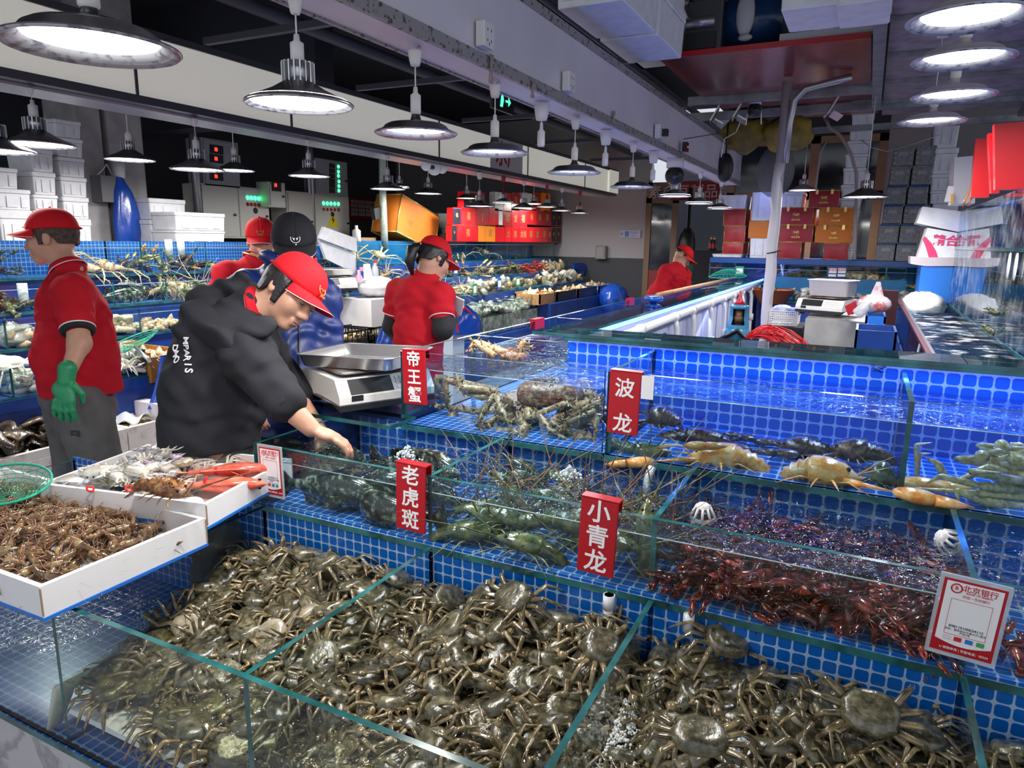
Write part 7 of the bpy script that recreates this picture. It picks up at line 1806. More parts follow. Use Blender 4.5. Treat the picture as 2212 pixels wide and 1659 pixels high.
def float_basket(label,c,rot):
 o=thing('float_basket',label,'float',c,'white float cages');M=Matrix.Translation(c)@Euler(rot).to_matrix().to_4x4();b=MB();b.lathe([(.001,.03),(.014,.03),(.018,.022)],(0,0,0),14,M=M);b.lathe([(.030,-.012),(.033,-.006),(.030,0)],(0,0,0),14,M=M)
 for i in range(9):a=2*PI*i/9;b.tube([M@V(.017*math.cos(a),.017*math.sin(a),.024),M@V(.031*math.cos(a),.031*math.sin(a),-.004)],.0035,5)
 for v in range(0):pass
 b.build('cage',M_plastic,o)
p=at(1518,1112,Z=1.0);float_basket('white float cage at the left of the crayfish water',p,(.1,0,0));p=at(2050,1170,Z=1.0);float_basket('white float cage tipped over by the right divider of the crayfish water',p,(.4,-.9,0))
for v_,lab in(((1230,1030),'burst of splashing bubbles on the green lobster water'),((880,985),'splash of bubbles on the grouper water')):
 p=at(*v_,Z=1.0);b=MB();R=random.Random(int(v_[0]))
 for i in range(240):a=R.uniform(0,6.28);r_=abs(R.gauss(0,.022));b.ell((p.x+r_*math.cos(a),p.y+r_*math.sin(a),1.0+max(0,.035-r_*.9)*R.random()+.001),(R.uniform(.0015,.005),)*3,5,3)
 tag(b.build('bubble_burst',mat('clear_bubbles',(.8,.88,.92),.08,alpha=.75)),lab,'bubbles',kind='stuff')
# trays on the left
SP=[lob_thing('shrimp','x','shrimp',[S_shrimp,mat('shrimp_legs',(.42,.22,.14),.3),S_shrimp],keep=('abdomen','leg','antenna'),L=.125,w=.022,curl=c_,claw=0,ant=.8,seed=100+i,antr=.01,slim=1.1)for i,c_ in enumerate((.35,.6,.9))]
zs=zones(-2.1,-1.57,.815,1.165,ys=('near the front rim','midway','by the rear rim'))
for x,y in spread(125,-2.36,-1.57,.815,1.165,91,8):
 t=1-(abs(x+1.96)/.45)**2;z=.893+.038*max(0,t)*(1-(abs(y-.99)/.25)**2)
 dup(R_.choice(SP),(x,y,z+R_.uniform(0,.012)),(R_.gauss(0,.2),R_.choice((-1,1))*R_.gauss(1.2,.4),R_.uniform(0,6.28)),R_.uniform(.85,1.2),'brown shrimp in the nearest tray'+zs(x,y),'shrimp in the nearest tray'+zs(x,y))
P=[[(q,0)for q in(lambda D:[D['carapace'],D['abdomen']]+D['leg'])(lob_mb(L=.12,w=.022,curl=.6,claw=0,ant=0,seed=110+i))]for i in range(2)]
tag(joined('shrimp_layer',P,spread(120,-2.38,-1.54,.80,1.18,92,3),lambda x,y:.888,93,[S_shrimp],tilt=.6),'lower layers of shrimp in the nearest white tray','shrimp',kind='stuff')
drop(*SP)
FC=[crab_thing('swimming_crab','x','crab',[S_flower,S_flower,S_flower,S_bluetip],w=.105,L=.52,dome=.24,legr=.045,legL=(.20,.18,.16),claw=.9,seed=120+i,legz=.0,dropz=.1,teeth=.1)for i in range(3)]
lab='cream swimming crab lying belly up in the tray with the red fish'
for i,(px,py)in enumerate(((230,1015),(290,1025),(350,1000),(420,985),(395,1010),(330,1025),(440,995),(250,1030),(300,1035),(400,1000),(360,1020),(450,980),(340,970),(400,960),(210,1035))):
 p=at(px,py,Z=.965);dup(FC[i%3],(p.x,p.y,.965+.012*(i%3)),(PI*(i%4!=0)+R_.gauss(0,.25),R_.gauss(0,.25),R_.uniform(-.6,.6)+(i%2)*2.6),R_.uniform(.85,1.0),lab if i%4 else 'cream swimming crab lying shell up in the tray with the red fish','swimming crabs in the tray'+('' if i%4 else ', shell up'))
P=crab_mb(w=.10,L=.52,simple=True,seed=3,legL=(.2,.18,.16),dropz=.1,claw=.9);tag(joined('crab_layer',[[(P['shell'],0)]+[(q,0)for q in P['leg']+P['claw']]],[(lambda q:(q.x,q.y))(MT2@V(*q,0))for q in spread(26,-.2,.08,-.08,.12,94)],lambda x,y:.94,95,[S_flower],tilt=.2),'lower layer of swimming crabs in the second tray','crabs',kind='stuff')
for i in range(9):
 p=at(60+44*i,1002,Z=1.0);
for i,(px,py,rz,lab)in enumerate(((480,1048,.35,'bright coral red fish lying in the front right corner of the second tray'),(500,1030,.42,'second coral red fish behind the first one'))):
 p=at(px,py,Z=.955);f=fish_thing('red_fish',lab,'fish',S_redfish,L=.26,h=.085,w=.05);f.location=(p.x,p.y,.955+.02*i);f.rotation_euler=(1.2,0,rz+.25)
lob_at('brown spiny lobster with long feelers lying over the tray edge',(405,1078),(290,1045),1.16,.062,[S_spiny,S_spiny,S_spiny],0,.3,.2,ant=1.1,seed=7,spines=40,antr=.03,name='spiny_lobster',zoff=.012)
b=MB()
for i in range(9):a=.1*i-.3;p=at(180,1040,Z=.97);b.tube([p+V(.02,0,0),p+V(-.07*math.cos(a),-.07*math.sin(a)-.01,.006)],[.003,.009],6,flat=.5)
tag(b.build('shell_fan',S_flower),'fan of pale ribbed fins at the left end of the second tray','shellfish')
b=MB();p=at(255,1062,Z=.96);b.ell(p,(.035,.02,.018),14,8);tag(b.build('mussel',mat('black_mussel',(.01,.01,.013),.12,coat=.6)),'shiny black mussel under the tray edge beside the spiny lobster','mussel')
b=MB();p=at(418,1085,Z=.95);b.ell(p,(.03,.025,.014),14,8);tag(b.build('ice_pack',M_plastic),'small white block beside the spiny lobster','block')
for i,(px,py)in enumerate(((195,1056),(278,1055),(466,1018),(444,1035))):
 p=at(px,py,Z=.985);b=MB();M=Matrix.Translation(p)@Euler((.8*i,.7,i)).to_matrix().to_4x4();b.tube([M@V(.009*math.cos(a),.009*math.sin(a),0)for a in[2*PI*k/12 for k in range(13)]],.003,5);tag(b.build('rubber_band',M_redcard),['red rubber band at the far left of the swimming crabs','red rubber band beside the spiny lobster head','red rubber band by the red fish tail','red rubber band in front of the red fish'][i],'rubber band')
drop(*FC)
# the left bank's stock
def row_pts(n,pa,pb,X,dep,seed,pad=.03):
 y0,y1=pY(pa,600,X),pY(pb,600,X);return[(q[0],q[1])for q in spread(n,X-dep,X-pad,y0,y1,seed)]
SC_=[crab_thing('snow_crab','x','crab',[S_snow,S_snow,S_snow],w=.13,L=.95,dome=.4,legr=.085,legL=(1.0,.8,.6),claw=.9,seed=140+i,spines=14,legz=.12)for i in range(2)]
for i,(px,z,s_,lab)in enumerate(((190,1.42,1.0,'tan spider crab just behind the man at left in the top row'),(225,1.43,1.15,'tan spider crab with a spiny shell in the top left row'),(262,1.44,1.2,'tan spider crab raising a long leg beside the divider'),(285,1.42,.9,'smaller tan crab at the bottom of the spider crab heap'))):
 dup(SC_[i%2],(XB[3]-.16,pY(px,580,XB[3]),z),(.1*i-.2,.35,.5*i),s_*.9,lab)
drop(SC_[1])
LB_=[lob_thing('lobster','x','lobster',[S_dark if i else S_green,S_green,S_orange if i==2 else S_green],L=.30,w=.085,curl=.4+.2*i,claw=1.0,ant=.6,seed=150+i)for i in range(3)]
def fill(protos,n,pa,pb,X,dep,z,dz,lab,grp,s=(.55,.8),tilt=.4,seed=0,flip=.1):
 heap(protos,row_pts(n,pa,pb,X,dep,seed),lambda x,y:z+dz*random.Random(int(y*1e4)).random(),seed,lab,grp,tilt=tilt,s=s,flip=flip)
fill(LB_,12,316,442,XB[3],.30,1.42,.07,'dark green lobster heaped right of the spider crabs in the top left row','lobsters right of the spider crabs',seed=1)
fill(LB_,3,272,304,XB[3],.30,1.42,.07,'dark lobster behind the spider crabs in the top left row','lobsters behind the spider crabs',seed=2)
fill(LB_[:1],4,450,520,XB[3],.30,1.42,.04,'yellowish lobster in the top row beside the man with the gold chain','lobsters beside the gold chain',seed=3)
fill(LB_,3,682,708,XB[3],.25,1.42,.06,'dark lobster in the top row at its right end by the blue pipe','lobsters by the blue pipe',seed=4)
fill(LB_[1:2],3,-10,12,XB[3],.25,1.42,.06,'dark lobster at the left picture edge in the top row','lobsters at the left picture edge',seed=5)
fill(LB_[:2],10,-10,80,XB[2],.25,1.205,.03,'dark crawfish lying low in the second left row before the man in red','crawfish low in the second left row',seed=6,s=(.5,.7))
SLb=[lob_thing('spiny_lobster','x','lobster',[S_green if i else S_snow,S_snow,S_snow],L=.19,w=.05,curl=.4,claw=0,ant=1.2,seed=160+i,antr=.03)for i in range(2)]
fill(SLb,26,366,470,XB[2],.3,1.21,.08,'tan spiny lobster tangled in the second left row beside the groupers','spiny lobsters in the second left row',seed=7,s=(.8,1.1),tilt=.6)
b=MB();y=pY(699,560,XB[3]);b.cyl((XB[3]-.06,y,1.39),(XB[3]-.06,y,1.60),.035,n=14);tag(b.build('drain_pipe',M_lblue),'blue upright pipe in the top tank at its right end','pipe')
for i,px in enumerate((382,408)):
 b=MB();y=pY(px,530,XB[3]);b.cyl((XB[3]-.1,y,1.52),(XB[3]-.1,y,1.65),.03,n=12);tag(b.build('drain_pipe',M_pvc),'white overflow stub above the lobsters in the top left row, %s one'%['left','right'][i],'pipe','white overflow stubs')
b=MB();y=pY(67,620,XB[2]);b.cyl((XB[2]-.1,y,1.2),(XB[2]-.1,y,1.36),.03,n=12);tag(b.build('drain_pipe',M_pvc),'white overflow pipe in the second row left of the man in red','pipe')
# squid tangle, whelks
def worm_heap(name,label,cat,n,pa,pb,X,dep,z0,h,m,seed,L=.3,r=.018,kind=None,group=None,each=True):
 R=random.Random(seed);y0,y1=pY(pa,700,X),pY(pb,700,X)
 for i in range(n):
  x=X-.03-R.random()*dep;y=R.uniform(y0+.05,y1-.05);z=z0+R.random()**1.2*h*(1-abs(2*(y-y0)/(y1-y0)-1)**2*.5);a=R.uniform(0,6.28);P=[V(x,y,z)]
  for k in range(5):a+=R.gauss(0,.8);P.append(P[-1]+V(math.cos(a)*.35,math.sin(a),R.gauss(0,.12))*L/5)
  P=[V(min(X-.03,max(X-dep-.05,q.x)),min(y1-.02,max(y0+.02,q.y)),max(z0,q.z))for q in P]
  b=MB();b.tube(P,[r*.5,r,r*1.1,r,r*.8,r*.3],8);tag(b.build(name,m),label,cat,group)
worm_heap('squid','pale cream squid arm in the tangled heap of the third left row','squid',42,236,303,XB[1],.22,1.01,.12,S_squid,5,.34,.020,group='squid heap in the third left row')
worm_heap('squid','whitish squid in the lowest left row at the picture edge','squid',22,26,84,XB[0],.25,.79,.11,S_flower,6,.36,.022,group='squid in the lowest left row')
WH=MB();WH.lathe([(.001,.05),(.012,.035),(.020,.015),(.024,0),(.016,-.02),(.004,-.03)],(0,0,0),9)
def simple(name,b,m,lab='x',cat='shell'):o=b.build(name,m,raw=True);return tag(o,lab,cat)
W1=simple('whelk',WH,S_snow);b=MB();b.ell((0,0,0),(.028,.022,.012),10,6);CL1=simple('clam',b,S_clam);
b=MB();b.grid(lambda u,v:V(.06*(v**.7)*math.cos(PI*(.12+.76*u)),.065*v*math.sin(PI*(.12+.76*u)),.014*math.sin(PI*v)+.0015*math.cos(u*60)*v),22,5,both=.010);SCL=simple('scallop',b,S_scallop)
b=MB();n0=0;b.ell((0,0,0),(.055,.035,.02),10,7)
for k in range(len(b.v)):x,y,z=b.v[k];q=1+.25*math.sin(x*190+y*70)*math.cos(y*150);b.v[k]=(x*q,y*q,z*q)
OY=simple('oyster',b,S_oyster)
fill([W1],80,312,420,XB[1],.36,1.0,.035,'tiny golden whelk in the third left row beside the squid','whelks in the third left row',seed=11,tilt=1.2,s=(.9,1.3))
fill([W1,OY],60,14,80,XB[1],.34,1.0,.07,'pale clam or whelk in the third left row before the man in red','shellfish before the man in red',seed=12,tilt=1.0,s=(1.1,1.7))
FC=[crab_thing('swimming_crab','x','crab',[S_flower,S_flower,S_flower,S_bluetip],w=.115,L=.52,dome=.24,legr=.04,legL=(.26,.22,.20),claw=.85,seed=170+i,legz=.04)for i in range(2)]
fill(FC,20,236,318,XB[0],.34,.80,.09,'pale grey swimming crab in the lowest left row behind the man in red','swimming crabs in the lowest left row',seed=13,s=(1,1.4),tilt=.5)
for i,(px,z)in enumerate(((30,.94),(58,.955))):dup(FC[i],(XB[0]-.2,pY(px,760,XB[0]),z),(.2,.2,.3+i),1.6,['pink crab at the picture edge on top of the lowest left row','large pinkish crab left of the man in red on the lowest row'][i])
# centre bank stock
for i,(px,zf,s_,rot,lab)in enumerate(((792,1.47,1.1,(.9,0,1.2),'king crab with a long arched leg at the left end of the top centre row'),(848,1.48,1.25,(.5,0,1.6),'king crab with an upturned spiny shell in the top centre row'),(962,1.50,1.0,(.3,.4,1.3),'pale king crab right of the woman\'s cap'),(1020,1.43,1.1,(-.3,0,1.7),'flat resting king crab in the top centre row'),(1071,1.50,1.0,(.2,.2,1.5),'king crab standing tall on its legs in the top centre row'))):
 dup(SC_[0],(XB[3]-.2,pY(px,550,XB[3]),zf),rot,s_,lab)
fill(LB_[1:2],3,1085,1170,XB[3],.3,1.40,.02,'dark crab lying low in the top centre row','dark crabs in the top centre row',seed=14,s=(.5,.8))
fill(SC_[:1],5,824,875,XB[2],.3,1.23,.05,'pale crab in the near section of the second centre row','crabs in the near second centre section',seed=15,s=(.6,.9))
fill(SLb+LB_[2:],22,992,1080,XB[2],.3,1.20,.07,'orange brown lobster in the second centre row','lobsters in the second centre row',seed=16,s=(.6,.9))
fill(LB_[:2],14,1082,1122,XB[2],.3,1.20,.06,'blackish lobster in the second centre row','blackish lobsters in the second centre row',seed=17,s=(.6,.9))
CR_=lob_thing('crayfish','x','crayfish',[mat('bright_cray',(.42,.03,.015),.3)]*3,keep=(),L=.14,w=.04,curl=.6,claw=1.2,ant=0,seed=180)
fill([CR_],55,1125,1184,XB[2],.3,1.19,.08,'bright red crayfish in the second centre row','red crayfish in the second centre row',seed=18,s=(.9,1.2))
fill([W1],16,1188,1226,XB[2],.3,1.19,.08,'dull brown shellfish at the far end of the second centre row','shellfish at the far second centre row',seed=19,s=(2,3))
fill(SLb,22,978,1028,-4.565,.3,1.0,.09,'tan spiny lobster in the third centre row','spiny lobsters in the third centre row',seed=20,s=(.8,1))
fill([W1,OY],60,1030,1104,-4.565,.3,1.0,.11,'white and tan conch in the third centre row','conches in the third centre row',seed=21,s=(1.3,2.2),tilt=1)
fill([CL1],36,1107,1184,-4.565,.3,1.0,.11,'upright tan clam in the third centre row','clams in the third centre row',seed=22,s=(1.5,2.4),tilt=1.2)
fill([OY,W1],40,1187,1258,-4.565,.3,1.0,.11,'pale shellfish at the far end of the third centre row','shellfish at the far third centre row',seed=23,s=(1.6,2.6),tilt=1)
y0,y1=yo0+.03,yo1-.03
heap([OY],spread(190,-4.53,-4.18,y0,y1,24),lambda x,y:.79+.05*math.sin(y*5)+.04*(-x-4.2),24,'rough grey oyster heaped in the front centre tank','oysters in the front centre tank',tilt=.6,s=(1.0,1.6))
b=MB();b.box(-4.55,-4.17,yo0+.02,yo1-.02,.515,.74);tag(b.build('oyster_mass',S_oyster),'packed mass of oysters under the top ones','oysters',kind='stuff')
ytr0,ytr1=pY(1170,650,-4.02),pY(1326,640,-4.02)
heap([CL1,W1],spread(80,-4.39,-4.08,ytr0,ytr1,25),lambda x,y:.90,25,'small pinkish shellfish in the shallow trays on the far counter','shellfish in the far trays',tilt=.5,s=(1.6,2.6))
b=MB();b.box(-4.40,-4.06,ytr0,ytr1,.812,.885);tag(b.build('shellfish_bed',S_clam),'bed of shellfish filling the far trays','shellfish',kind='stuff')
heap([CL1],spread(26,XB[1]-.3,XB[1]-.03,ya+.1,yb_-.03,26),lambda x,y:za+.03+.10*random.Random(int(y*999)).random(),26,'oval abalone clinging in the dark tank below the far scale','abalone below the far scale',tilt=1.3,s=(1.3,1.8))
# back tanks
EE=fish_thing('dark_fish','x','fish',mat('olive_fish',(.06,.055,.03),.3,col2=(.16,.14,.08),nscale=9),L=.42,h=.07,w=.05)
heap([EE],spread(16,at(1692,600,Y=YB).x,at(1780,600,Y=YB).x,YB+.08,YB+.4,27),lambda x,y:zc0+.05+.08*random.Random(int(x*999)).random(),27,'long dark olive fish lying in the back tank behind the pole','fish in the back tank',tilt=.2,s=(.6,.9),yaw=0)
heap([CL1],spread(100,at(1788,600,Y=YB).x,at(1910,600,Y=YB).x,YB+.03,YB+.3,28),lambda x,y:zc0+.03+.10*random.Random(int(x*9999)).random(),28,'round golden clam in the back tank under the navy price cards','golden clams in the back tank',tilt=.7,s=(1.1,1.5))
heap([CL1],spread(14,at(1915,600,Y=YB).x,at(1982,600,Y=YB).x,YB+.03,YB+.3,29),lambda x,y:zc0+.03,29,'golden clam in the nearly empty right back tank','golden clams in the right back tank',tilt=.3,s=(1,1.3))
heap([OY],spread(50,at(1645,640,Y=7.1).x,at(1955,640,Y=7.1).x,7.13,7.3,30),lambda x,y:zd0+.03+.07*random.Random(int(x*9999)).random(),30,'dull brown shellfish in the lower back tank','shellfish in the lower back tank',tilt=.8,s=(1,1.5))
# right wall tanks
for i,(y,z)in enumerate(((3.05,1.38),(3.2,1.5),(3.15,1.30),(3.5,1.46),(3.7,1.4),(4.3,1.42),(4.6,1.36),(3.9,1.3))):
 dup(LB_[i%3],(XR+.10,y,z),(1.4,.2*i,.3*i),.8,'dim lobster clinging behind the streaked glass of the right wall','lobsters in the right wall tank')
drop(SC_[0],EE,CR_,*LB_,*SLb,*FC)
# floor boxes of shells before the left bank
def open_box(label,x0,x1,y0,y1,z1,group='dirty foam boxes on the floor',m=None,base=0.02,embx=True):
 o=thing('open_foam_box',label,'foam box',((x0+x1)/2,(y0+y1)/2,base),group);b=MB();t=.03;m=m or M_foamdirty
 b.box(x0,x1,y0,y1,base,base+.04);b.box(x0,x1,y0,y0+t,base,z1);b.box(x0,x1,y1-t,y1,base,z1);b.box(x0,x0+t,y0+t,y1-t,base,z1);b.box(x1-t,x1,y0+t,y1-t,base,z1);b.build('box',m,o)
 if embx:
  b=MB();w_=y1-y0;b.box(x1,x1+.006,y0+w_*.35,y0+w_*.65,z1-.14,z1-.05);b.build('handle_panel',m,o)
 return o
zt1=.52
fb=[(-5,160,'dirty white foam box heaped with black scallops'),(240,277,'dirty foam box half hidden behind the grey trousers'),(279,362,'dirty foam box with plastic bags and small clams')]
XF=-3.95
for i,(l,r,lab)in enumerate(fb):
 ya_,yb2=pY(l,960,XF),pY(r,930,XF);open_box(lab,XF-.38,XF,ya_,yb2-.01,zt1)
 if i==0:heap([SCL],spread(60,XF-.35,XF-.04,ya_+.04,yb2-.05,31),lambda x,y:zt1-.02+.10*random.Random(int(y*999)).random(),31,'flat blackish scallop piled in the floor box at left','scallops in the floor box',tilt=.35,s=(1.1,1.5))
 if i==2:heap([CL1],spread(40,XF-.35,XF-.04,ya_+.04,yb2-.05,32),lambda x,y:zt1-.02,32,'small tan clam in the floor box with plastic bags','clams in the floor box',tilt=.5)
 b=MB();b.box(XF-.35,XF-.03,ya_+.03,yb2-.04,.06,zt1-.04);tag(b.build('shell_bed',S_scallop if i==0 else S_clam),'shells filling the %s floor box'%['left','middle','right'][i],'shells',kind='stuff')
yb0,yb1=pY(290,930,XF),pY(345,930,XF);b=MB();b.grid(lambda u,v:V(XF-.33+.28*v,yb0+(yb1-yb0)*u,zt1+.02+.035*math.sin(u*7+v*3)*math.cos(v*6)),12,8,both=.004);tag(b.build('plastic_bag',mat('milky_bag',(.65,.68,.72),.25,bump=.6,bscale=18)),'crumpled milky plastic bag lying on the right floor box','bag')
b=MB();b.box(XF-.42,XF+.02,pY(350,930,XF),pY(372,900,XF),.02,.62);o=tag(b.build('carton',mat('violet_white_card',(.62,.58,.62),.6)),'white and violet carton leaning beside the blue apron','carton');b=MB();b.box(XF+.021,XF+.024,pY(350,930,XF),pY(372,900,XF),.5,.58);b.build('violet_stripe',mat('violet',(.12,.02,.12),.5),o)
b=MB();b.box(XF-.3,XF+.06,pY(285,960,XF),pY(350,960,XF),.02,.20);tag(b.build('red_board',M_redcard),'bright red board showing under the right floor box','board')
# wooden tray stand, blue apron, nets, black crates
y0,y1=pY(326,790,-4.16),pY(398,770,-4.16)
o=thing('wooden_tray','amber wooden tray of pale shellfish standing at the end of the lowest left row','tray',(-4.35,(y0+y1)/2,.72));M_amber=mat('amber_wood',(.42,.20,.03),.4,col2=(.28,.12,.02),nscale=14)
b=MB();b.box(-4.6,-4.16,y0,y1,.72,.735);b.box(-4.18,-4.16,y0,y1,.735,.89);b.box(-4.6,-4.58,y0,y1,.735,.95);b.box(-4.58,-4.18,y0,y0+.02,.735,.92);b.box(-4.58,-4.18,y1-.02,y1,.735,.92);b.build('frame',M_amber,o)
heap([W1],spread(50,-4.55,-4.2,y0+.04,y1-.04,33),lambda x,y:.87,33,'small cream shellfish spread in the amber wooden tray','shellfish in the wooden tray',tilt=1.2,s=(.9,1.3))
b=MB();b.box(-4.57,-4.19,y0+.02,y1-.02,.737,.855);tag(b.build('shellfish_bed',S_flower),'bed of cream shellfish in the wooden tray','shellfish',kind='stuff')
b=MB();sil(b,[(346,386,770),(344,392,792),(334,394,840),(320,396,884)],-4.05,.06);tag(b.build('hanging_apron',M_bluebag),'blue plastic apron hanging over the tray end behind the boy in the dark hoodie','apron')
def net(label,c,rx,ry,M,handle=None,m=None,sag=.05,n=26):
 m=m or mat('green_net',(.02,.42,.25),.5);o=thing('dip_net',label,'net',c);b=MB()
 def f(u,v):a=2*PI*u;r=v;return M@V(rx*r*math.cos(a),ry*r*math.sin(a),-sag*(1-r*r))
 for i in range(n):b.tube([f((i+.35*math.sin(j*2))/n,.1+.9*j/8)for j in range(9)],.0012,3,cap=False)
 for j in range(1,9):b.tube([f(i/36,.1+.9*j/8)for i in range(37)],.0012,3,cap=False)
 b.build('mesh',m,o);b=MB();b.tube([f(i/40,1)for i in range(41)],.004,6);b.build('hoop',m,o)
 if handle:b=MB();b.tube(handle,.012,8);b.build('handle',M_alu,o)
p=at(15,1040,Z=1.0);net('green dip net lying over the corner where the two near trays meet',p,.16,.10,Matrix.Translation((p.x-.02,p.y,.99))@Matrix.Rotation(.25,4,'X'),sag=.045)
p=at(280,738,X=-4.25);net('green dip net resting on the lowest left tank beside the wooden tray',p,.13,.22,Matrix.Translation(p)@Euler((.2,-.5,0)).to_matrix().to_4x4(),[p+V(.05,.0,-.03),p+V(.25,-.05,-.10)],sag=.05)
p=at(1605,594,X=-1.2);net('green tangled net lying at the far end of the aisle tank',p,.16,.45,Matrix.Translation((-1.2,7.1,1.37)),sag=-.07)
for i,(pa,pb)in enumerate((((1425,620),(1590,600)),((1420,627),(1550,615)))):
 a=at(*pa,Y=5.4+.1*i);a=at(*pa,X=-1.28);c=at(*pb,X=-1.15);b=MB();b.tube([V(a.x,a.y,1.325),V(c.x,c.y,1.35)],.016,8);tag(b.build('net_pole',M_bamboo),['longer wooden net pole lying along the aisle tank rim','shorter wooden net pole with a black joint lying along the rim'][i],'pole','wooden net poles')
for i,(l,r,t,lab)in enumerate(((720,812,690,'black mesh crate of small shells in front of the abalone tank'),(795,872,682,'black mesh crate beside the woman in red'))):
 y0,y1=pY(l,710,-4.1),pY(r,705,-4.1);crate(lab,-4.45,-4.1,y0,y1-.02,.60,.86,M_black,'black mesh crates',9)
 heap([CL1],spread(30,-4.42,-4.14,y0+.04,y1-.06,34+i),lambda x,y:.80,34+i,'small grey shell in the %s black crate'%['left','right'][i],'shells in the %s black crate'%['left','right'][i],tilt=.5)
 b=MB();b.box(-4.43,-4.12,y0+.02,y1-.04,.62,.78);tag(b.build('shell_bed',S_scallop),'bed of shells in the %s black crate'%['left','right'][i],'shells',kind='stuff')
b=MB();b.box(-4.5,-4.05,pY(715,740,-4.1),pY(885,740,-4.1),.02,.598);tag(b.build('crate_stand',M_blue),'navy board stand under the black crates','stand')
# far scale, spray, bag, bottle
p=at(738,628,X=-4.45);SC2,SM2=scale('ivory scale with a steel pan standing on the abalone tank',(-4.62,p.y,zb+.022),1.25,1.25)
pan('shallow steel pan on the far ivory scale',SM2@Matrix.Translation((0,0,.119)),.36,.30,.045,M_alu)
p=at(776,612,X=-4.62);b=MB();b.lathe([(.001,0),(.05,0),(.055,.02),(.04,.12),(.018,.16),(.018,.2),(.001,.2)],(-4.62,p.y,zb),14);b.box(-4.60,-4.50,p.y-.012,p.y+.012,zb+.19,zb+.23);tag(b.build('spray_bottle',mat('pink_plastic',(.72,.30,.45),.3)),'pink and blue spray bottle beside the far scale','bottle')
b=MB();p=at(822,620,X=-4.35);b.ell((-4.4,p.y,p.z),(.16,.24,.10),24,14,lump=.08);b.grid(lambda u,v:V(-4.38,p.y-.22+.16*u*(1-.4*v),p.z+.05+.18*v),5,5,both=.004);tag(b.build('white_bag',mat('white_carrier',(.74,.74,.76),.35,bump=.8,bscale=9)),'white plastic carrier bag slumped behind the woman in red','bag')
b=MB();b.box(-4.6,-4.2,p.y-.35,p.y+.5,.02,p.z-.1);o=tag(b.build('white_cabinet',M_plastic),'white topped cabinet under the white carrier bag','cabinet')
p=at(814,600,X=-4.6);b=MB();b.lathe([(.001,0),(.035,0),(.035,.14),(.014,.19),(.014,.21),(.001,.21)],(-4.62,p.y,p.z-.05),12);o=tag(b.build('water_bottle',mat('bottle_clear')if 'bottle_clear' not in MATS else MATS['bottle_clear']),'clear water bottle with a red cap behind the white bag','bottle');b=MB();b.cyl((-4.62,p.y,p.z+.155),(-4.62,p.y,p.z+.185),.016,n=10);b.build('cap',M_redcard,o)
# bags hanging in the aisle
b=MB();sil(b,[(1003,1010,660),(988,1022,678),(984,1032,700),(983,1033,724)],-3.0,.09);o=tag(b.build('blue_bag',M_bluebag),'knotted blue plastic bag hanging beside the phone of the woman in red','bag');b=MB();b.tube([at(990,718,X=-2.94),at(984,690,X=-2.94),at(1003,664,X=-2.94),at(1030,690,X=-2.94),at(1034,722,X=-2.94)],.01,5);b.build('red_drawstring',M_redcard,o)
b=MB();q=at(1000,640,X=-3.1);b.box(-3.4,-3.1,at(978,680,X=-3.1).y,at(1003,680,X=-3.1).y,.02,at(990,648,X=-3.1).z);tag(b.build('white_cabinet',M_plastic),'slim white cabinet the knotted blue bag hangs on','cabinet')
b=MB();sil(b,[(828,833,700),(822,842,715),(815,850,740),(812,852,760)],-3.2,.07);tag(b.build('blue_bag',M_bluebag),'blue plastic bag standing left of the woman in red','bag')
b=MB();sil(b,[(1235,1262,570),(1236,1272,580),(1262,1278,598)],-4.75,.06);tag(b.build('blue_bag',M_bluebag),'blue plastic bag flopping over the far end of the second row','bag')
b=MB();p=at(1325,640,X=-3.8);b.ell((-3.8,p.y,p.z-.05),(.25,.3,.25),24,16,lump=.07);tag(b.build('blue_sack',M_bluebag),'bulky blue sack beyond the bright blue tray','sack')
b=MB();p=at(5,960,Z=.4);b.box(p.x,p.x+.25,p.y-.5,p.y,.02,.55);tag(b.build('blue_board',M_blue),'blue board corner at the left picture edge','board')
drop(W1,CL1,SCL,OY)
# ================================================================= people
def A3(px,py,D):return np.array(at(px,py,D=D))
def cdir(v):return np.array(v[0]*CR+v[1]*CU-v[2]*CF)
def hand(B,w,d,n,sc=1.0,curl=.35,k=.006):
 """palm, four unequal fingers and a thumb; d along the hand, n out of the palm"""
 d=d/np.linalg.norm(d);n=n-d*(n@d);n/=np.linalg.norm(n);s=np.cross(d,n);w=np.array(w)
 B.cone(w,w+d*.05*sc,.024*sc,.032*sc,.01,flat=(n,.6));B.cone(w+d*.045*sc-s*.016*sc,w+d*.075*sc+s*.012*sc,.028*sc,.026*sc,.012,flat=(n,.55))
 for i,L in enumerate((.068,.078,.073,.058)):
  b=w+(d*.085+s*(.027-.018*i))*sc;t=d+s*(.12-.08*i);a=b
  for j,f in enumerate((.45,.32,.23)):
   c_=curl*(j+.6);q=t*math.cos(c_)+n*math.sin(c_);e=a+q*L*f*sc;B.cone(a,e,(.0098-.001*j)*sc,(.0092-.001*j)*sc,k);a=e
 a=w+(d*.03+s*.028)*sc;e=a+(d*.6+s*.55+n*.3)*.042*sc;B.cone(a,e,.013*sc,.010*sc,.008);B.cone(e,e+(d*.9+n*.4)*.03*sc,.010*sc,.008*sc,.004)
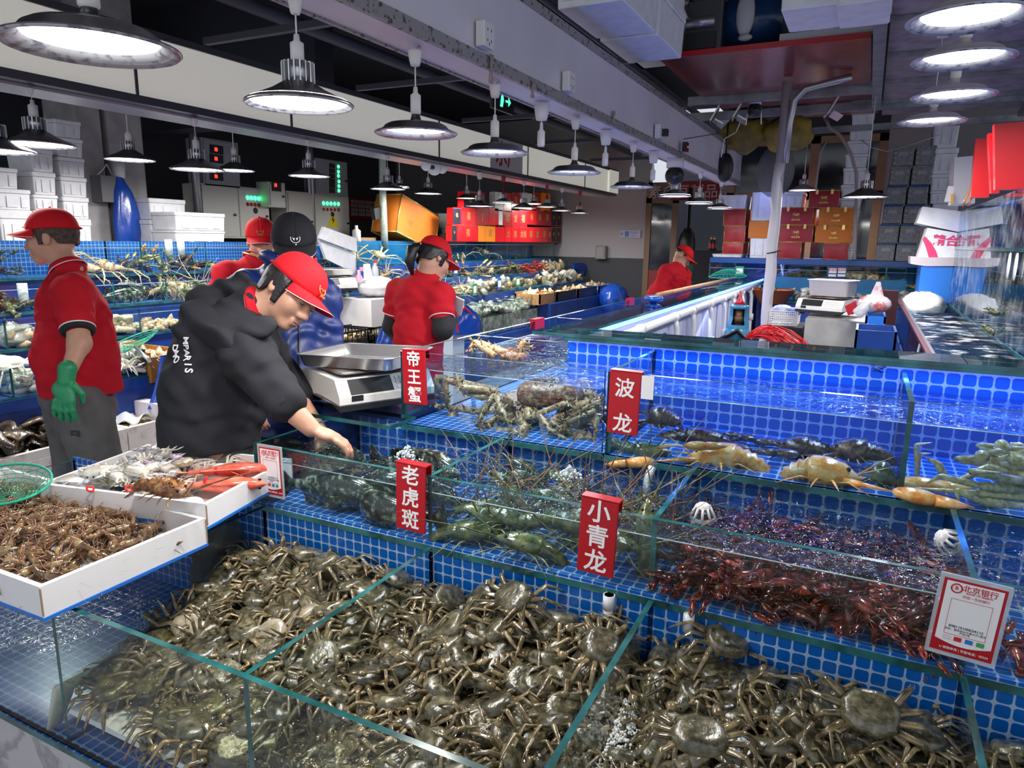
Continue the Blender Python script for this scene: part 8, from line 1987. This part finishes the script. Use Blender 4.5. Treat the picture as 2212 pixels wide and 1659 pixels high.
def person(label,px,py,D,f,u,s,limbs,top,topm,pants,cap=None,h=.0065,hairlen=0.0,hem=None,trim=None,emblem=None,feet=True,hands=(),topwarp=.004,gloves=(),eyes=True,tuck=None,ht=1.75,hs=1.0,hm=None):
 f=cdir(f);f/=np.linalg.norm(f);u=cdir(u);u=u-f*(u@f);u/=np.linalg.norm(u);x=np.cross(f,u);R=np.stack([x,f,u],1);c=A3(px,py,D)
 L=lambda a,b,e:c+s*(x*a+f*b+u*e)
 allp=np.array([p for q in limbs+top+pants for p in q[:2]]+[c]);base=allp.mean(0)
 root=thing('person',label,'person',(float(base[0]),float(base[1]),0.0))
 fl=[q for q in pants]
 lo=allp.min(0)-.24;hi=allp.max(0)+.24;lo[2]=max(lo[2],-.02)
 B=Body(lo,hi,h)
 B.ell(L(0,-.012,.03),np.array((.074,.093,.088))*s,R,.02).ell(L(0,.022,-.035),np.array((.058,.066,.068))*s,R,.03).ell(L(0,.066,-.088),np.array((.024,.02,.018))*s,R,.025)
 B.cone(L(0,.084,.012),L(0,.107,-.026),.009*s,.0125*s,.012)
 for sx in(-1,1):
  B.ell(L(sx*.012,.098,-.032),np.array((.010,)*3)*s,R,.01).ell(L(sx*.036,.058,-.022),np.array((.026,.026,.026))*s,R,.03);B.ell(L(sx*.031,.096,.008),np.array((.016,.013,.010))*s,R,.012,'sub')
  B.cone(L(sx*.012,.083,.028),L(sx*.045,.070,.028),.010*s,.008*s,.014);B.ell(L(sx*.031,.078,.007),np.array((.0135,)*3)*s,R,.006)
  B.ell(L(sx*.077,-.008,-.004),np.array((.008,.018,.031))*s,R,.006);B.ell(L(sx*.086,-.003,-.002),np.array((.006,.009,.016))*s,R,.006,'sub')
 B.cone(L(-.016,.089,-.058),L(.016,.089,-.058),.0075*s,.0075*s,.007);B.cone(L(-.012,.088,-.069),L(.012,.088,-.069),.0075*s,.0075*s,.007);B.cone(L(-.02,.099,-.0635),L(.02,.099,-.0635),.002,.002,.003,'sub')
 nb=top[0][0];B.cone(L(0,-.025,-.05),nb,.052*s,.062,.03)
 for q in limbs:B.cone(*q[:4],k=.03)
 for q in top[:3]+pants:B.cone(q[0],q[1],q[2]*.86,q[3]*.86,k=.04)
 for w_,d_,n_,sc in hands:hand(B,np.array(w_),np.array(d_),np.array(n_),sc)
 body=B.build('body',M_skin,root)
 for w_,d_,n_,sc,m_ in gloves:
  w_=np.array(w_);d_=np.array(d_);d1=d_/np.linalg.norm(d_);G=Body(w_-.22,w_+.22,.0032);hand(G,w_,d_,np.array(n_),sc*1.12,.3,.008);G.cone(w_-d1*.035,w_+d1*.02,.034*sc,.029*sc,.01);G.build('glove',m_,root)
 T=Body(lo,hi,h)
 for q in top:T.cone(q[0],q[1],q[2],q[3],k=q[4]if len(q)>4 else .05)
 T.warp(lambda X,Y,Z:topwarp*(np.sin(X*31+5*np.sin(Z*17))*np.sin(Z*23+4*np.sin(Y*19))+.5*np.sin(Z*61+X*47+Y*33)))
 if hem is not None:T.plane((0,0,hem),(0,0,-1))
 if tuck:
  for p_,n_ in tuck:T.plane(p_,n_)
 sh=T.build('shirt' if topm in(M_redcloth,)else 'jacket',topm,root)
 P=Body(lo,hi,.008)
 for q in pants:P.cone(q[0],q[1],q[2],q[3],k=.03)
 P.warp(lambda X,Y,Z:.007*np.sin(Z*34+6*np.sin(X*15+Y*11))*np.sin(Y*21+X*17))
 P.build('trousers',M_greytr if cap!='dark' else M_blackcloth,root)
 for q in pants[-2:]:
  b=MB();e=q[1];b.bbox(-.048,.048,-.09,.15,0,.075,b=.03,M=Matrix.Translation((e[0],e[1],0.001))@Matrix.Rotation(math.atan2(f[1],f[0])-PI/2,4,'Z'));b.build('shoe',M_black,root)
 b=MB();m0=hm or M_hair
 def hf(uu,v):
  az=(-.5+uu)*2*2.1;m_=min(1,max(0,(abs(az)-1.15)/.35));th=1.22+v*(ht-1.22-.42*m_*(abs(az)<1.85));k_=1+.02*math.sin(az*40)*math.sin(v*9);lo_=max(0,th-PI/2)
  r_=(math.sin(th)**.7 if lo_==0 else 1-.22*lo_)*k_*(.88+.12*min(1,v*2.6))*hs
  return V(*L(.083*r_*math.sin(az),-.014-.099*r_*math.cos(az),.03+(.095*math.cos(th)if lo_==0 else-.105*lo_)))
 b.grid(hf,36,14,both=.006);b.build('hair',m0,root)
 if hairlen>0:
  p0,p1=Vector(L(0,-.11,.03)),Vector(L(0,-.15,-.02));b=MB();b.tube([p0,p1,p1+V(0,0,-hairlen*.5)-Vector(f)*.02,p1+V(0,0,-hairlen)],[.022,.034,.03,.006],12);b.build('ponytail',M_hair,root);b=MB();b.tube([Vector(L(.018*math.cos(a),-.12,.025+.018*math.sin(a)))for a in[2*PI*i/12 for i in range(13)]],.006,6);b.build('hair_tie',mat('beige_tie',(.6,.45,.3),.6),root)
 if cap:
  cm={'red':M_redcap,'dark':M_hood}[cap];b=MB()
  def cf(uu,v):
   az=2*PI*uu;th=v*PI*.5;r=math.sin(th)**.85;g=1+.012*(abs(math.sin(az*3))<.1);return V(*L(.088*r*math.sin(az)*g,-.010+(.106 if math.cos(az)>0 else .104)*r*math.cos(az)*g,.040+.098*math.cos(th)**.9))
  b.grid(cf,48,12,both=.003);co=b.build('cap',cm,root)
  b=MB();b.grid(lambda uu,v:(lambda az,e:V(*L((.088+.006*v)*math.sin(az),-.010+.104*math.cos(az)+e*v,.043-.012*v-.030*(math.sin(az)**2)*(.3+v)+.004)))((-.5+uu)*2.1,.085*(1-(abs(uu-.5)*2)**2.6)),20,6,both=.003);b.build('brim',cm,co)
  b=MB();b.tube([V(*L(.0005+(.094)*math.sin(az),-.010+.104*math.cos(az)+.085*(1-(abs(az/1.05))**2.6),.031-.030*(math.sin(az)**2)*1.3+.004))for az in[(-1.05+2.1*i/20)for i in range(21)]],.0012,4);b.build('piping',M_whitecloth,co)
  b=MB();b.ell(L(0,-.01,.139),(.007,.007,.007),8,5);b.build('button',cm,co)
  b=MB();b.tube([V(*L(.087*math.sin(a),-.012+.108*math.cos(a),.046))for a in[PI+t for t in(-.5,-.25,0,.25,.5)]],.007,6,flat=.5);b.build('strap',cm,co)
  if emblem:
   F=frame(L(0,.0935,.082),x,u*.75-f*.65)
   b=MB();b.tube([F@V(.019*math.cos(a),.019*math.sin(a),.006)for a in[2*PI*i/24 for i in range(25)]],.0016,5);b.build('emblem_ring',emblem[1],co);text('emblem',emblem[0],F@Matrix.Translation((0,0,.005)),.026,emblem[1],co,bold=.02)
   text('emblem_caption','新发地' if cap=='red' else '★',F@Matrix.Translation((0,-.028,.003)),.010,emblem[1],co)
 if eyes:
  for sx in(-1,1):
   b=MB();b.tube([V(*L(sx*(.031+.014*t),.0915-.006*t*t-.003*abs(t),.003-.0035*(1-t*t)))for t in(-1,-.5,0,.5,1)],[.0006,.0013,.0015,.0013,.0006],5);b.build('eyelid_line',M_black,body)
   b=MB();b.tube([V(*L(sx*(.031+.018*t),.088-.005*t*t,.024-.003*t*t))for t in(-1,-.3,.4,1)],[.0015,.0028,.0026,.0008],6,flat=.6);b.build('eyebrow',M_hair,body)
  b=MB();b.tube([V(*L(.021*t,.0965-.006*t*t,-.0585+.001*abs(t)))for t in(-1,-.5,0,.5,1)],[.001,.004,.0038,.004,.001],6);b.tube([V(*L(.017*t,.0955-.006*t*t,-.068))for t in(-1,-.4,.4,1)],[.001,.0045,.0045,.001],6);b.build('lips',mat('lip_skin',(.45,.17,.14),.45),body)
 return root,sh,L,(x,f,u)
def ring(name,c,ax,r,w,m,parent,k=28,gap=0.0,ell_=1.0,r2=None):
 ax=Vector(ax).normalized();a=ax.orthogonal().normalized();q=ax.cross(a);b=MB();b.tube([Vector(c)+(a*math.cos(t)+q*math.sin(t)*ell_)*r for t in[2*PI*i/k for i in range(k+1)]],w,6);return b.build(name,m,parent)
def collar(parent,nb,L,r=.074,m=None,stripe=True):
 m=m or M_redcloth;n0=Vector(nb);up=(Vector(L(0,-.02,-.06))-n0).normalized();a=up.orthogonal().normalized();q=up.cross(a);b=MB()
 P=lambda uu,v:n0+up*(.012+.030*v)+(a*math.cos(2*PI*uu)+q*math.sin(2*PI*uu))*(r+.008-.016*v);b.grid(P,32,3,both=-.004);o=b.build('collar',m,parent)
 if stripe:
  for v,m_ in((.0,M_whitecloth),(.25,M_navy)):b=MB();b.tube([P(i/32,v)+up*.002 for i in range(33)],.0032,5);b.build('collar_stripe',m_,o)
def ground(p,q,r0=.075,r1=.058):return[(p,q,r0+.02,r0,),(q,np.array((q[0],q[1],.09)),r0,r1)]
gold=(M_gold)
# man in red at left, seen from his left side
D=3.4;nb=A3(150,588,D);be=A3(160,770,3.36);hipN,hipF=A3(178,885,3.30),A3(150,880,3.50);kN,kF=A3(215,1010,3.25),A3(165,1020,3.45)
sN,eN,wN=A3(158,634,3.22),A3(172,742,3.14),A3(147,806,3.06);sF,eF,wF=A3(140,628,3.60),A3(128,745,3.66),A3(112,810,3.6)
r1,sh,L,ax=person('man in a red polo, red cap and green rubber glove standing at left in profile',113,518,D,(-.97,-.10,.15),(-.05,.99,.1),1.09,[(sN,eN,.052,.046),(eN,wN,.043,.030),(sF,eF,.05,.043),(eF,wF,.042,.03)],[(nb,A3(152,650,D),.075,.135),(A3(152,660,D),be,.135,.168),(be,A3(168,860,3.38),.168,.155),(sF,sN,.085,.088),(sN,sN*.42+eN*.58,.085,.074,.03),(sF,sF*.45+eF*.55,.08,.07,.03),(A3(192,690,D),A3(205,840,D),.10,.12)],M_redcloth,[(A3(160,850,D),A3(178,885,D),.15,.15),(hipN,kN,.125,.10),(hipF,kF,.115,.09),(kN,np.array((kN[0],kN[1],.09)),.10,.085),(kF,np.array((kF[0],kF[1],.09)),.09,.08)],cap='red',h=.006,ht=2.1,hs=.965,hm=mat('buzzed_hair',(.085,.05,.038),.7,col2=(.03,.02,.018),nscale=60,bump=.4,bscale=300),hem=float(A3(160,846,D)[2]),emblem=('中',M_gold),gloves=[(wN+(wN-eN)*.12,A3(139,880,3.05)-A3(147,812,3.06),-cdir((.1,0,1)),1.12,M_greenglove)],hands=[(wF,(0,0,-1),cdir((1,0,0)),1.0)])
collar(r1,nb,L,.078);d_=eN-sN;ring('sleeve_trim',sN*.30+eN*.70,d_,.070,.0035,M_whitecloth,r1);ring('undersleeve',sN*.26+eN*.74,d_,.058,.016,M_blackcloth,r1)
# young man in the charcoal hoodie bending over the tank
D=2.4;nb=A3(545,672,2.42);hp=A3(455,960,2.42);sN,eN,wN=A3(535,765,2.22),A3(612,868,2.16),A3(672,925,2.16);sF,eF,wF=A3(560,745,2.58),A3(640,860,2.62),A3(690,930,2.5)
r2,sh,L,ax=person('young man in a charcoal hoodie and red cap bending with one hand in the water',626,634,D,(.74,-.58,.35),(.63,.77,-.06),1.04,[(sN,eN,.05,.044),(eN,wN,.041,.028),(sF,eF,.05,.042),(eF,wF,.04,.028)],[(nb,A3(500,745,D),.085,.155),(A3(490,760,D),A3(465,850,D),.155,.165),(A3(465,850,D),A3(455,940,D),.165,.165),(sF,sN,.08,.08),(sN,eN,.086,.066,.03),(sF,eF,.085,.066,.03),(A3(445,740,2.42),A3(430,800,2.42),.10,.10)],M_hood,[(A3(458,925,2.42),A3(455,985,2.44),.168,.165),(hp,A3(470,1150,2.3),.12,.09),(A3(450,960,2.55),A3(455,1150,2.5),.12,.09),(A3(470,1150,2.3),np.array((*A3(470,1150,2.3)[:2],.09)),.09,.075),(A3(455,1150,2.5),np.array((*A3(455,1150,2.5)[:2],.09)),.09,.075)],cap='red',h=.0058,hem=float(A3(455,958,D)[2]),emblem=('中',M_gold),hands=[(wN,A3(720,945,2.18)-wN,(0,0,-1),1.0),(wF,(.3,.2,-1),(1,0,0),1.0)],topwarp=.0055,ht=2.35)
collar(r2,nb+(np.array(L(0,0,-.05))-nb)*.12,L,.072)
H=Body(A3(500,690,2.42)-.32,A3(500,690,2.42)+.32,.0065)
for q in((A3(450,655,2.44),A3(432,700,2.34),.062,.072),(A3(432,712,2.32),A3(505,742,2.20),.066,.05),(A3(505,738,2.20),A3(572,712,2.20),.05,.034),(A3(455,652,2.50),A3(515,624,2.50),.06,.05),(A3(510,628,2.5),A3(540,640,2.56),.045,.035),(A3(455,690,2.42),A3(490,690,2.40),.07,.06),(A3(545,640,2.58),A3(575,700,2.45),.03,.03)):H.cone(*q,k=.035)
H.warp(lambda X,Y,Z:.010*np.sin(X*30+Z*55+3*np.sin(Y*25))+.004*np.sin(Z*70+Y*50));H.build('hood',M_hood,r2);ring('cuff',eN*.92+wN*.08,wN-eN,.050,.016,M_hood,r2)
from mathutils.bvhtree import BVHTree
def onto(o,px,py):
 vs=[v.co+Vector(o.parent['_w'])if o.parent else v.co for v in o.data.vertices];t=BVHTree.FromPolygons(vs,[tuple(p.vertices)for p in o.data.polygons]);c0=V(0,0,CAMH);h_=t.ray_cast(c0,Vector(_ray(px,py)).normalized());return h_[0],h_[1]
for word,pts in(('MPARIS',[(403+1.0*i,736+i*13)for i in range(6)]),('DMO',[(380+1.5*i,752+i*13)for i in range(3)])):
 for ch,(px,py)in zip(word,pts):
  p,n=onto(sh,px,py)
  if p is not None:
   if n.dot(Vector(CF))>0:n=-n
   yv=Vector(cdir((1,.05,0)));xv=Vector(cdir((-.05,-1,0)));text('back_letter',ch,frame(p+n*.004,(xv-n*xv.dot(n)),(yv-n*yv.dot(n))),.034,M_whitecloth,r2,bold=.02)
tr=[o for o in r1.children if o.name.startswith('trousers')][0];p,n=onto(tr,163,937)
if p is not None:
 n=n if n.dot(Vector(CF))<0 else-n;F=frame(p+n*.002,cdir((1,0,0)),(0,0,1));b=MB();b.box(-.02,.02,-.015,.015,0,.002,M=F);b.build('patch',M_black,r1);text('patch_mark','— —',F@Matrix.Translation((0,.003,.0025)),.007,M_whitecloth,r1)
# man in the navy jacket and black cap
D=3.05;nb=A3(618,580,D);sN,eN,wN=A3(538,632,3.0),A3(515,790,2.95),A3(560,850,2.85);sF,eF,wF=A3(690,645,3.1),A3(712,800,3.1),A3(690,890,2.95)
r3,sh3,L,ax=person('man in a navy rain jacket and black cap with a white crest, head bowed',637,536,D,(.32,-.55,.77),(.1,.83,.55),1.08,[(sN,eN,.05,.045),(eN,wN,.04,.03),(sF,eF,.05,.045),(eF,wF,.04,.03)],[(nb,A3(610,645,D),.085,.15),(A3(610,650,D),A3(618,800,D),.155,.165),(A3(618,800,D),A3(620,930,D),.165,.17),(sN,sF,.095,.095),(sN,eN,.09,.07,.03),(eN,wN,.07,.055,.03),(sF,eF,.09,.072,.03),(eF,wF,.07,.055,.03)],M_navy,[(A3(620,920,D),A3(620,960,D),.15,.15),(A3(590,960,D),A3(590,1120,D),.11,.09),(A3(650,960,D),A3(650,1120,D),.11,.09),(A3(590,1120,D),np.array((*A3(590,1120,D)[:2],.09)),.09,.07),(A3(650,1120,D),np.array((*A3(650,1120,D)[:2],.09)),.09,.07)],cap='dark',hem=float(A3(620,925,D)[2]),emblem=('W',M_whitecloth),topwarp=.0065,ht=2.05,hands=[(wN,(.2,-.3,-1),(1,0,0),1.0)])
ring('jacket_hood',nb+np.array((0,0,.015)),np.array(L(0,0,0))-nb,.092,.030,M_navy,r3)
zp=[onto(sh3,645+.06*i,700+i*12)for i in range(16)];zp=[p+(n if n.dot(Vector(CF))<0 else-n)*.004 for p,n in zp if p is not None]
if len(zp)>2:b=MB();b.tube(zp,.004,5);b.build('zip',M_black,r3)
# man with the gold chain
D=4.4;nb=A3(552,567,D);sN,eN,wN=A3(492,595,4.3),A3(462,668,4.25),A3(480,720,4.1);sF,eF,wF=A3(610,600,4.5),A3(625,680,4.5),A3(600,740,4.3)
r4,sh,L,ax=person('man in a red polo, red cap and gold chain looking down behind the others',565,521,D,(.30,-.42,.85),(.05,.90,.42),1.06,[(sN,eN,.05,.044),(eN,wN,.04,.03),(sF,eF,.05,.044),(eF,wF,.04,.03)],[(nb,A3(550,625,D),.075,.15),(A3(550,625,D),A3(550,700,D),.155,.165),(A3(550,700,D),A3(552,790,D),.165,.16),(sN,sF,.09,.09),(sN,sN*.4+eN*.6,.082,.075,.03),(sF,sF*.4+eF*.6,.082,.075,.03)],M_redcloth,[(A3(552,785,D),A3(552,810,D),.15,.15),(A3(530,810,D),A3(530,920,D),.11,.09),(A3(575,810,D),A3(575,920,D),.11,.09),(A3(530,920,D),np.array((*A3(530,920,D)[:2],.09)),.09,.07),(A3(575,920,D),np.array((*A3(575,920,D)[:2],.09)),.09,.07)],cap='red',hem=float(A3(552,790,D)[2]),emblem=('中',M_gold),hands=[(wN,(.2,-.3,-1),(1,0,0),1.0)],h=.007)
collar(r4,nb,L,.078,stripe=False);ring('sleeve_trim',sN*.3+eN*.7,eN-sN,.074,.003,M_whitecloth,r4);ring('gold_chain',nb+np.array((0,0,.035)),np.array(L(0,0,0))-nb,.074,.006,M_gold,r4)
# woman with the ponytail, phone in hand
D=4.1;nb=A3(922,598,D);sN,eN,wN=A3(862,632,4.15),A3(848,705,4.2),A3(870,745,4.35);sF,eF,wF=A3(952,640,4.0),A3(957,712,3.95),A3(977,690,4.15)
r5,sh,L,ax=person('woman in a red polo with black undersleeves and a ponytail, looking at a phone',937,561,D,(.72,-.40,-.56),(.25,.90,-.3),1.0,[(sN,eN,.042,.038),(eN,wN,.036,.028),(sF,eF,.042,.038),(eF,wF,.036,.028)],[(nb,A3(905,645,D),.068,.125),(A3(905,645,D),A3(905,720,D),.135,.135),(A3(905,720,D),A3(902,800,D),.14,.15),(sN,sF,.08,.08),(sN,sN*.5+eN*.5,.075,.074,.03),(sF,sF*.5+eF*.5,.075,.074,.03)],M_redcloth,[(A3(902,800,D),A3(902,830,D),.14,.14),(A3(885,830,D),A3(885,950,D),.10,.08),(A3(922,830,D),A3(922,950,D),.10,.08),(A3(885,950,D),np.array((*A3(885,950,D)[:2],.09)),.08,.065),(A3(922,950,D),np.array((*A3(922,950,D)[:2],.09)),.08,.065)],cap='red',h=.007,hairlen=.15,ht=2.3,hem=float(A3(902,812,D)[2]),gloves=[(wF,A3(985,668,4.2)-wF,-cdir((1,.2,0)),.9,mat('red_rubber',(.45,.02,.03),.4))],hands=[(wN,(.2,.2,-1),(1,0,0),.9)])
collar(r5,nb,L,.070)
for a_,b_ in((sN,eN),(sF,eF)):ring('sleeve_trim',a_*.36+b_*.64,b_-a_,.071,.003,M_whitecloth,r5)
for a_,b_,c_ in((sN,eN,wN),(sF,eF,wF)):
 G=Body(np.minimum(np.minimum(a_,b_),c_)-.1,np.maximum(np.maximum(a_,b_),c_)+.1,.008);G.cone(a_*.5+b_*.5,b_,.062,.058,.02).cone(b_,c_,.058,.036,.02);G.build('undersleeve',M_blackcloth,r5)
F=Matrix.Translation(at(988,660,D=4.12))@Euler((.7,.4,.3)).to_matrix().to_4x4();b=MB();b.bbox(-.036,.036,-.004,.004,-.07,.07,b=.003,M=F);tag(b.build('phone',M_whitecloth),'white phone in the red gloved hand of the woman','phone')
# far worker bending in a red coat
D=8.3;nb=A3(1465,576,D);sN,eN,wN=A3(1440,588,8.15),A3(1425,625,8.1),A3(1440,650,8.0);sF,eF,wF=A3(1476,595,8.45),A3(1482,622,8.4),A3(1470,650,8.2)
r6,sh,L,ax=person('worker in red coat and cap bending over the far end of the aisle tank',1474,556,D,(.72,-.62,.30),(.60,.75,.1),1.05,[(sN,eN,.05,.044),(eN,wN,.04,.03),(sF,eF,.05,.044),(eF,wF,.04,.03)],[(nb,A3(1455,600,D),.08,.15),(A3(1455,600,D),A3(1432,640,8.35),.16,.18),(A3(1432,640,8.35),A3(1425,690,8.4),.18,.17),(sN,sF,.09,.09),(sN,eN,.095,.075,.03),(eN,wN,.075,.055,.03),(sF,eF,.09,.07,.03),(eF,wF,.07,.055,.03)],M_redcloth,[(A3(1425,690,8.4),A3(1425,710,8.4),.15,.15),(A3(1418,710,8.3),A3(1418,760,8.3),.11,.09),(A3(1434,710,8.5),A3(1434,760,8.5),.11,.09),(A3(1418,760,8.3),np.array((*A3(1418,760,8.3)[:2],.09)),.09,.07),(A3(1434,760,8.5),np.array((*A3(1434,760,8.5)[:2],.09)),.09,.07)],cap='red',h=.010,emblem=('中',M_gold))
collar(r6,nb,L,.07,mat('grey_scarf',(.25,.2,.2),.8),False)
